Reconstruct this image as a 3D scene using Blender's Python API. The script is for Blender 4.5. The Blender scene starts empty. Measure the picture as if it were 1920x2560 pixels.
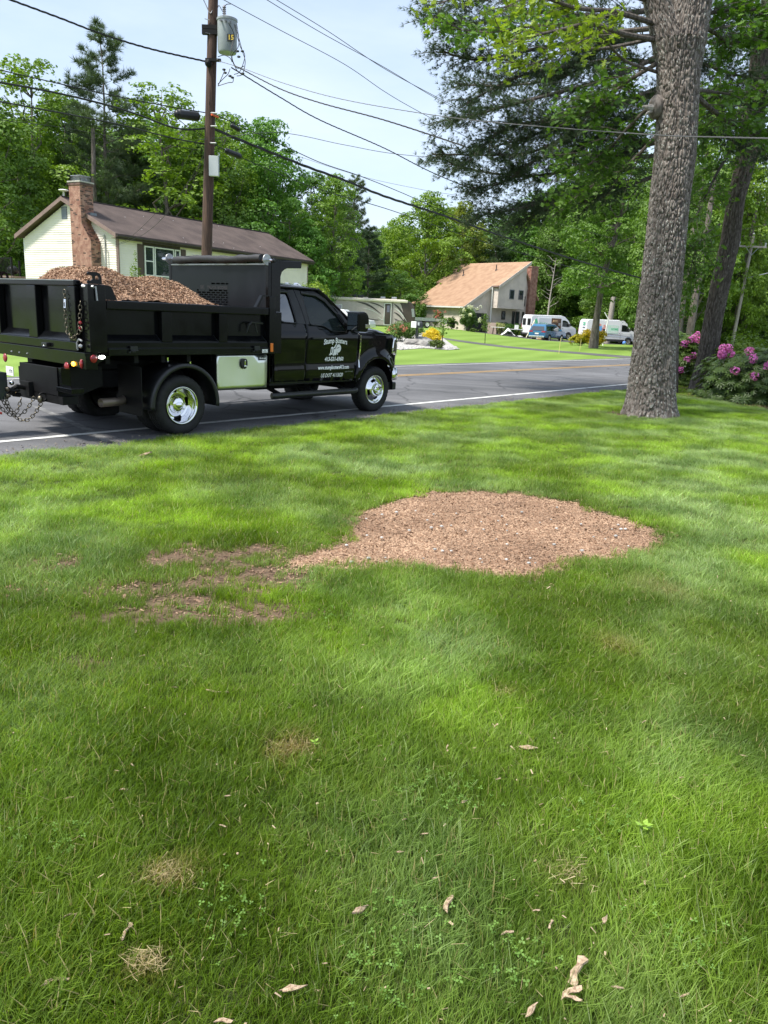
import bpy, bmesh, math, random
import numpy as np
from mathutils import Vector, Matrix, noise as mn
from mathutils.geometry import delaunay_2d_cdt
R = math.radians
random.seed(7); rng = np.random.default_rng(11)
scn = bpy.context.scene
COL = scn.collection
# ---------------------------------------------------------------- camera
PITCH, ROLL, CAMH, FPX = 0.2523, 0.0467, 1.707, 1923.0      # FPX: focal length in photo pixels (1920 wide)
cF = Vector((0, math.cos(PITCH), -math.sin(PITCH)))
_r = Vector((1, 0, 0)); _u = Vector((0, math.sin(PITCH), math.cos(PITCH)))
cR = math.cos(ROLL)*_r + math.sin(ROLL)*_u
cU = -math.sin(ROLL)*_r + math.cos(ROLL)*_u
cam_d = bpy.data.cameras.new('camera'); cam = bpy.data.objects.new('camera', cam_d); COL.objects.link(cam)
cam.matrix_world = Matrix(((cR.x, cU.x, -cF.x, 0), (cR.y, cU.y, -cF.y, 0), (cR.z, cU.z, -cF.z, CAMH), (0, 0, 0, 1)))
cam_d.sensor_fit = 'VERTICAL'; cam_d.sensor_height = 36.0; cam_d.lens = 36.0*FPX/2560
cam_d.clip_start = 0.05; cam_d.clip_end = 3000
scn.camera = cam
# ---------------------------------------------------------------- sky and sun
SUN_EL, SUN_AZ = R(60), R(-118)        # azimuth of the sun, from +Y towards +X: behind the camera, to the left
world = bpy.data.worlds.new('World'); scn.world = world; world.use_nodes = True
wn = world.node_tree; wn.nodes.clear()
def N(nt, t, **kw):
    n = nt.nodes.new(t)
    for k, v in kw.items():
        if k.startswith('i_'): n.inputs[int(k[2:])].default_value = v
        else: setattr(n, k, v)
    return n
out = N(wn, 'ShaderNodeOutputWorld'); bg = N(wn, 'ShaderNodeBackground'); bg.inputs[1].default_value = 0.1
sky = N(wn, 'ShaderNodeTexSky'); sky.sky_type = 'NISHITA'; sky.sun_disc = False
sky.sun_elevation = SUN_EL; sky.sun_rotation = SUN_AZ; sky.air_density = 1.0; sky.dust_density = 1.0; sky.ozone_density = 1.5
tc = N(wn, 'ShaderNodeTexCoord'); mp = N(wn, 'ShaderNodeMapping'); mp.inputs[3].default_value = (1.2, 1.2, 4.0)
no = N(wn, 'ShaderNodeTexNoise'); no.inputs['Scale'].default_value = 1.6; no.inputs['Detail'].default_value = 6; no.inputs['Roughness'].default_value = .55
cr = N(wn, 'ShaderNodeMapRange'); cr.inputs[1].default_value = .36; cr.inputs[2].default_value = .66; cr.inputs[3].default_value = .48; cr.inputs[4].default_value = .96
mx = N(wn, 'ShaderNodeMix', data_type='RGBA'); mx.inputs[7].default_value = (4.1, 4.75, 5.7, 1)
L = wn.links.new
L(tc.outputs['Generated'], mp.inputs[0]); L(mp.outputs[0], no.inputs[0]); L(no.outputs[0], cr.inputs[0]); L(cr.outputs[0], mx.inputs[0])
L(sky.outputs[0], mx.inputs[6]); L(mx.outputs[2], bg.inputs[0]); L(bg.outputs[0], out.inputs[0])
sd = bpy.data.lights.new('sun', 'SUN'); sd.energy = 3.1; sd.angle = R(9.0); sd.color = (1, .95, .86)
sun = bpy.data.objects.new('sun', sd); COL.objects.link(sun)
sv = Vector((math.sin(SUN_AZ)*math.cos(SUN_EL), math.cos(SUN_AZ)*math.cos(SUN_EL), math.sin(SUN_EL)))
sun.rotation_euler = sv.to_track_quat('Z', 'Y').to_euler(); sun.location = (0, 0, 60)
vs = scn.view_settings; vs.view_transform = 'Standard'; vs.look = 'None'; vs.gamma = 1; vs.use_curve_mapping = False; vs.exposure = 1.15
scn.cycles.max_bounces = 6; scn.cycles.transparent_max_bounces = 12
scn.cycles.use_adaptive_sampling = True

# ---------------------------------------------------------------- helpers
def at(px, py, y):
    """point of the place seen at photo pixel (px,py), y metres ahead of the camera"""
    px, py, y = float(px), float(py), float(y)
    v = (px-960)/FPX*cR - (py-1280)/FPX*cU + cF
    return Vector((0, 0, CAMH)) + v*(y/v.y)
def onground(px, py, z=0):
    px, py = float(px), float(py)
    v = (px-960)/FPX*cR - (py-1280)/FPX*cU + cF
    return Vector((0, 0, CAMH)) + v*((z-CAMH)/v.z)
RA = .8746; rdir = Vector((math.cos(RA), math.sin(RA), 0)); rnor = Vector((-math.sin(RA), math.cos(RA), 0))
def onplane(px, py, p0, n):
    v = (px-960)/FPX*cR - (py-1280)/FPX*cU + cF
    c = Vector((0, 0, CAMH)); return c + v*((p0-c).dot(n)/v.dot(n))
def sst(a, b, x):
    t = min(1, max(0, (x-a)/(b-a))); return t*t*(3-2*t)
def terr(x, y):
    p = rnor.x*x + rnor.y*y
    r = sst(24, 42, p)
    z = .33-.07*(x-7.6) if x < 14.5 else -.153-.035*(x-14.5)
    return r*min(.6, max(-.6, z))

class MB:
    def __init__(s): s.v = []; s.f = []
    def add(s, vs, fs):
        b = len(s.v); s.v += [tuple(p) for p in vs]; s.f += [tuple(i+b for i in f) for f in fs]; return s
    def box(s, x0, x1, y0, y1, z0, z1):
        return s.add([(x0,y0,z0),(x1,y0,z0),(x1,y1,z0),(x0,y1,z0),(x0,y0,z1),(x1,y0,z1),(x1,y1,z1),(x0,y1,z1)],
                     [(0,3,2,1),(4,5,6,7),(0,1,5,4),(1,2,6,5),(2,3,7,6),(3,0,4,7)])
    def hexa(s, p):   # 8 points: bottom 4, top 4
        return s.add(p, [(0,3,2,1),(4,5,6,7),(0,1,5,4),(1,2,6,5),(2,3,7,6),(3,0,4,7)])
    def bar(s, a, b, w, h=None, up=(0,0,1)):
        a = Vector(a); b = Vector(b); h = h or w; d = (b-a).normalized(); u = Vector(up)
        if abs(d.dot(u)) > .98: u = Vector((1,0,0))
        x = d.cross(u).normalized()*w/2; y = x.cross(d).normalized()*h/2
        return s.hexa([a-x-y, a+x-y, b+x-y, b-x-y, a-x+y, a+x+y, b+x+y, b-x+y])
    def prism(s, poly, ax, c0, c1):
        n = len(poly)
        def P(p, c): return {'x': (c, p[0], p[1]), 'y': (p[0], c, p[1]), 'z': (p[0], p[1], c)}[ax]
        return s.add([P(p, c0) for p in poly]+[P(p, c1) for p in poly],
                     [tuple(range(n)), tuple(reversed(range(n, 2*n)))]+[(i, i+n, (i+1) % n+n, (i+1) % n) for i in range(n)])
    def tube(s, pts, rad, n=8, cap=True):
        pts = [Vector(p) for p in pts]; m = len(pts)
        if not hasattr(rad, '__len__'): rad = [rad]*m
        base = len(s.v); u = None
        for i, p in enumerate(pts):
            d = (pts[min(i+1, m-1)]-pts[max(i-1, 0)]).normalized()
            if u is None:
                u = d.orthogonal().normalized()
            else:
                u = (u-d*u.dot(d)).normalized()
            w = d.cross(u)
            for k in range(n):
                a = 2*math.pi*k/n; s.v.append(tuple(p+(u*math.cos(a)+w*math.sin(a))*rad[i]))
        for i in range(m-1):
            for k in range(n):
                s.f.append((base+i*n+k, base+i*n+(k+1) % n, base+(i+1)*n+(k+1) % n, base+(i+1)*n+k))
        if cap:
            s.f.append(tuple(base+k for k in reversed(range(n)))); s.f.append(tuple(base+(m-1)*n+k for k in range(n)))
        return s
    def lathe(s, prof, ax='y', c=(0,0,0), n=32, skip=None, a0=0, a1=2*math.pi):
        """prof: list of (radius, axial)"""
        full = abs(a1-a0-2*math.pi) < 1e-6; cols = n if full else n+1; base = len(s.v)
        for r, t in prof:
            for k in range(cols):
                a = a0+(a1-a0)*k/n; p, q = r*math.cos(a), r*math.sin(a)
                v = {'y': (p, t, q), 'x': (t, p, q), 'z': (p, q, t)}[ax]
                s.v.append((v[0]+c[0], v[1]+c[1], v[2]+c[2]))
        for i in range(len(prof)-1):
            for k in range(n):
                if skip and skip(i, k): continue
                k2 = (k+1) % cols
                s.f.append((base+i*cols+k, base+i*cols+k2, base+(i+1)*cols+k2, base+(i+1)*cols+k))
        return s
    def ico(s, c, r, sub=1, squash=(1,1,1)):
        bm = bmesh.new(); bmesh.ops.create_icosphere(bm, subdivisions=sub, radius=1)
        s.add([(c[0]+v.co.x*r*squash[0], c[1]+v.co.y*r*squash[1], c[2]+v.co.z*r*squash[2]) for v in bm.verts], [[v.index for v in f.verts] for f in bm.faces]); bm.free(); return s
    def mirror_y(s):
        n = len(s.v); s.v += [(x,-y,z) for x,y,z in s.v[:n]]; s.f += [tuple(i+n for i in reversed(f)) for f in s.f[:]]; return s
def flipped(mb):
    o = MB(); o.v = [(x,-y,z) for x,y,z in mb.v]; o.f = [tuple(reversed(f)) for f in mb.f]; return o
def tagp(o, label=None, cat=None, group=None, kind=None):
    for k, v in (('label', label), ('category', cat), ('group', group), ('kind', kind)):
        if v: o[k] = v
    return o
def link(name, me, mat, parent=None, loc=None, rot=None):
    o = bpy.data.objects.new(name, me); COL.objects.link(o)
    if mat and not me.materials: me.materials.append(mat)
    if parent: o.parent = parent
    if loc is not None: o.location = loc
    if rot is not None: o.rotation_euler = rot
    return o
def obj(name, mb, mat, parent=None, smooth=False, bevel=0, solid=0, loc=None, rot=None, seg=2, recalc=True):
    me = bpy.data.meshes.new(name); me.from_pydata(mb.v, [], mb.f)
    if recalc and len(mb.f) < 60000:
        bm = bmesh.new(); bm.from_mesh(me); bmesh.ops.recalc_face_normals(bm, faces=bm.faces)
        if smooth:
            for f in bm.faces: f.smooth = True
            if smooth != 'all':
                for e in bm.edges:
                    if len(e.link_faces) == 2 and e.calc_face_angle(0) > .6: e.smooth = False
        bm.to_mesh(me); bm.free()
    o = link(name, me, mat, parent, loc, rot)
    if solid:
        m = o.modifiers.new('solid', 'SOLIDIFY'); m.thickness = solid; m.offset = -1 if solid > 0 else 1; m.thickness = abs(solid)
    if bevel:
        m = o.modifiers.new('bevel', 'BEVEL'); m.width = bevel; m.segments = seg; m.limit_method = 'ANGLE'; m.angle_limit = R(35)
    return o
def empty(name, loc=(0,0,0), rz=0, label=None, cat=None, group=None, sc=1):
    o = bpy.data.objects.new(name, None); COL.objects.link(o); o.location = loc; o.rotation_euler = (0,0,rz); o.scale = (sc,)*3
    o.empty_display_size = .2
    return tagp(o, label, cat, group)
def kids(o): return [c for c in bpy.data.objects if c.parent == o]
def copy_tree(o, ch=None):
    def cp(x, par):
        c = x.copy(); COL.objects.link(c); c.parent = par
        for k in kids(x): cp(k, c)
        return c
    return cp(o, None)
def npmesh(name, V, F, attrs=None, smooth=False):
    """V (n,3), F (m,k) numpy -> mesh; attrs {name:(n,) float on points}"""
    me = bpy.data.meshes.new(name); V = np.ascontiguousarray(V, dtype=np.float32); F = np.ascontiguousarray(F, dtype=np.int32)
    m, k = F.shape
    me.vertices.add(len(V)); me.vertices.foreach_set('co', V.ravel())
    me.loops.add(m*k); me.loops.foreach_set('vertex_index', F.ravel())
    me.polygons.add(m); me.polygons.foreach_set('loop_start', np.arange(0, m*k, k, dtype=np.int32)); me.polygons.foreach_set('loop_total', np.full(m, k, dtype=np.int32))
    if smooth: me.polygons.foreach_set('use_smooth', np.ones(m, dtype=bool))
    me.update(calc_edges=True); me.validate()
    for an, av in (attrs or {}).items():
        a = me.attributes.new(an, 'FLOAT', 'POINT'); a.data.foreach_set('value', np.ascontiguousarray(av, dtype=np.float32))
    return me
def scatter(TV, TF, pos, X, Y, Z, sc, rnd=None):
    """copies of template TV,TF at pos with axes X,Y,Z (n,3) and scale sc (n,) or (n,3)"""
    n = len(pos); k = len(TV); sc = np.asarray(sc)
    if sc.ndim == 1: sc = np.repeat(sc[:, None], 3, 1)
    V = pos[:, None, :] + TV[None, :, 0:1]*(X*sc[:, 0:1])[:, None, :] + TV[None, :, 1:2]*(Y*sc[:, 1:2])[:, None, :] + TV[None, :, 2:3]*(Z*sc[:, 2:3])[:, None, :]
    F = TF[None]+(np.arange(n)*k)[:, None, None]
    if rnd is None: rnd = rng.random(n)
    return V.reshape(-1, 3), F.reshape(-1, TF.shape[1]), np.repeat(rnd, k)
def unit(a): return a/np.maximum(1e-9, np.linalg.norm(a, axis=-1, keepdims=True))
def frames(nrm, twist=None):
    n = unit(nrm); h = unit(rng.normal(size=n.shape)); x = unit(np.cross(h, n)); y = np.cross(n, x); return x, y, n

# ---------------------------------------------------------------- materials
def mat(name, col, rough=.6, metal=0, spec=None, var=0, vscale=5, vdetail=4, col2=None, bump=0, bscale=40, coat=0, emis=None, estr=1, trans=0, coords='Object', stretch=None, c2range=(.4,.6), ior=None, rvar=0):
    m = bpy.data.materials.new(name); m.use_nodes = True; nt = m.node_tree; b = nt.nodes['Principled BSDF']
    c4 = (*col, 1)
    b.inputs['Base Color'].default_value = c4; b.inputs['Roughness'].default_value = rough; b.inputs['Metallic'].default_value = metal
    if spec is not None: b.inputs['Specular IOR Level'].default_value = spec
    if ior: b.inputs['IOR'].default_value = ior
    if coat: b.inputs['Coat Weight'].default_value = coat; b.inputs['Coat Roughness'].default_value = .03
    if trans: b.inputs['Transmission Weight'].default_value = trans
    if emis: b.inputs['Emission Color'].default_value = (*emis, 1); b.inputs['Emission Strength'].default_value = estr
    if var or col2 or bump or rvar:
        tc = N(nt, 'ShaderNodeTexCoord'); src = tc.outputs[coords]
        if stretch:
            mp = N(nt, 'ShaderNodeMapping'); mp.inputs[3].default_value = stretch; nt.links.new(src, mp.inputs[0]); src = mp.outputs[0]
        no = N(nt, 'ShaderNodeTexNoise'); no.inputs['Scale'].default_value = vscale; no.inputs['Detail'].default_value = vdetail; nt.links.new(src, no.inputs[0])
        if var or col2:
            mr = N(nt, 'ShaderNodeMapRange'); mr.inputs[1].default_value = c2range[0]; mr.inputs[2].default_value = c2range[1]; nt.links.new(no.outputs[0], mr.inputs[0])
            mx = N(nt, 'ShaderNodeMix', data_type='RGBA')
            a = col if col2 else tuple(c*(1-var) for c in col); d = col2 if col2 else tuple(min(1, c*(1+var)) for c in col)
            mx.inputs[6].default_value = (*a, 1); mx.inputs[7].default_value = (*d, 1)
            nt.links.new(mr.outputs[0], mx.inputs[0]); nt.links.new(mx.outputs[2], b.inputs['Base Color'])
        if rvar:
            mr2 = N(nt, 'ShaderNodeMapRange'); mr2.inputs[1].default_value = .3; mr2.inputs[2].default_value = .7; mr2.inputs[3].default_value = max(0, rough-rvar); mr2.inputs[4].default_value = rough+rvar
            nt.links.new(no.outputs[0], mr2.inputs[0]); nt.links.new(mr2.outputs[0], b.inputs['Roughness'])
        if bump:
            n2 = N(nt, 'ShaderNodeTexNoise'); n2.inputs['Scale'].default_value = bscale; n2.inputs['Detail'].default_value = 5; nt.links.new(src, n2.inputs[0])
            bp = N(nt, 'ShaderNodeBump'); bp.inputs['Strength'].default_value = bump; bp.inputs['Distance'].default_value = .02
            nt.links.new(n2.outputs[0], bp.inputs['Height']); nt.links.new(bp.outputs[0], b.inputs['Normal'])
    return m
def leafmat(name, dark, light, transl=.35, objcol=False, rough=.5, nscale=.35):
    """foliage: colour varies leaf by leaf (point attribute 'rnd') and in drifts; part of the light passes through"""
    m = bpy.data.materials.new(name); m.use_nodes = True; nt = m.node_tree; b = nt.nodes['Principled BSDF']; o = nt.nodes['Material Output']
    at_ = N(nt, 'ShaderNodeAttribute', attribute_name='rnd'); geo = N(nt, 'ShaderNodeNewGeometry')
    no = N(nt, 'ShaderNodeTexNoise'); no.inputs['Scale'].default_value = nscale; no.inputs['Detail'].default_value = 3; nt.links.new(geo.outputs['Position'], no.inputs[0])
    ad = N(nt, 'ShaderNodeMath', operation='MULTIPLY_ADD'); ad.inputs[1].default_value = .55; nt.links.new(at_.outputs['Fac'], ad.inputs[0])
    mr = N(nt, 'ShaderNodeMapRange'); mr.inputs[1].default_value = .3; mr.inputs[2].default_value = .7; mr.inputs[3].default_value = 0; mr.inputs[4].default_value = .45
    nt.links.new(no.outputs[0], mr.inputs[0]); nt.links.new(mr.outputs[0], ad.inputs[2])
    mx = N(nt, 'ShaderNodeMix', data_type='RGBA'); mx.inputs[6].default_value = (*dark, 1); mx.inputs[7].default_value = (*light, 1); nt.links.new(ad.outputs[0], mx.inputs[0])
    src = mx.outputs[2]
    if objcol:
        oi = N(nt, 'ShaderNodeObjectInfo'); m2 = N(nt, 'ShaderNodeMix', data_type='RGBA', blend_type='MULTIPLY'); m2.inputs[0].default_value = 1
        nt.links.new(src, m2.inputs[6]); nt.links.new(oi.outputs['Color'], m2.inputs[7]); src = m2.outputs[2]
    nt.links.new(src, b.inputs['Base Color']); b.inputs['Roughness'].default_value = rough; b.inputs['Specular IOR Level'].default_value = .35
    tr = N(nt, 'ShaderNodeBsdfTranslucent'); ga = N(nt, 'ShaderNodeMix', data_type='RGBA', blend_type='MULTIPLY'); ga.inputs[0].default_value = 1; ga.inputs[7].default_value = (1.25, 1.35, .5, 1)
    nt.links.new(src, ga.inputs[6]); nt.links.new(ga.outputs[2], tr.inputs[0])
    ms = N(nt, 'ShaderNodeMixShader'); ms.inputs[0].default_value = transl; nt.links.new(b.outputs[0], ms.inputs[1]); nt.links.new(tr.outputs[0], ms.inputs[2]); nt.links.new(ms.outputs[0], o.inputs[0])
    return m
def glassmat(name, tint=(.02,.03,.03), alpha=.45, rough=.02):
    m = bpy.data.materials.new(name); m.use_nodes = True; nt = m.node_tree; o = nt.nodes['Material Output']; b = nt.nodes['Principled BSDF']
    b.inputs['Base Color'].default_value = (*tint, 1); b.inputs['Roughness'].default_value = rough; b.inputs['Specular IOR Level'].default_value = .6
    t = N(nt, 'ShaderNodeBsdfTransparent'); t.inputs[0].default_value = (.55, .62, .6, 1)
    fr = N(nt, 'ShaderNodeFresnel'); fr.inputs[0].default_value = 1.5
    mr = N(nt, 'ShaderNodeMapRange'); mr.inputs[3].default_value = alpha; mr.inputs[4].default_value = 0; nt.links.new(fr.outputs[0], mr.inputs[0])
    ms = N(nt, 'ShaderNodeMixShader'); nt.links.new(mr.outputs[0], ms.inputs[0]); nt.links.new(b.outputs[0], ms.inputs[1]); nt.links.new(t.outputs[0], ms.inputs[2]); nt.links.new(ms.outputs[0], o.inputs[0])
    return m
M = {}
M['paint'] = mat('black_car_paint', (.003,.0032,.0045), .10, spec=.1, coat=.42, rvar=.03, vscale=2)
M['bedpaint'] = mat('black_bed_paint', (.0035,.0038,.0045), .2, spec=.2, coat=.10, rvar=.07, vscale=3, bump=.03, bscale=6)
M['bulk'] = mat('scratched_black_steel', (.006,.0075,.010), .38, spec=.25, col2=(.018,.021,.026), vscale=1.6, c2range=(.45,.75), vdetail=8, rvar=.12, stretch=(1,1,.5))
M['blackplastic'] = mat('black_plastic', (.010,.0105,.0115), .42, rvar=.08, vscale=9)
M['frame'] = mat('frame_black', (.0035,.0035,.004), .6, spec=.25, var=.3)
M['navy'] = mat('trailer_paint', (.010,.014,.022), .3, coat=.3, rvar=.08)
M['rubber'] = mat('tyre_rubber', (.010,.010,.010), .75, var=.25, vscale=14, bump=.2, bscale=90)
M['chrome'] = mat('chrome', (.82,.82,.83), .07, 1, rvar=.03, vscale=30)
M['steel'] = mat('zinc_steel', (.5,.49,.45), .33, 1, var=.2, vscale=20)
M['chain'] = mat('chain_steel', (.14,.125,.095), .45, 1, var=.3, vscale=60)
M['alu'] = mat('brushed_aluminium', (.74,.76,.68), .34, 1, rvar=.05, vscale=4, bump=.04, bscale=3)
M['dark'] = mat('dark_interior', (.02,.02,.022), .7)
M['greyint'] = mat('seat_grey', (.07,.07,.075), .8)
M['glass'] = glassmat('car_glass'); M['glassdark'] = glassmat('privacy_glass', (.01,.012,.014), .1); M['glassdark'].node_tree.nodes['Principled BSDF'].inputs['IOR'].default_value = 2.3; M['mirror'] = mat('mirror_glass', (.55,.6,.62), .03, 1)
M['white'] = mat('white_paint', (.78,.78,.77), .35, var=.04)
M['vinylwhite'] = mat('white_lettering', (.82,.82,.82), .5)
M['amber'] = mat('amber_lens', (.75,.18,.02), .25); M['red'] = mat('red_lens', (.26,.014,.018), .22, coat=.4)
M['amberlit'] = mat('lit_amber', (1,.5,.05), .3, emis=(1,.42,.03), estr=5); M['whitelit'] = mat('lit_white', (1,1,1), .3, emis=(1,.98,.93), estr=5)
M['tarp'] = mat('black_mesh_tarp', (.018,.018,.02), .6, bump=.25, bscale=14)
M['galv'] = mat('galvanised', (.42,.43,.44), .45, .8, var=.12, vscale=12)
# ================================================================ THE TRUCK (s forward, l to the near side, z up)
TX, TY, HD = -3.692, 10.996, .8945
truck = empty('dump_truck', (TX, TY, 0), HD, 'black dump bed pickup truck parked on the road edge with white door lettering', 'truck')
def tob(name, mb, m, parent=None, **k): return obj(name, mb, m, parent or truck, **k)
YP = [(.3,.95),(.60,.982),(.70,.998),(.80,1.004),(.845,.992),(1.0,.997),(1.18,1.006),(1.30,1.012),(1.345,1.006),(1.40,.988),(1.47,.965),(1.62,.925),(1.80,.865),(1.96,.80),(2.03,.765),(2.08,.70),(2.12,.60)]
def ysurf(s, z):
    y = float(np.interp(z, [a for a, b in YP], [b for a, b in YP]))
    r = math.hypot(s-4.26, z-.42)
    if s > 3.5 and z < 1.25: y += .045*math.exp(-((r-.55)/.09)**2)*sst(3.6, 3.8, s)
    if s > 3.7: y -= .10*sst(4.35, 4.95, s)**2*.9
    return y
def cdt(outer, holes=(), g=.06):
    """triangulate a 2D outline with holes; inner grid points so that it can follow a curved surface"""
    def inside(p, poly):
        c = False; j = len(poly)-1
        for i in range(len(poly)):
            a, b = poly[i], poly[j]
            if (a[1] > p[1]) != (b[1] > p[1]) and p[0] < (b[0]-a[0])*(p[1]-a[1])/(b[1]-a[1])+a[0]: c = not c
            j = i
        return c
    vs, es = [], []
    def dens(poly):
        o = []
        for i, a in enumerate(poly):
            b = poly[(i+1) % len(poly)]; n = max(1, int(math.hypot(b[0]-a[0], b[1]-a[1])/g))
            for k in range(n): o.append((a[0]+(b[0]-a[0])*k/n, a[1]+(b[1]-a[1])*k/n))
        return o
    for poly in [outer]+list(holes):
        q = dens(poly); b = len(vs); vs += q; es += [(b+i, b+(i+1) % len(q)) for i in range(len(q))]
    bnd = list(vs)
    x0 = min(p[0] for p in outer); x1 = max(p[0] for p in outer); y0 = min(p[1] for p in outer); y1 = max(p[1] for p in outer)
    x = x0+g/2
    ba = np.array(bnd)
    while x < x1:
        y = y0+g/2
        while y < y1:
            if inside((x, y), outer) and not any(inside((x, y), h) for h in holes) and np.min(np.hypot(ba[:,0]-x, ba[:,1]-y)) > g*.45: vs.append((x, y))
            y += g
        x += g
    r = delaunay_2d_cdt([Vector(p) for p in vs], es, [], 0, 1e-5)
    V = [(v.x, v.y) for v in r[0]]; F = []
    for f in r[2]:
        c = (sum(V[i][0] for i in f)/3, sum(V[i][1] for i in f)/3)
        if inside(c, outer) and not any(inside(c, h) for h in holes): F.append(tuple(f))
    return V, F
def sidepanel(outer, holes=(), off=0, g=.06, yf=ysurf):
    V, F = cdt(outer, holes, g); mb = MB(); mb.add([(s, -(yf(s, z)+off), z) for s, z in V], F); return mb
def rnd_poly(poly, r=.04, n=4):
    o = []
    for i, p in enumerate(poly):
        a = Vector(poly[i-1]); p = Vector(p); b = Vector(poly[(i+1) % len(poly)])
        rr = min(r, (a-p).length*.45, (b-p).length*.45); u = p+(a-p).normalized()*rr; v = p+(b-p).normalized()*rr
        for k in range(n+1):
            t = k/n; q = u*(1-t)**2+p*2*t*(1-t)+v*t*t; o.append((q.x, q.y))
    return o
winR = rnd_poly([(1.93,1.62),(2.03,1.515),(2.335,1.50),(2.27,1.95),(1.93,1.95)], .05)
winF = rnd_poly([(2.625,1.487),(2.93,1.472),(3.10,1.392),(3.47,1.385),(3.27,1.66),(3.06,1.85),(2.88,1.93),(2.565,1.95)], .05)
arch = [(4.26+.50*math.cos(R(a)), .42+.52*math.sin(R(a))) for a in range(28, 168, 6)]
rear_piece = [(1.84,.615),(2.505,.608),(2.512,1.0),(2.53,1.46),(2.405,2.045),(1.86,2.07),(1.835,1.9)]
door_piece = [(2.515,.607),(3.66,.585),(3.70,.75),(3.755,1.05),(3.745,1.33),(3.72,1.37),(3.545,1.42),(3.32,1.70),(3.13,1.90),(2.93,2.02),(2.42,2.045),(2.54,1.46),(2.522,1.0)]
fender_piece = [(3.765,1.36),(3.765,1.05),(3.712,.75),(3.67,.585),(3.75,.575)]+arch[::-1]+[(4.74,.66),(4.86,.76),(4.885,1.0),(4.875,1.22),(4.80,1.325),(4.55,1.365),(4.15,1.395)]
for sg in (1, -1):
    fm = (lambda b: b) if sg == 1 else flipped
    tob('rear_door', fm(sidepanel(rear_piece, [winR])), M['paint'], smooth='all', solid=.02)
    d = tob('front_door', fm(sidepanel(door_piece, [winF])), M['paint'], smooth='all', solid=.02)
    tob('front_fender', fm(sidepanel(fender_piece, g=.05)), M['paint'], smooth='all', solid=.02)
    shell = [(1.82,.60),(3.70,.575),(3.79,1.0),(3.79,1.40),(3.60,1.49),(3.18,1.95),(2.97,2.055),(1.85,2.085)]
    tob('cab_side_shell', fm(sidepanel(shell, [winR, winF], -.022, .09)), M['blackplastic'], smooth='all')  # inset black shell shows in the door gaps and makes them dark
    tob('rear_window', fm(sidepanel([(a, b) for a, b in winR], off=-.018, g=.2)), M['glassdark'], smooth='all')
    tob('front_window', fm(sidepanel(winF, off=-.018, g=.2)), M['glass'], smooth='all')
    for w, nm in ((winR, 'window_seal'), (winF, 'window_seal')):
        mb = MB(); mb.tube([(s, -(ysurf(s, z)+.001), z) for s, z in w+w[:1]], .009, 5); tob(nm, fm(mb), M['blackplastic'])
    # rain visors over both windows
    vis = rnd_poly([(1.93,1.94),(2.275,1.945),(2.30,1.99),(1.93,2.0)], .01); vb = sidepanel(vis, off=.016, g=.1)
    vis = [(2.56,1.94),(2.87,1.92),(3.05,1.84),(3.26,1.65),(3.30,1.67),(3.09,1.885),(2.90,1.975),(2.56,1.995)]; v2 = sidepanel(vis, off=.016, g=.1); vb.add(v2.v, v2.f)
    tob('rain_visor', fm(vb), M['blackplastic'], smooth='all', solid=.006)
    # pillar trim between the windows
    pl = sidepanel([(2.345,1.50),(2.525,1.49),(2.415,2.0),(2.285,1.99)], off=.004, g=.1); tob('pillar_trim', fm(pl), M['blackplastic'], smooth='all')
    pl = sidepanel([(2.548,1.49),(2.612,1.487),(2.55,1.99),(2.43,2.0)], off=.004, g=.1); tob('pillar_trim', fm(pl), M['blackplastic'], smooth='all')
    mb = MB(); mb.box(2.62,2.88,-1.045,-1.015,1.262,1.292).box(2.62,2.65,-1.03,-1.0,1.262,1.292).box(2.85,2.88,-1.03,-1.0,1.262,1.292)
    h = tob('door_handle', fm(mb), M['blackplastic'], bevel=.008)
    # belt line and body crease highlights come from the panel shape; chrome fender badge
    mb = sidepanel([(3.775,1.335),(3.80,1.335),(3.80,1.10),(3.765,.80),(3.745,.80),(3.772,1.08)], off=.012, g=.1); tob('fender_badge', fm(mb), M['chrome'], solid=.012)
    # tow mirror
    y0, y1 = -1.36, -1.09
    mb = MB(); mb.prism(rnd_poly([(3.34,1.405),(3.56,1.40),(3.60,1.50),(3.58,1.66),(3.50,1.72),(3.335,1.715)], .04), 'y', y0, y1)
    mir = tob('mirror', fm(mb), M['paint'], bevel=.02)
    mb = MB(); mb.box(3.325,3.337,y0+.03,y1-.03,1.50,1.69); obj('mirror_glass', fm(mb), M['mirror'], mir)
    mb = MB(); mb.box(3.325,3.337,y0+.03,y1-.03,1.425,1.485); obj('mirror_glass', fm(mb), M['mirror'], mir)
    mb = MB(); mb.box(3.50,3.612,y0-.006,y0+.05,1.46,1.525); obj('mirror_lamp', fm(mb), M['chrome'], mir, bevel=.01)
    mb = MB(); mb.bar((3.46,-1.12,1.53),(3.56,-.93,1.50),.07,.06).bar((3.46,-1.12,1.44),(3.56,-.94,1.42),.06,.04); obj('mirror_arm', fm(mb), M['blackplastic'], mir, bevel=.008)
    # running board
    mb = MB(); mb.tube([(1.74,-1.05,.42),(1.80,-1.07,.42),(3.60,-1.07,.415),(3.68,-1.04,.43)], .048, 12)
    rb = tob('running_board', fm(mb), M['blackplastic'], smooth=True)
    mb = MB()
    for s in (1.95, 2.7, 3.45): mb.bar((s,-.6,.55),(s,-1.04,.42),.05)
    obj('bracket', fm(mb), M['frame'], rb)
    mb = MB(); mb.box(1.9,3.5,-1.10,-1.02,.452,.464); obj('tread_pad', fm(mb), M['blackplastic'], rb, bevel=.004)
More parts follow.
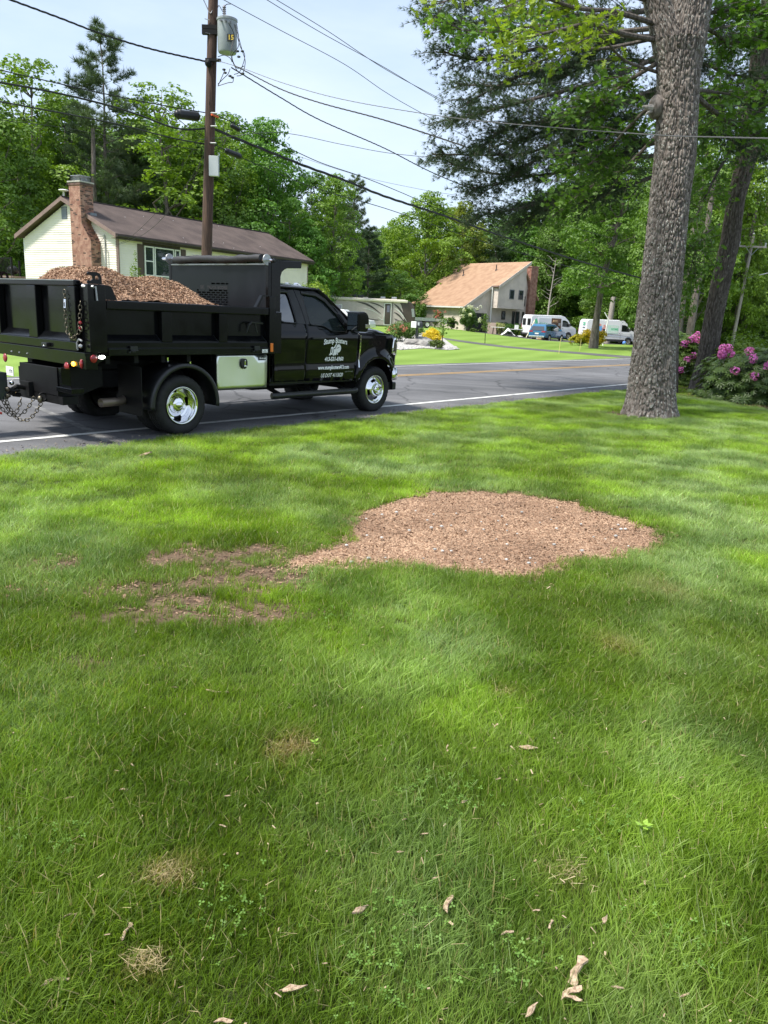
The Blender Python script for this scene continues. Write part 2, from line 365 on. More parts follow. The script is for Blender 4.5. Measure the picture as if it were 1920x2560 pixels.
    # headlight and turn lamp wrap round the corner
    mb = MB(); V, F = cdt([(4.70,1.02),(4.885,.98),(4.89,1.24),(4.80,1.31),(4.74,1.28)], g=.05); mb.add([(s+.012, -(ysurf(s, z)+.006), z) for s, z in V], F)
    hl = tob('headlight', fm(mb), M['chrome'], smooth='all', solid=.05)
    mb = MB(); mb.box(4.86,4.90,-.90,-.872,.98,1.06); obj('turn_lamp', fm(mb), M['amber'], hl)
# cab back, roof, windshield, floor
mb = MB(); mb.box(1.81,1.84,-.92,.92,.6,2.04); tob('cab_back', mb, M['paint'], bevel=.01)
def gridsurf(f, us, vs):
    mb = MB(); nu, nv = len(us), len(vs)
    mb.add([f(u, v) for u in us for v in vs], [(i*nv+j, (i+1)*nv+j, (i+1)*nv+j+1, i*nv+j+1) for i in range(nu-1) for j in range(nv-1)]); return mb
def rooff(s, t):
    y = t*.80; e = 1-abs(t)**3
    z = 2.035+.075*e - .09*sst(2.75, 3.02, s)*e**.5 - (.02 if s < 1.9 else 0)
    return (s, y, z)
tob('roof', gridsurf(rooff, np.linspace(1.83, 3.0, 22), np.linspace(-1, 1, 23)), M['paint'], smooth='all', solid=.02)
for y in (-.42,-.2,0,.2,.42):
    mb = MB(); mb.prism([(2.80,2.095),(2.93,2.065),(2.90,2.105),(2.83,2.125)], 'y', y-.045, y+.045); tob('roof_marker_lamp', mb, M['chrome'], bevel=.01)
def wsf(u, t):   # windshield
    w = .755+(.90-.755)*u; s = 2.985+u*.80+.10*(1-t*t)*u; z = 2.05-.60*u+.01
    return (s, t*w, z-.035*abs(t)**2*(1-u))
tob('windscreen', gridsurf(wsf, np.linspace(0, 1, 10), np.linspace(-1, 1, 15)), M['glass'], smooth='all')
for sg in (-1, 1):
    mb = MB(); mb.tube([Vector(wsf(u, sg))+Vector((-.012, sg*.012, .0)) for u in np.linspace(0, 1, 8)], .034, 8); tob('windscreen_pillar', mb, M['paint'], smooth=True)
def hoodf(s, y):
    base = 1.47-.035*(s-3.7)-.06*sst(4.4, 4.92, s)-.10*sst(4.80, 4.93, s)
    c = .055*(1-sst(.45,.62,abs(y))) + .01*(1-(y/.9)**2)
    e = -.075*sst(.78,.96,abs(y))
    return (s+.02*(1-(y/.95)**2)*sst(4.5,4.9,s), y*(1-.09*sst(4.4,4.93,s)), base+c+e-.02)
tob('hood', gridsurf(hoodf, np.linspace(3.74, 4.93, 26), np.linspace(-.972, .972, 45)), M['paint'], smooth='all', solid=.02)
mb = MB(); mb.box(4.78,4.90,-.84,.84,.80,1.30); gr = tob('grille', mb, M['blackplastic'], bevel=.03)
mb = MB()
for z in (.88,.99,1.10,1.21): mb.box(4.895,4.925,-.62,.62,z-.025,z+.025)
obj('grille_bar', mb, M['chrome'], gr, bevel=.008)
def bumper_path(z0, z1, m, nm):
    pts = [(4.70,-1.0),(4.86,-.985),(4.97,-.88),(5.03,-.6),(5.05,0),(5.03,.6),(4.97,.88),(4.86,.985),(4.70,1.0)]; mb = MB()
    for x, y in pts: mb.v += [(x,y,z0+.03),(x+.015,y*1.004,(z0+z1)/2),(x,y,z1),(x-.05,y*.95,z1+.01)]
    for i in range(len(pts)-1):
        for j in range(3): mb.f.append((i*4+j, (i+1)*4+j, (i+1)*4+j+1, i*4+j+1))
    return tob(nm, mb, m, smooth='all', solid=.02)
bumper_path(.52, .76, M['chrome'], 'front_bumper')
mb = MB(); mb.box(4.70,4.96,-.9,.9,.36,.50); tob('air_dam', mb, M['blackplastic'], bevel=.02)
mb = MB(); mb.box(1.83,3.85,-.90,.90,.56,.66).box(3.82,3.87,-.9,.9,.55,1.38); tob('cab_floor', mb, M['dark'])
mb = MB(); mb.box(3.45,3.9,-.82,.82,1.0,1.42); tob('dashboard', mb, M['dark'], bevel=.04)
for y in (-.42, .42):
    mb = MB(); mb.box(2.75,3.2,y-.25,y+.25,.95,1.08); st = tob('seat', mb, M['greyint'], bevel=.04)
    mb = MB(); mb.hexa([(2.68,y-.24,1.0),(2.82,y-.24,1.0),(2.82,y+.24,1.0),(2.68,y+.24,1.0),(2.56,y-.2,1.58),(2.66,y-.2,1.58),(2.66,y+.2,1.58),(2.56,y+.2,1.58)]); obj('seat_back', mb, M['greyint'], st, bevel=.05)
    mb = MB(); mb.box(2.52,2.62,y-.13,y+.13,1.62,1.80); obj('headrest', mb, M['greyint'], st, bevel=.05)
mb = MB(); mb.box(1.95,2.2,-.85,.85,.95,1.55); tob('rear_seat', mb, M['greyint'], bevel=.05)
mb = MB(); mb.lathe([(.185+.016*math.cos(a), .016*math.sin(a)) for a in np.linspace(0, 2*math.pi, 9)], 'x', (0,0,0), 24)
sw = tob('steering_wheel', mb, M['dark'], smooth='all', loc=(3.36,.42,1.36), rot=(0, R(20), 0))
mb = MB(); mb.bar((-.01,-.18,0),(-.01,.18,0),.04,.03).bar((-.01,0,0),(.15,0,-.06),.06); obj('spoke', mb, M['dark'], sw)
# inner arches and engine bay so that nothing shows through
mb = MB(); mb.box(3.80,4.76,-.74,.74,.62,1.30); tob('engine_bay', mb, M['frame'])
for sg in (-1, 1):
    mb = MB(); mb.lathe([(.525, sg*.72), (.525, sg*.955)], 'y', (4.26,0,.42), 24, a0=R(-5), a1=R(185)); tob('wheel_liner', mb, M['frame'])
# --------------------------------------------------------------- wheels
def tyre_mb(w=.25, r=.40):
    prof = [(.243,-w/2+.02),(.262,-w/2+.002),(.30,-w/2-.012),(.345,-w/2-.010),(.375,-w/2+.004),(.392,-w/2+.025),(.3995,-w/2+.045),(.4,-w/2+.075)]
    grooves = [(.4,-.050),(.39,-.048),(.39,-.038),(.4,-.036),(.4,-.006),(.39,-.004),(.39,.004),(.4,.006),(.4,.036),(.39,.038),(.39,.048),(.4,.050)]
    P = prof+grooves+[(a,-b) for a, b in prof[::-1]]
    mb = MB(); mb.lathe(P, 'y', n=96)
    for i, (a, t) in enumerate(P):
        if a > .374:
            for k in range(96):
                if k % 3 == 0:
                    x, y, z = mb.v[i*96+k]; q = (a-.009)/a; mb.v[i*96+k] = (x*q, y, z*q)
    for i in range(len(mb.v)):
        x, y, z = mb.v[i]; mb.v[i] = (x*r/.4, y, z*r/.4)
    return mb
def rim_mb(kind):
    """axle along y, outside of the wheel towards -y"""
    if kind == 'dish': prof = [(.243,-.118),(.250,-.128),(.246,-.134),(.232,-.126),(.222,-.10),(.214,-.05),(.208,.0),(.200,.022),(.185,.030),(.160,.030),(.135,.024),(.118,.008)]; hr = (7, 9)
    else: prof = [(.243,-.10),(.250,-.113),(.246,-.119),(.232,-.112),(.222,-.092),(.212,-.080),(.200,-.082),(.182,-.094),(.160,-.108),(.140,-.122),(.122,-.132),(.112,-.134)]; hr = (7, 9)
    n = 96; hole = lambda i, k: hr[0] <= i < hr[1] and (k % 24) < 10
    mb = MB(); mb.lathe(prof, 'y', n=n, skip=hole)
    return mb
def hub_mb(kind):
    mb = MB()
    if kind == 'dish':
        mb.lathe([(.118,.010),(.114,-.012),(.095,-.03),(.088,-.045),(.07,-.052),(.045,-.055),(.044,-.075),(.03,-.085),(.0001,-.088)], 'y', n=40); q, rr = -.035, .098
    else:
        mb.lathe([(.114,-.12),(.110,-.165),(.104,-.195),(.09,-.205),(.052,-.207),(.05,-.185),(.0001,-.18)], 'y', n=40); q, rr = -.205, .078
    return mb, q, rr
def wheel(s, y, side, kind, rear_inner=False):
    """side -1: outside faces -y (near side)"""
    e = bpy.data.objects.new('wheel', None); COL.objects.link(e); e.parent = truck; e.location = (s, y, .40); e.rotation_euler = (0,0,0 if side < 0 else math.pi)
    for nm, me in WM[kind]:
        o = link(nm, me, None, e)
        o.rotation_euler = (0, random.random() if nm != 'tyre' else random.random()*.1, 0)
    return e
WM = {}
def pre(name, mb, m, smooth):
    o = obj(name, mb, m, smooth=smooth); me = o.data; bpy.data.objects.remove(o); return (name, me)
ty = pre('tyre', tyre_mb(), M['rubber'], True)
dk = MB(); dk.lathe([(.20,.05),(.0001,.05)], 'y', n=24).lathe([(.215,-.05),(.215,.1)], 'y', n=32); dark = pre('brake_drum', dk, M['frame'], False)
for kd in ('dish', 'face'):
    hm, q, rr = hub_mb(kd); hub = pre('hub', hm, M['chrome'], True); ln = MB()
    for k in range(8):
        a = k*math.pi/4+.2; ln.lathe([(.012,q+.02),(.012,q-.018),(.007,q-.026),(.0001,q-.026)], 'y', (rr*math.cos(a),0,rr*math.sin(a)), 8)
    WM[kd] = [ty, pre('rim', rim_mb(kd), M['chrome'], 'all'), hub, pre('lug_nut', ln, M['chrome'], False), dark]
WM['plain'] = [ty, dark]
for sg in (-1, 1):
    wheel(0, sg*1.085, sg, 'dish'); wheel(0, sg*.77, sg, 'plain'); wheel(4.26, sg*.86, sg, 'face')
mb = MB(); mb.tube([(0,-1.0,.4),(0,1.0,.4)], .06, 10).tube([(4.26,-.8,.4),(4.26,.8,.4)], .05, 10).ico((0,0,.4), .2, 2); tob('axle', mb, M['frame'], smooth=True)
mb = MB()
for y in (-.43, .43): mb.box(-1.35,4.7,y-.04,y+.04,.60,.82)
for s in (-1.3,-.6,.6,1.4,2.4,3.4): mb.box(s-.04,s+.04,-.4,.4,.64,.78)
tob('chassis_frame', mb, M['frame'])
mb = MB(); mb.box(.7,1.7,-.40,.38,.46,.72).box(2.0,3.3,-.3,.3,.42,.6); tob('fuel_tank', mb, M['frame'], bevel=.04)
# exhaust
mb = MB(); mb.tube([(-.98,-.86,.455),(-.7,-.84,.455),(-.45,-.75,.50),(-.1,-.62,.60),(.6,-.60,.60)], .055, 12, cap=False); tob('exhaust_pipe', mb, mat('exhaust_steel', (.16,.13,.105), .5, .6, var=.2), smooth=True, solid=.004)
# rear fenders over the duals
for sg in (-1, 1):
    fm = (lambda b: b) if sg == -1 else flipped
    prof = [(.535,-.70),(.545,-1.20),(.552,-1.262),(.535,-1.278),(.500,-1.275),(.488,-1.268)]
    mb = MB(); mb.lathe(prof, 'y', (.03,0,.405), 40, a0=R(-4), a1=R(184)); tob('rear_fender', fm(mb), M['blackplastic'], smooth='all', solid=.012)
    mb = MB()
    for a in (62, 100): 
        p = Vector((.03+.56*math.cos(R(a)), -1.0, .405+.56*math.sin(R(a)))); mb.bar(p, p+Vector((0,0,.06)), .02)
    tob('fender_bolt', fm(mb), M['chrome'])
# ================================================================ DUMP BODY
BD = M['bedpaint']
def fmir(sg): return (lambda b: b) if sg == -1 else flipped
for sg in (-1, 1):
    fm = fmir(sg)
    side = tob('bed_side', fm(MB().box(-1.06,1.53,-1.12,-1.10,1.06,1.70)), BD)
    mb = MB(); mb.box(-1.055,1.522,-1.222,-1.121,1.605,1.712); obj('top_rail', fm(mb), BD, side, bevel=.012)
    mb = MB(); mb.prism([(-1.2235,1.062),(-1.2235,1.145),(-1.203,1.150),(-1.203,1.222),(-1.121,1.222),(-1.121,1.062)], 'x', -1.055, 1.522); obj('lower_rail', fm(mb), BD, side, bevel=.006)
    mb = MB(); mb.box(-1.05,1.518,-1.226,-1.2245,1.139,1.147); obj('rail_edge', fm(mb), M['bulk'], side)
    for a, b in ((-.285,-.13),(.63,.775)):
        mb = MB(); mb.box(a,b,-1.208,-1.121,1.224,1.603); obj('side_post', fm(mb), BD, side, bevel=.008)
    for a, b in ((-1.05,-.29),(-.125,.625),(.78,1.50)):
        mb = MB(); mb.hexa([(a,-1.2,1.2235),(b,-1.2,1.2235),(b,-1.121,1.2235),(a,-1.121,1.2235),(a,-1.199,1.232),(b,-1.199,1.232),(b-.03,-1.121,1.31),(a+.0,-1.121,1.31)])
        obj('sloped_ledge', fm(mb), BD, side)
        mb = MB(); mb.bar((b-.002,-1.2,1.232),(b-.03,-1.122,1.315),.008); obj('ledge_weld', fm(mb), M['bulk'], side)
    for s, z in ((1.28,1.155),(-.72,1.155)):
        mb = MB(); mb.box(s-.05,s+.05,-1.245,-1.2245,z-.022,z+.02).tube([(s-.07,-1.25,z-.06),(s-.05,-1.255,z-.03),(s+.05,-1.255,z-.03)],.008,6).box(s-.03,s+.02,-1.25,-1.2245,z-.05,z-.022); obj('latch', fm(mb), M['blackplastic'], side)
    mb = MB(); mb.tube([(1.12,-1.20,1.36),(1.15,-1.215,1.47),(1.20,-1.215,1.50),(1.42,-1.20,1.49)], .014, 6).tube([(1.26,-1.215,1.49),(1.30,-1.215,1.36)], .014, 6); obj('crank_handle', fm(mb), M['blackplastic'], side)
    # rear corner post with wedge plate
    post = tob('rear_corner_post', fm(MB().box(-1.29,-1.062,-1.224,-1.045,1.10,1.885)), BD, bevel=.01)
    mb = MB(); mb.prism([(-1.06,1.715),(-.885,1.715),(-.935,1.82),(-.965,1.875),(-1.06,1.882)], 'y', -1.18, -1.165); obj('corner_gusset', fm(mb), BD, post)
    hook = [(-1.20,1.888),(-1.24,1.888),(-1.252,1.905),(-1.245,1.925),(-1.205,1.925),(-1.180,1.945),(-1.182,1.972),(-1.205,1.985),(-1.245,1.987),(-1.25,2.005),(-1.23,2.022),(-1.13,2.025),(-1.085,2.005),(-1.068,1.96),(-1.068,1.888)]
    V, F = cdt(hook, [[(-1.15,1.945),(-1.155,1.965),(-1.135,1.985),(-1.11,1.982),(-1.098,1.965),(-1.10,1.945)]], .03)
    mb = MB(); mb.add([(s,-1.16,z) for s, z in V], F); obj('hook_plate', fm(mb), BD, post, solid=.02)
    mb = MB(); mb.tube([(-1.30,-1.12,1.855),(-1.22,-1.235,1.855)],.02,8).tube([(-1.20,-1.24,1.862),(-1.19,-1.245,1.70)],.012,6); obj('pin_handle', fm(mb), M['galv'], post)
    # front post, short brace, bulkhead post
    mb = MB(); mb.box(1.532,1.64,-1.224,-1.13,1.06,1.872); fp = tob('front_corner_post', fm(mb), BD, bevel=.008)
    mb = MB(); mb.prism([(1.30,1.714),(1.35,1.714),(1.43,1.862),(1.53,1.868),(1.53,1.885),(1.41,1.88)], 'y', -1.20, -1.14); obj('post_brace', fm(mb), BD, fp)
    poly = [(1.60,1.66),(1.775,1.66),(1.775,2.16),(1.80,2.22),(1.85,2.26),(1.92,2.285),(2.19,2.30),(2.20,2.40),(1.60,2.36)]
    mb = MB(); mb.prism(poly, 'y', -1.185, -1.16); obj('headboard_side', fm(mb), BD, fp, bevel=.004)
    mb = MB(); mb.box(1.542,1.60,-1.18,-1.12,1.70,2.34); obj('headboard_post', fm(mb), BD, fp, bevel=.006)
    mb = MB(); mb.box(1.60,1.776,-1.216,-1.186,1.06,1.655); obj('post_cover', fm(mb), BD, fp, bevel=.006)
    mb = MB(); mb.box(1.546,1.60,-1.236,-1.2255,1.09,1.215); obj('side_marker', fm(mb), M['amber'], fp, bevel=.008)
    # underbody tool box, near side with aluminium door
    if sg == -1:
        tb = tob('tool_box', MB().box(.592,1.528,-1.17,-.60,.565,1.05), M['frame'])
        V, F = cdt([(.602,.575),(1.518,.575),(1.518,1.047),(.602,1.047)], g=.1)
        mb = MB(); mb.add([(s,-1.186-.004*math.sin(s*5)*math.sin(z*9),z) for s, z in V], F); obj('tool_box_door', mb, M['alu'], tb, smooth='all', solid=.012)
        ov = [(1.015,.96),(1.03,.992),(1.07,1.0),(1.115,.992),(1.132,.96),(1.13,.905),(1.11,.865),(1.075,.852),(1.04,.865),(1.018,.905)]
        mb = MB(); mb.prism(ov, 'y', -1.212, -1.19); lt = obj('box_latch', mb, M['blackplastic'], tb, bevel=.004)
        mb = MB(); mb.box(1.068,1.082,-1.222,-1.213,.90,.965).ico((1.075,-1.222,.97),.013,1).ico((1.078,-1.228,.895),.022,2,(1.3,.4,.6)); obj('latch_handle', mb, M['chrome'], tb)
        mb = MB(); mb.box(1.355,1.495,-1.1935,-1.1905,.972,1.022); stk = obj('sticker', mb, M['blackplastic'], tb)
        mb = MB(); mb.box(1.39,1.495,-1.2285,-1.2245,1.078,1.128); obj('white_sticker', mb, M['white'], side)
        mb = MB()
        for k, w in enumerate((.03,.07)): mb.box(1.442-w/2,1.442+w/2,-1.2300,-1.2288,1.105-k*.018,1.111-k*.018)
        obj('sticker_print', mb, M['blackplastic'], side)
    else:
        tob('tool_box', MB().box(.592,1.528,.60,1.18,.565,1.05), M['frame'])
mb = MB(); mb.box(-1.25,1.55,-1.1,1.1,1.06,1.10); tob('bed_floor', mb, BD)
mb = MB()
for y in (-.45,.45): mb.box(-1.2,1.5,y-.06,y+.06,.84,1.058)
for s in np.arange(-1.0,1.5,.4): mb.box(s-.03,s+.03,-1.1,1.1,.96,1.055)
tob('bed_subframe', mb, M['frame'])
# headboard with a brick-pattern window, logo strip kept solid
holes = []
y0, y1, z0, z1 = -.47, .29, 1.715, 2.05
rows = 10; rh = (z1-z0)/rows
for r in range(rows):
    zc = z1-rh*(r+.5)
    for c in range(-1, 8):
        cw = .115; yc = y0+cw*(c+.5)+(cw/2 if r % 2 else 0); a, b = max(y0, yc-cw*.40), min(y1, yc+cw*.40)
        if b-a < .025: continue
        if r in (1, 2) and b > y0+.02: 
            if not (r == 1 and False): continue
        if r in (0, 3) and a < y0+.27 and b > y0+.05: continue
        holes.append([(a,zc-rh*.33),(b,zc-rh*.33),(b,zc+rh*.33),(a,zc+rh*.33)])
HBR = [(-1.13,1.08),(1.13,1.08),(1.13,2.30),(-1.13,2.30)]
V, F = cdt(HBR, holes, .14)
mb = MB(); mb.add([(1.56,-l,z) for l, z in V], F); hb = tob('headboard', mb, M['bulk'], solid=.012)
mb = MB(); mb.box(1.70,1.71,-.7,.6,1.66,2.1); obj('slot_backing', mb, M['dark'], hb)  # plain dark panel behind the slots
mb = MB(); mb.box(1.545,1.60,-1.13,1.13,2.302,2.325); obj('headboard_rail', mb, M['galv'], hb, bevel=.004)
mb = MB(); mb.box(1.602,2.20,-1.155,1.155,2.385,2.40); obj('cab_protector', mb, BD, hb)
mb = MB(); mb.box(2.17,2.20,-1.155,1.155,2.30,2.384); obj('protector_lip', mb, BD, hb)
# text helpers: text is flat print laid on its surface
def text_mesh(s, size, shear=0, bold=0, width=1, arc=0, align='CENTER'):
    cu = bpy.data.curves.new('t', 'FONT'); cu.body = s; cu.size = size; cu.shear = shear; cu.offset = bold; cu.align_x = align; cu.align_y = 'CENTER'; cu.resolution_u = 2
    o = bpy.data.objects.new('t', cu); COL.objects.link(o); bpy.context.view_layer.update()
    dg = bpy.context.evaluated_depsgraph_get(); me = bpy.data.meshes.new_from_object(o.evaluated_get(dg))
    V = [(v.co.x*width, v.co.y) for v in me.vertices]; F = [tuple(p.vertices) for p in me.polygons]
    bpy.data.objects.remove(o); bpy.data.meshes.remove(me)
    w = max(abs(x) for x, y in V)
    if arc: V = [(x, y-arc*(x/w)**2) for x, y in V]
    return V, F
def fit_text(s, x0, x1, z, h, **k):
    V, F = text_mesh(s, h, **k); a = min(v[0] for v in V); b = max(v[0] for v in V); q = (x1-x0)/(b-a)
    return [(x0+(v[0]-a)*q, z+v[1]) for v in V], F
def decal(name, V, F, m, parent=None, off=.0035, yf=ysurf):
    mb = MB(); mb.add([(s, -(yf(s, z)+off), z) for s, z in V], F); return obj(name, mb, m, parent or truck, recalc=False)
W = M['vinylwhite']
decal('lettering', *fit_text('Stump Busters', 2.90, 3.455, 1.242, .115, bold=.004, arc=.028), W)
decal('lettering', *fit_text('413-531-6960', 2.94, 3.385, .945, .088, bold=.0035, shear=.15), W)
decal('lettering', *fit_text('www.stumpbusters413.com', 2.785, 3.525, .812, .085, shear=.12, bold=.003), W)
decal('lettering', *fit_text('US DOT 4113620', 2.86, 3.385, .685, .088, shear=.25, bold=.002), W)
decal('lettering', *fit_text('FX4 OFF-ROAD', 3.43, 3.63, .735, .03), M['galv'])
# door emblem: a figure with a big round shape crouching over a stump with roots
em = lambda p: [(3.02+.29*x, 1.002+.20*y) for x, y in p]
circ = [(.80+.21*math.cos(t), .58+.34*math.sin(t)) for t in np.linspace(0, 2*math.pi, 18)[:-1]]
for poly in (circ, [(.18,.66),(.28,.72),(.40,.66),(.36,.30),(.30,.05),(.22,.12),(.12,-.02),(.10,.10),(.0,.02),(.14,.2)],
             [(.42,.50),(.56,.55),(.66,.44),(.68,.18),(.60,.03),(.50,.08),(.44,-.06),(.38,.10),(.30,-.0),(.40,.20)],
             [(.38,.62),(.62,1.02),(.66,.98),(.52,.66),(.60,.56)], [(.70,.26),(.76,.26),(.78,.04),(.72,.08)]):
    V, F = cdt(em(poly), g=.2); decal('emblem', V, F, W)
V, F = cdt(em([(.215,.58),(.285,.58),(.27,.22),(.21,.22)]), g=.2); decal('emblem_mark', V, F, M['paint'], off=.0055)
V, F = cdt(em([(.66,.62),(.86,.68),(.86,.64),(.66,.57)]), g=.2); decal('emblem_mark', V, F, M['paint'], off=.0055)
# vertical badge letters
for k, ch in enumerate('F350'):
    V, F = text_mesh(ch, .07, bold=.002); V = [(3.786-.0+ x*.5, 1.29-k*.058+y*.75) for x, y in V]; decal('badge_letter', V, F, M['blackplastic'], off=.0135)
# headboard logo and words, raised on the solid strip
def on_head(V, F, nm, m=None, par=hb): mb = MB(); mb.add([(1.5465, -l, z) for l, z in V], F); return obj(nm, mb, m or M['dark'], par, recalc=False)
ring = [(-.33+.088*math.cos(t), 1.975+.062*math.sin(t)) for t in np.linspace(0, 2*math.pi, 25)[:-1]]; rin = [(-.33+.072*math.cos(t), 1.975+.05*math.sin(t)) for t in np.linspace(0, 2*math.pi, 25)[:-1]]
V, F = cdt(ring, [rin], .05); on_head(V, F, 'logo_ring', M['bulk'])
on_head(*fit_text('SK', -.385, -.275, 1.975, .075, bold=.002), 'logo_letters')
on_head(*fit_text('TRUCK BODIES', -.215, .27, 1.975, .062, bold=.002), 'lettering')
V, F = fit_text('Brute', 1.372, 1.45, .999, .034, bold=.001); V2, F2 = cdt([(1.455,.99),(1.475,1.01),(1.485,1.01),(1.488,.985),(1.47,.982)], g=.1)
mb = MB(); mb.add([(s,-1.1942,z) for s, z in V], F); mb.add([(s,-1.1942,z) for s, z in V2], F2); obj('sticker_print', mb, W, tb, recalc=False)
# tarp roll with end discs
mb = MB(); pts = [(1.52+.01*math.sin(y*3), y, 2.385+.008*math.sin(y*5)) for y in np.linspace(-1.05,1.0,22)]; mb.tube(pts, [.052+.007*math.sin(i*1.7)+.004*math.sin(i*5.1) for i in range(22)], 14)
tr = tob('tarp_roll', mb, M['tarp'], smooth=True)
mb = MB(); mb.add([(1.53,y,2.435+.01*math.sin(y*4)) for y in np.linspace(-1.0,.98,14)]+[(2.0,y,2.41+.005*math.sin(y*7)) for y in np.linspace(-1.0,.98,14)], [(i,i+1,i+15,i+14) for i in range(13)]); obj('tarp_cloth', mb, M['tarp'], tr, smooth='all', solid=.01)
mb = MB(); mb.tube([(1.52,-1.30,2.36),(1.52,-.86,2.385)],.017,8).tube([(1.52,1.0,2.40),(1.52,1.30,2.40)],.02,8); obj('roller_shaft', mb, M['chrome'], tr)
for y in (-1.17, 1.12):
    mb = MB(); mb.lathe([(.0001,-.006),(.075,-.006),(.078,0),(.075,.006),(.0001,.006)],'y',(1.52,y,2.37 if y<0 else 2.40),24); obj('end_disc', mb, M['galv'], tr, smooth=True)
mb = MB(); mb.ico((1.52,-1.31,2.358),.03,1).ico((1.53,-1.26,2.35),.025,1); obj('roller_knob', mb, M['blackplastic'], tr)
# tailgate
tg = tob('tailgate', MB().box(-1.262,-1.245,-1.04,1.04,1.06,1.90), BD)
def tgp(nm, x0, x1, l0, l1, z0, z1, m=BD, **k): return obj(nm, MB().box(x0, x1, -l1, -l0, z0, z1), m, tg, **k)
tgp('top_rail', -1.352, -1.2625, -1.03, 1.03, 1.855, 1.925, bevel=.012)
tgp('bottom_rail', -1.352, -1.2625, -1.03, 1.03, 1.105, 1.215, bevel=.01)
for a, b in ((-1.03,-.89),(-.12,.10),(.87,1.03)): tgp('upright', -1.35, -1.2625, a, b, 1.217, 1.853, bevel=.008)
for a, b in ((-.888,-.122),(.102,.868)):
    mb = MB(); mb.hexa([(-1.35,-b,1.2165),(-1.263,-b,1.2165),(-1.263,-a,1.2165),(-1.35,-a,1.2165),(-1.348,-b,1.222),(-1.263,-b,1.305),(-1.263,-a,1.305),(-1.348,-a,1.222)]); obj('sloped_ledge', mb, BD, tg)
tgp('rail_edge', -1.356, -1.353, -1.03, 1.03, 1.915, 1.924, M['galv'])  # pale strip paints the white highlight along the top rail
tgp('camera_box', -1.40, -1.353, .27, .40, 1.12, 1.17, M['blackplastic'], bevel=.008)
mb = MB(); mb.ico((-1.40,-.335,1.128),.014,1); obj('camera_lens', mb, M['chrome'], tg)
# rear apron under the tailgate with lamps
ap = [(-1.19,.985),(-1.08,.95),(-.3,.945),(.9,.93),(1.21,.90),(1.21,1.10),(-1.19,1.10)]
mb = MB(); mb.prism([(-a, z) for a, z in ap], 'x', -1.36, -1.20); apr = tob('rear_apron', mb, BD, bevel=.006)
mb = MB(); mb.prism([(-1.36,.905),(-1.02,1.06),(-1.36,1.06)], 'y', -1.222, -1.205); mb.prism([(-1.36,.905),(-1.02,1.06),(-1.36,1.06)], 'y', 1.205, 1.222); obj('apron_end', mb, BD, apr)
def lamp(nm, l, z, rl, rz, m, x=-1.365): 
    mb = MB(); mb.ico((x,-l,z), 1, 2, (.018, rl, rz)); return obj(nm, mb, m, apr, smooth='all')
for sg in (1,-1):
    lamp('stop_lamp', sg*1.13, .965, .028, .058, M['red']); lamp('tail_lamp', sg*.79, .905, .055, .06, M['red'])
    mb = MB(); mb.ico((-1.26,-sg*1.226,1.03),1,2,(.045,.012,.05)); obj('side_lamp', mb, M['red'], apr, smooth='all')
lamp('work_lamp', .96, .955, .036, .028, M['amberlit'], -1.372)
mb = MB(); mb.ico((-1.16,-1.24,1.05),1,2,(.045,.02,.022)); obj('work_lamp', mb, M['whitelit'], apr, smooth='all')
for l in (-.60,-.39,-.18): 
    mb = MB(); mb.ico((-1.362,-l,1.0),.012,1); obj('bolt', mb, M['galv'], apr)
mb = MB(); mb.box(-1.38,-1.372,.56,.76,.68,.80); np_ = obj('number_plate', mb, M['white'], apr, bevel=.003)
V, F = fit_text('Y70', -.68, -.585, .735, .07, bold=.001); mb = MB(); mb.add([(-1.381,-l,z) for l, z in V], F); obj('plate_letters', mb, M['navy'], np_, recalc=False)
# hitch plate, side steps, pintle
mb = MB(); mb.box(-1.50,-1.47,-.78,.10,.56,.90); hp = tob('hitch_plate', mb, M['frame'], bevel=.006)
mb = MB(); mb.prism([(-1.50,.90),(-.9,.90),(-.9,.66),(-1.50,.46)], 'y', -.80, -.77).prism([(-1.50,.90),(-.9,.90),(-.9,.66),(-1.50,.46)], 'y', .09, .12).box(-1.5,-1.3,-.9,.25,.46,.555); obj('hitch_gusset', mb, M['frame'], hp)
mb = MB(); mb.box(-1.52,-1.36,-1.15,-.80,.62,.68).box(-1.50,-1.38,-.9,-.84,.62,.90); obj('step', mb, BD, hp, bevel=.006)
mb = MB(); mb.box(-1.56,-1.50,-.20,.02,.50,.68).tube([(-1.56,-.09,.60),(-1.66,-.09,.62),(-1.72,-.09,.58),(-1.70,-.09,.52),(-1.62,-.09,.51)],.03,8); obj('pintle_hook', mb, M['frame'], hp, bevel=.004)
mb = MB(); mb.ico((-1.70,-.05,.66),.032,2); obj('tow_ball', mb, M['chrome'], hp, smooth='all')
for l in (-.25,.50):
    mb = MB(); mb.lathe([(.05+.012*math.cos(a), .012*math.sin(a)) for a in np.linspace(0, 2*math.pi, 7)],'y',(-1.54,-l,.52),14); obj('safety_ring', mb, M['frame'], hp, smooth='all')
for sg in (-1,1):
    mb = MB(); mb.box(-.62,-.61,sg*1.22 if sg<0 else .70,-.70 if sg<0 else 1.22,.30,.92); tob('mud_flap', mb, M['frame'])
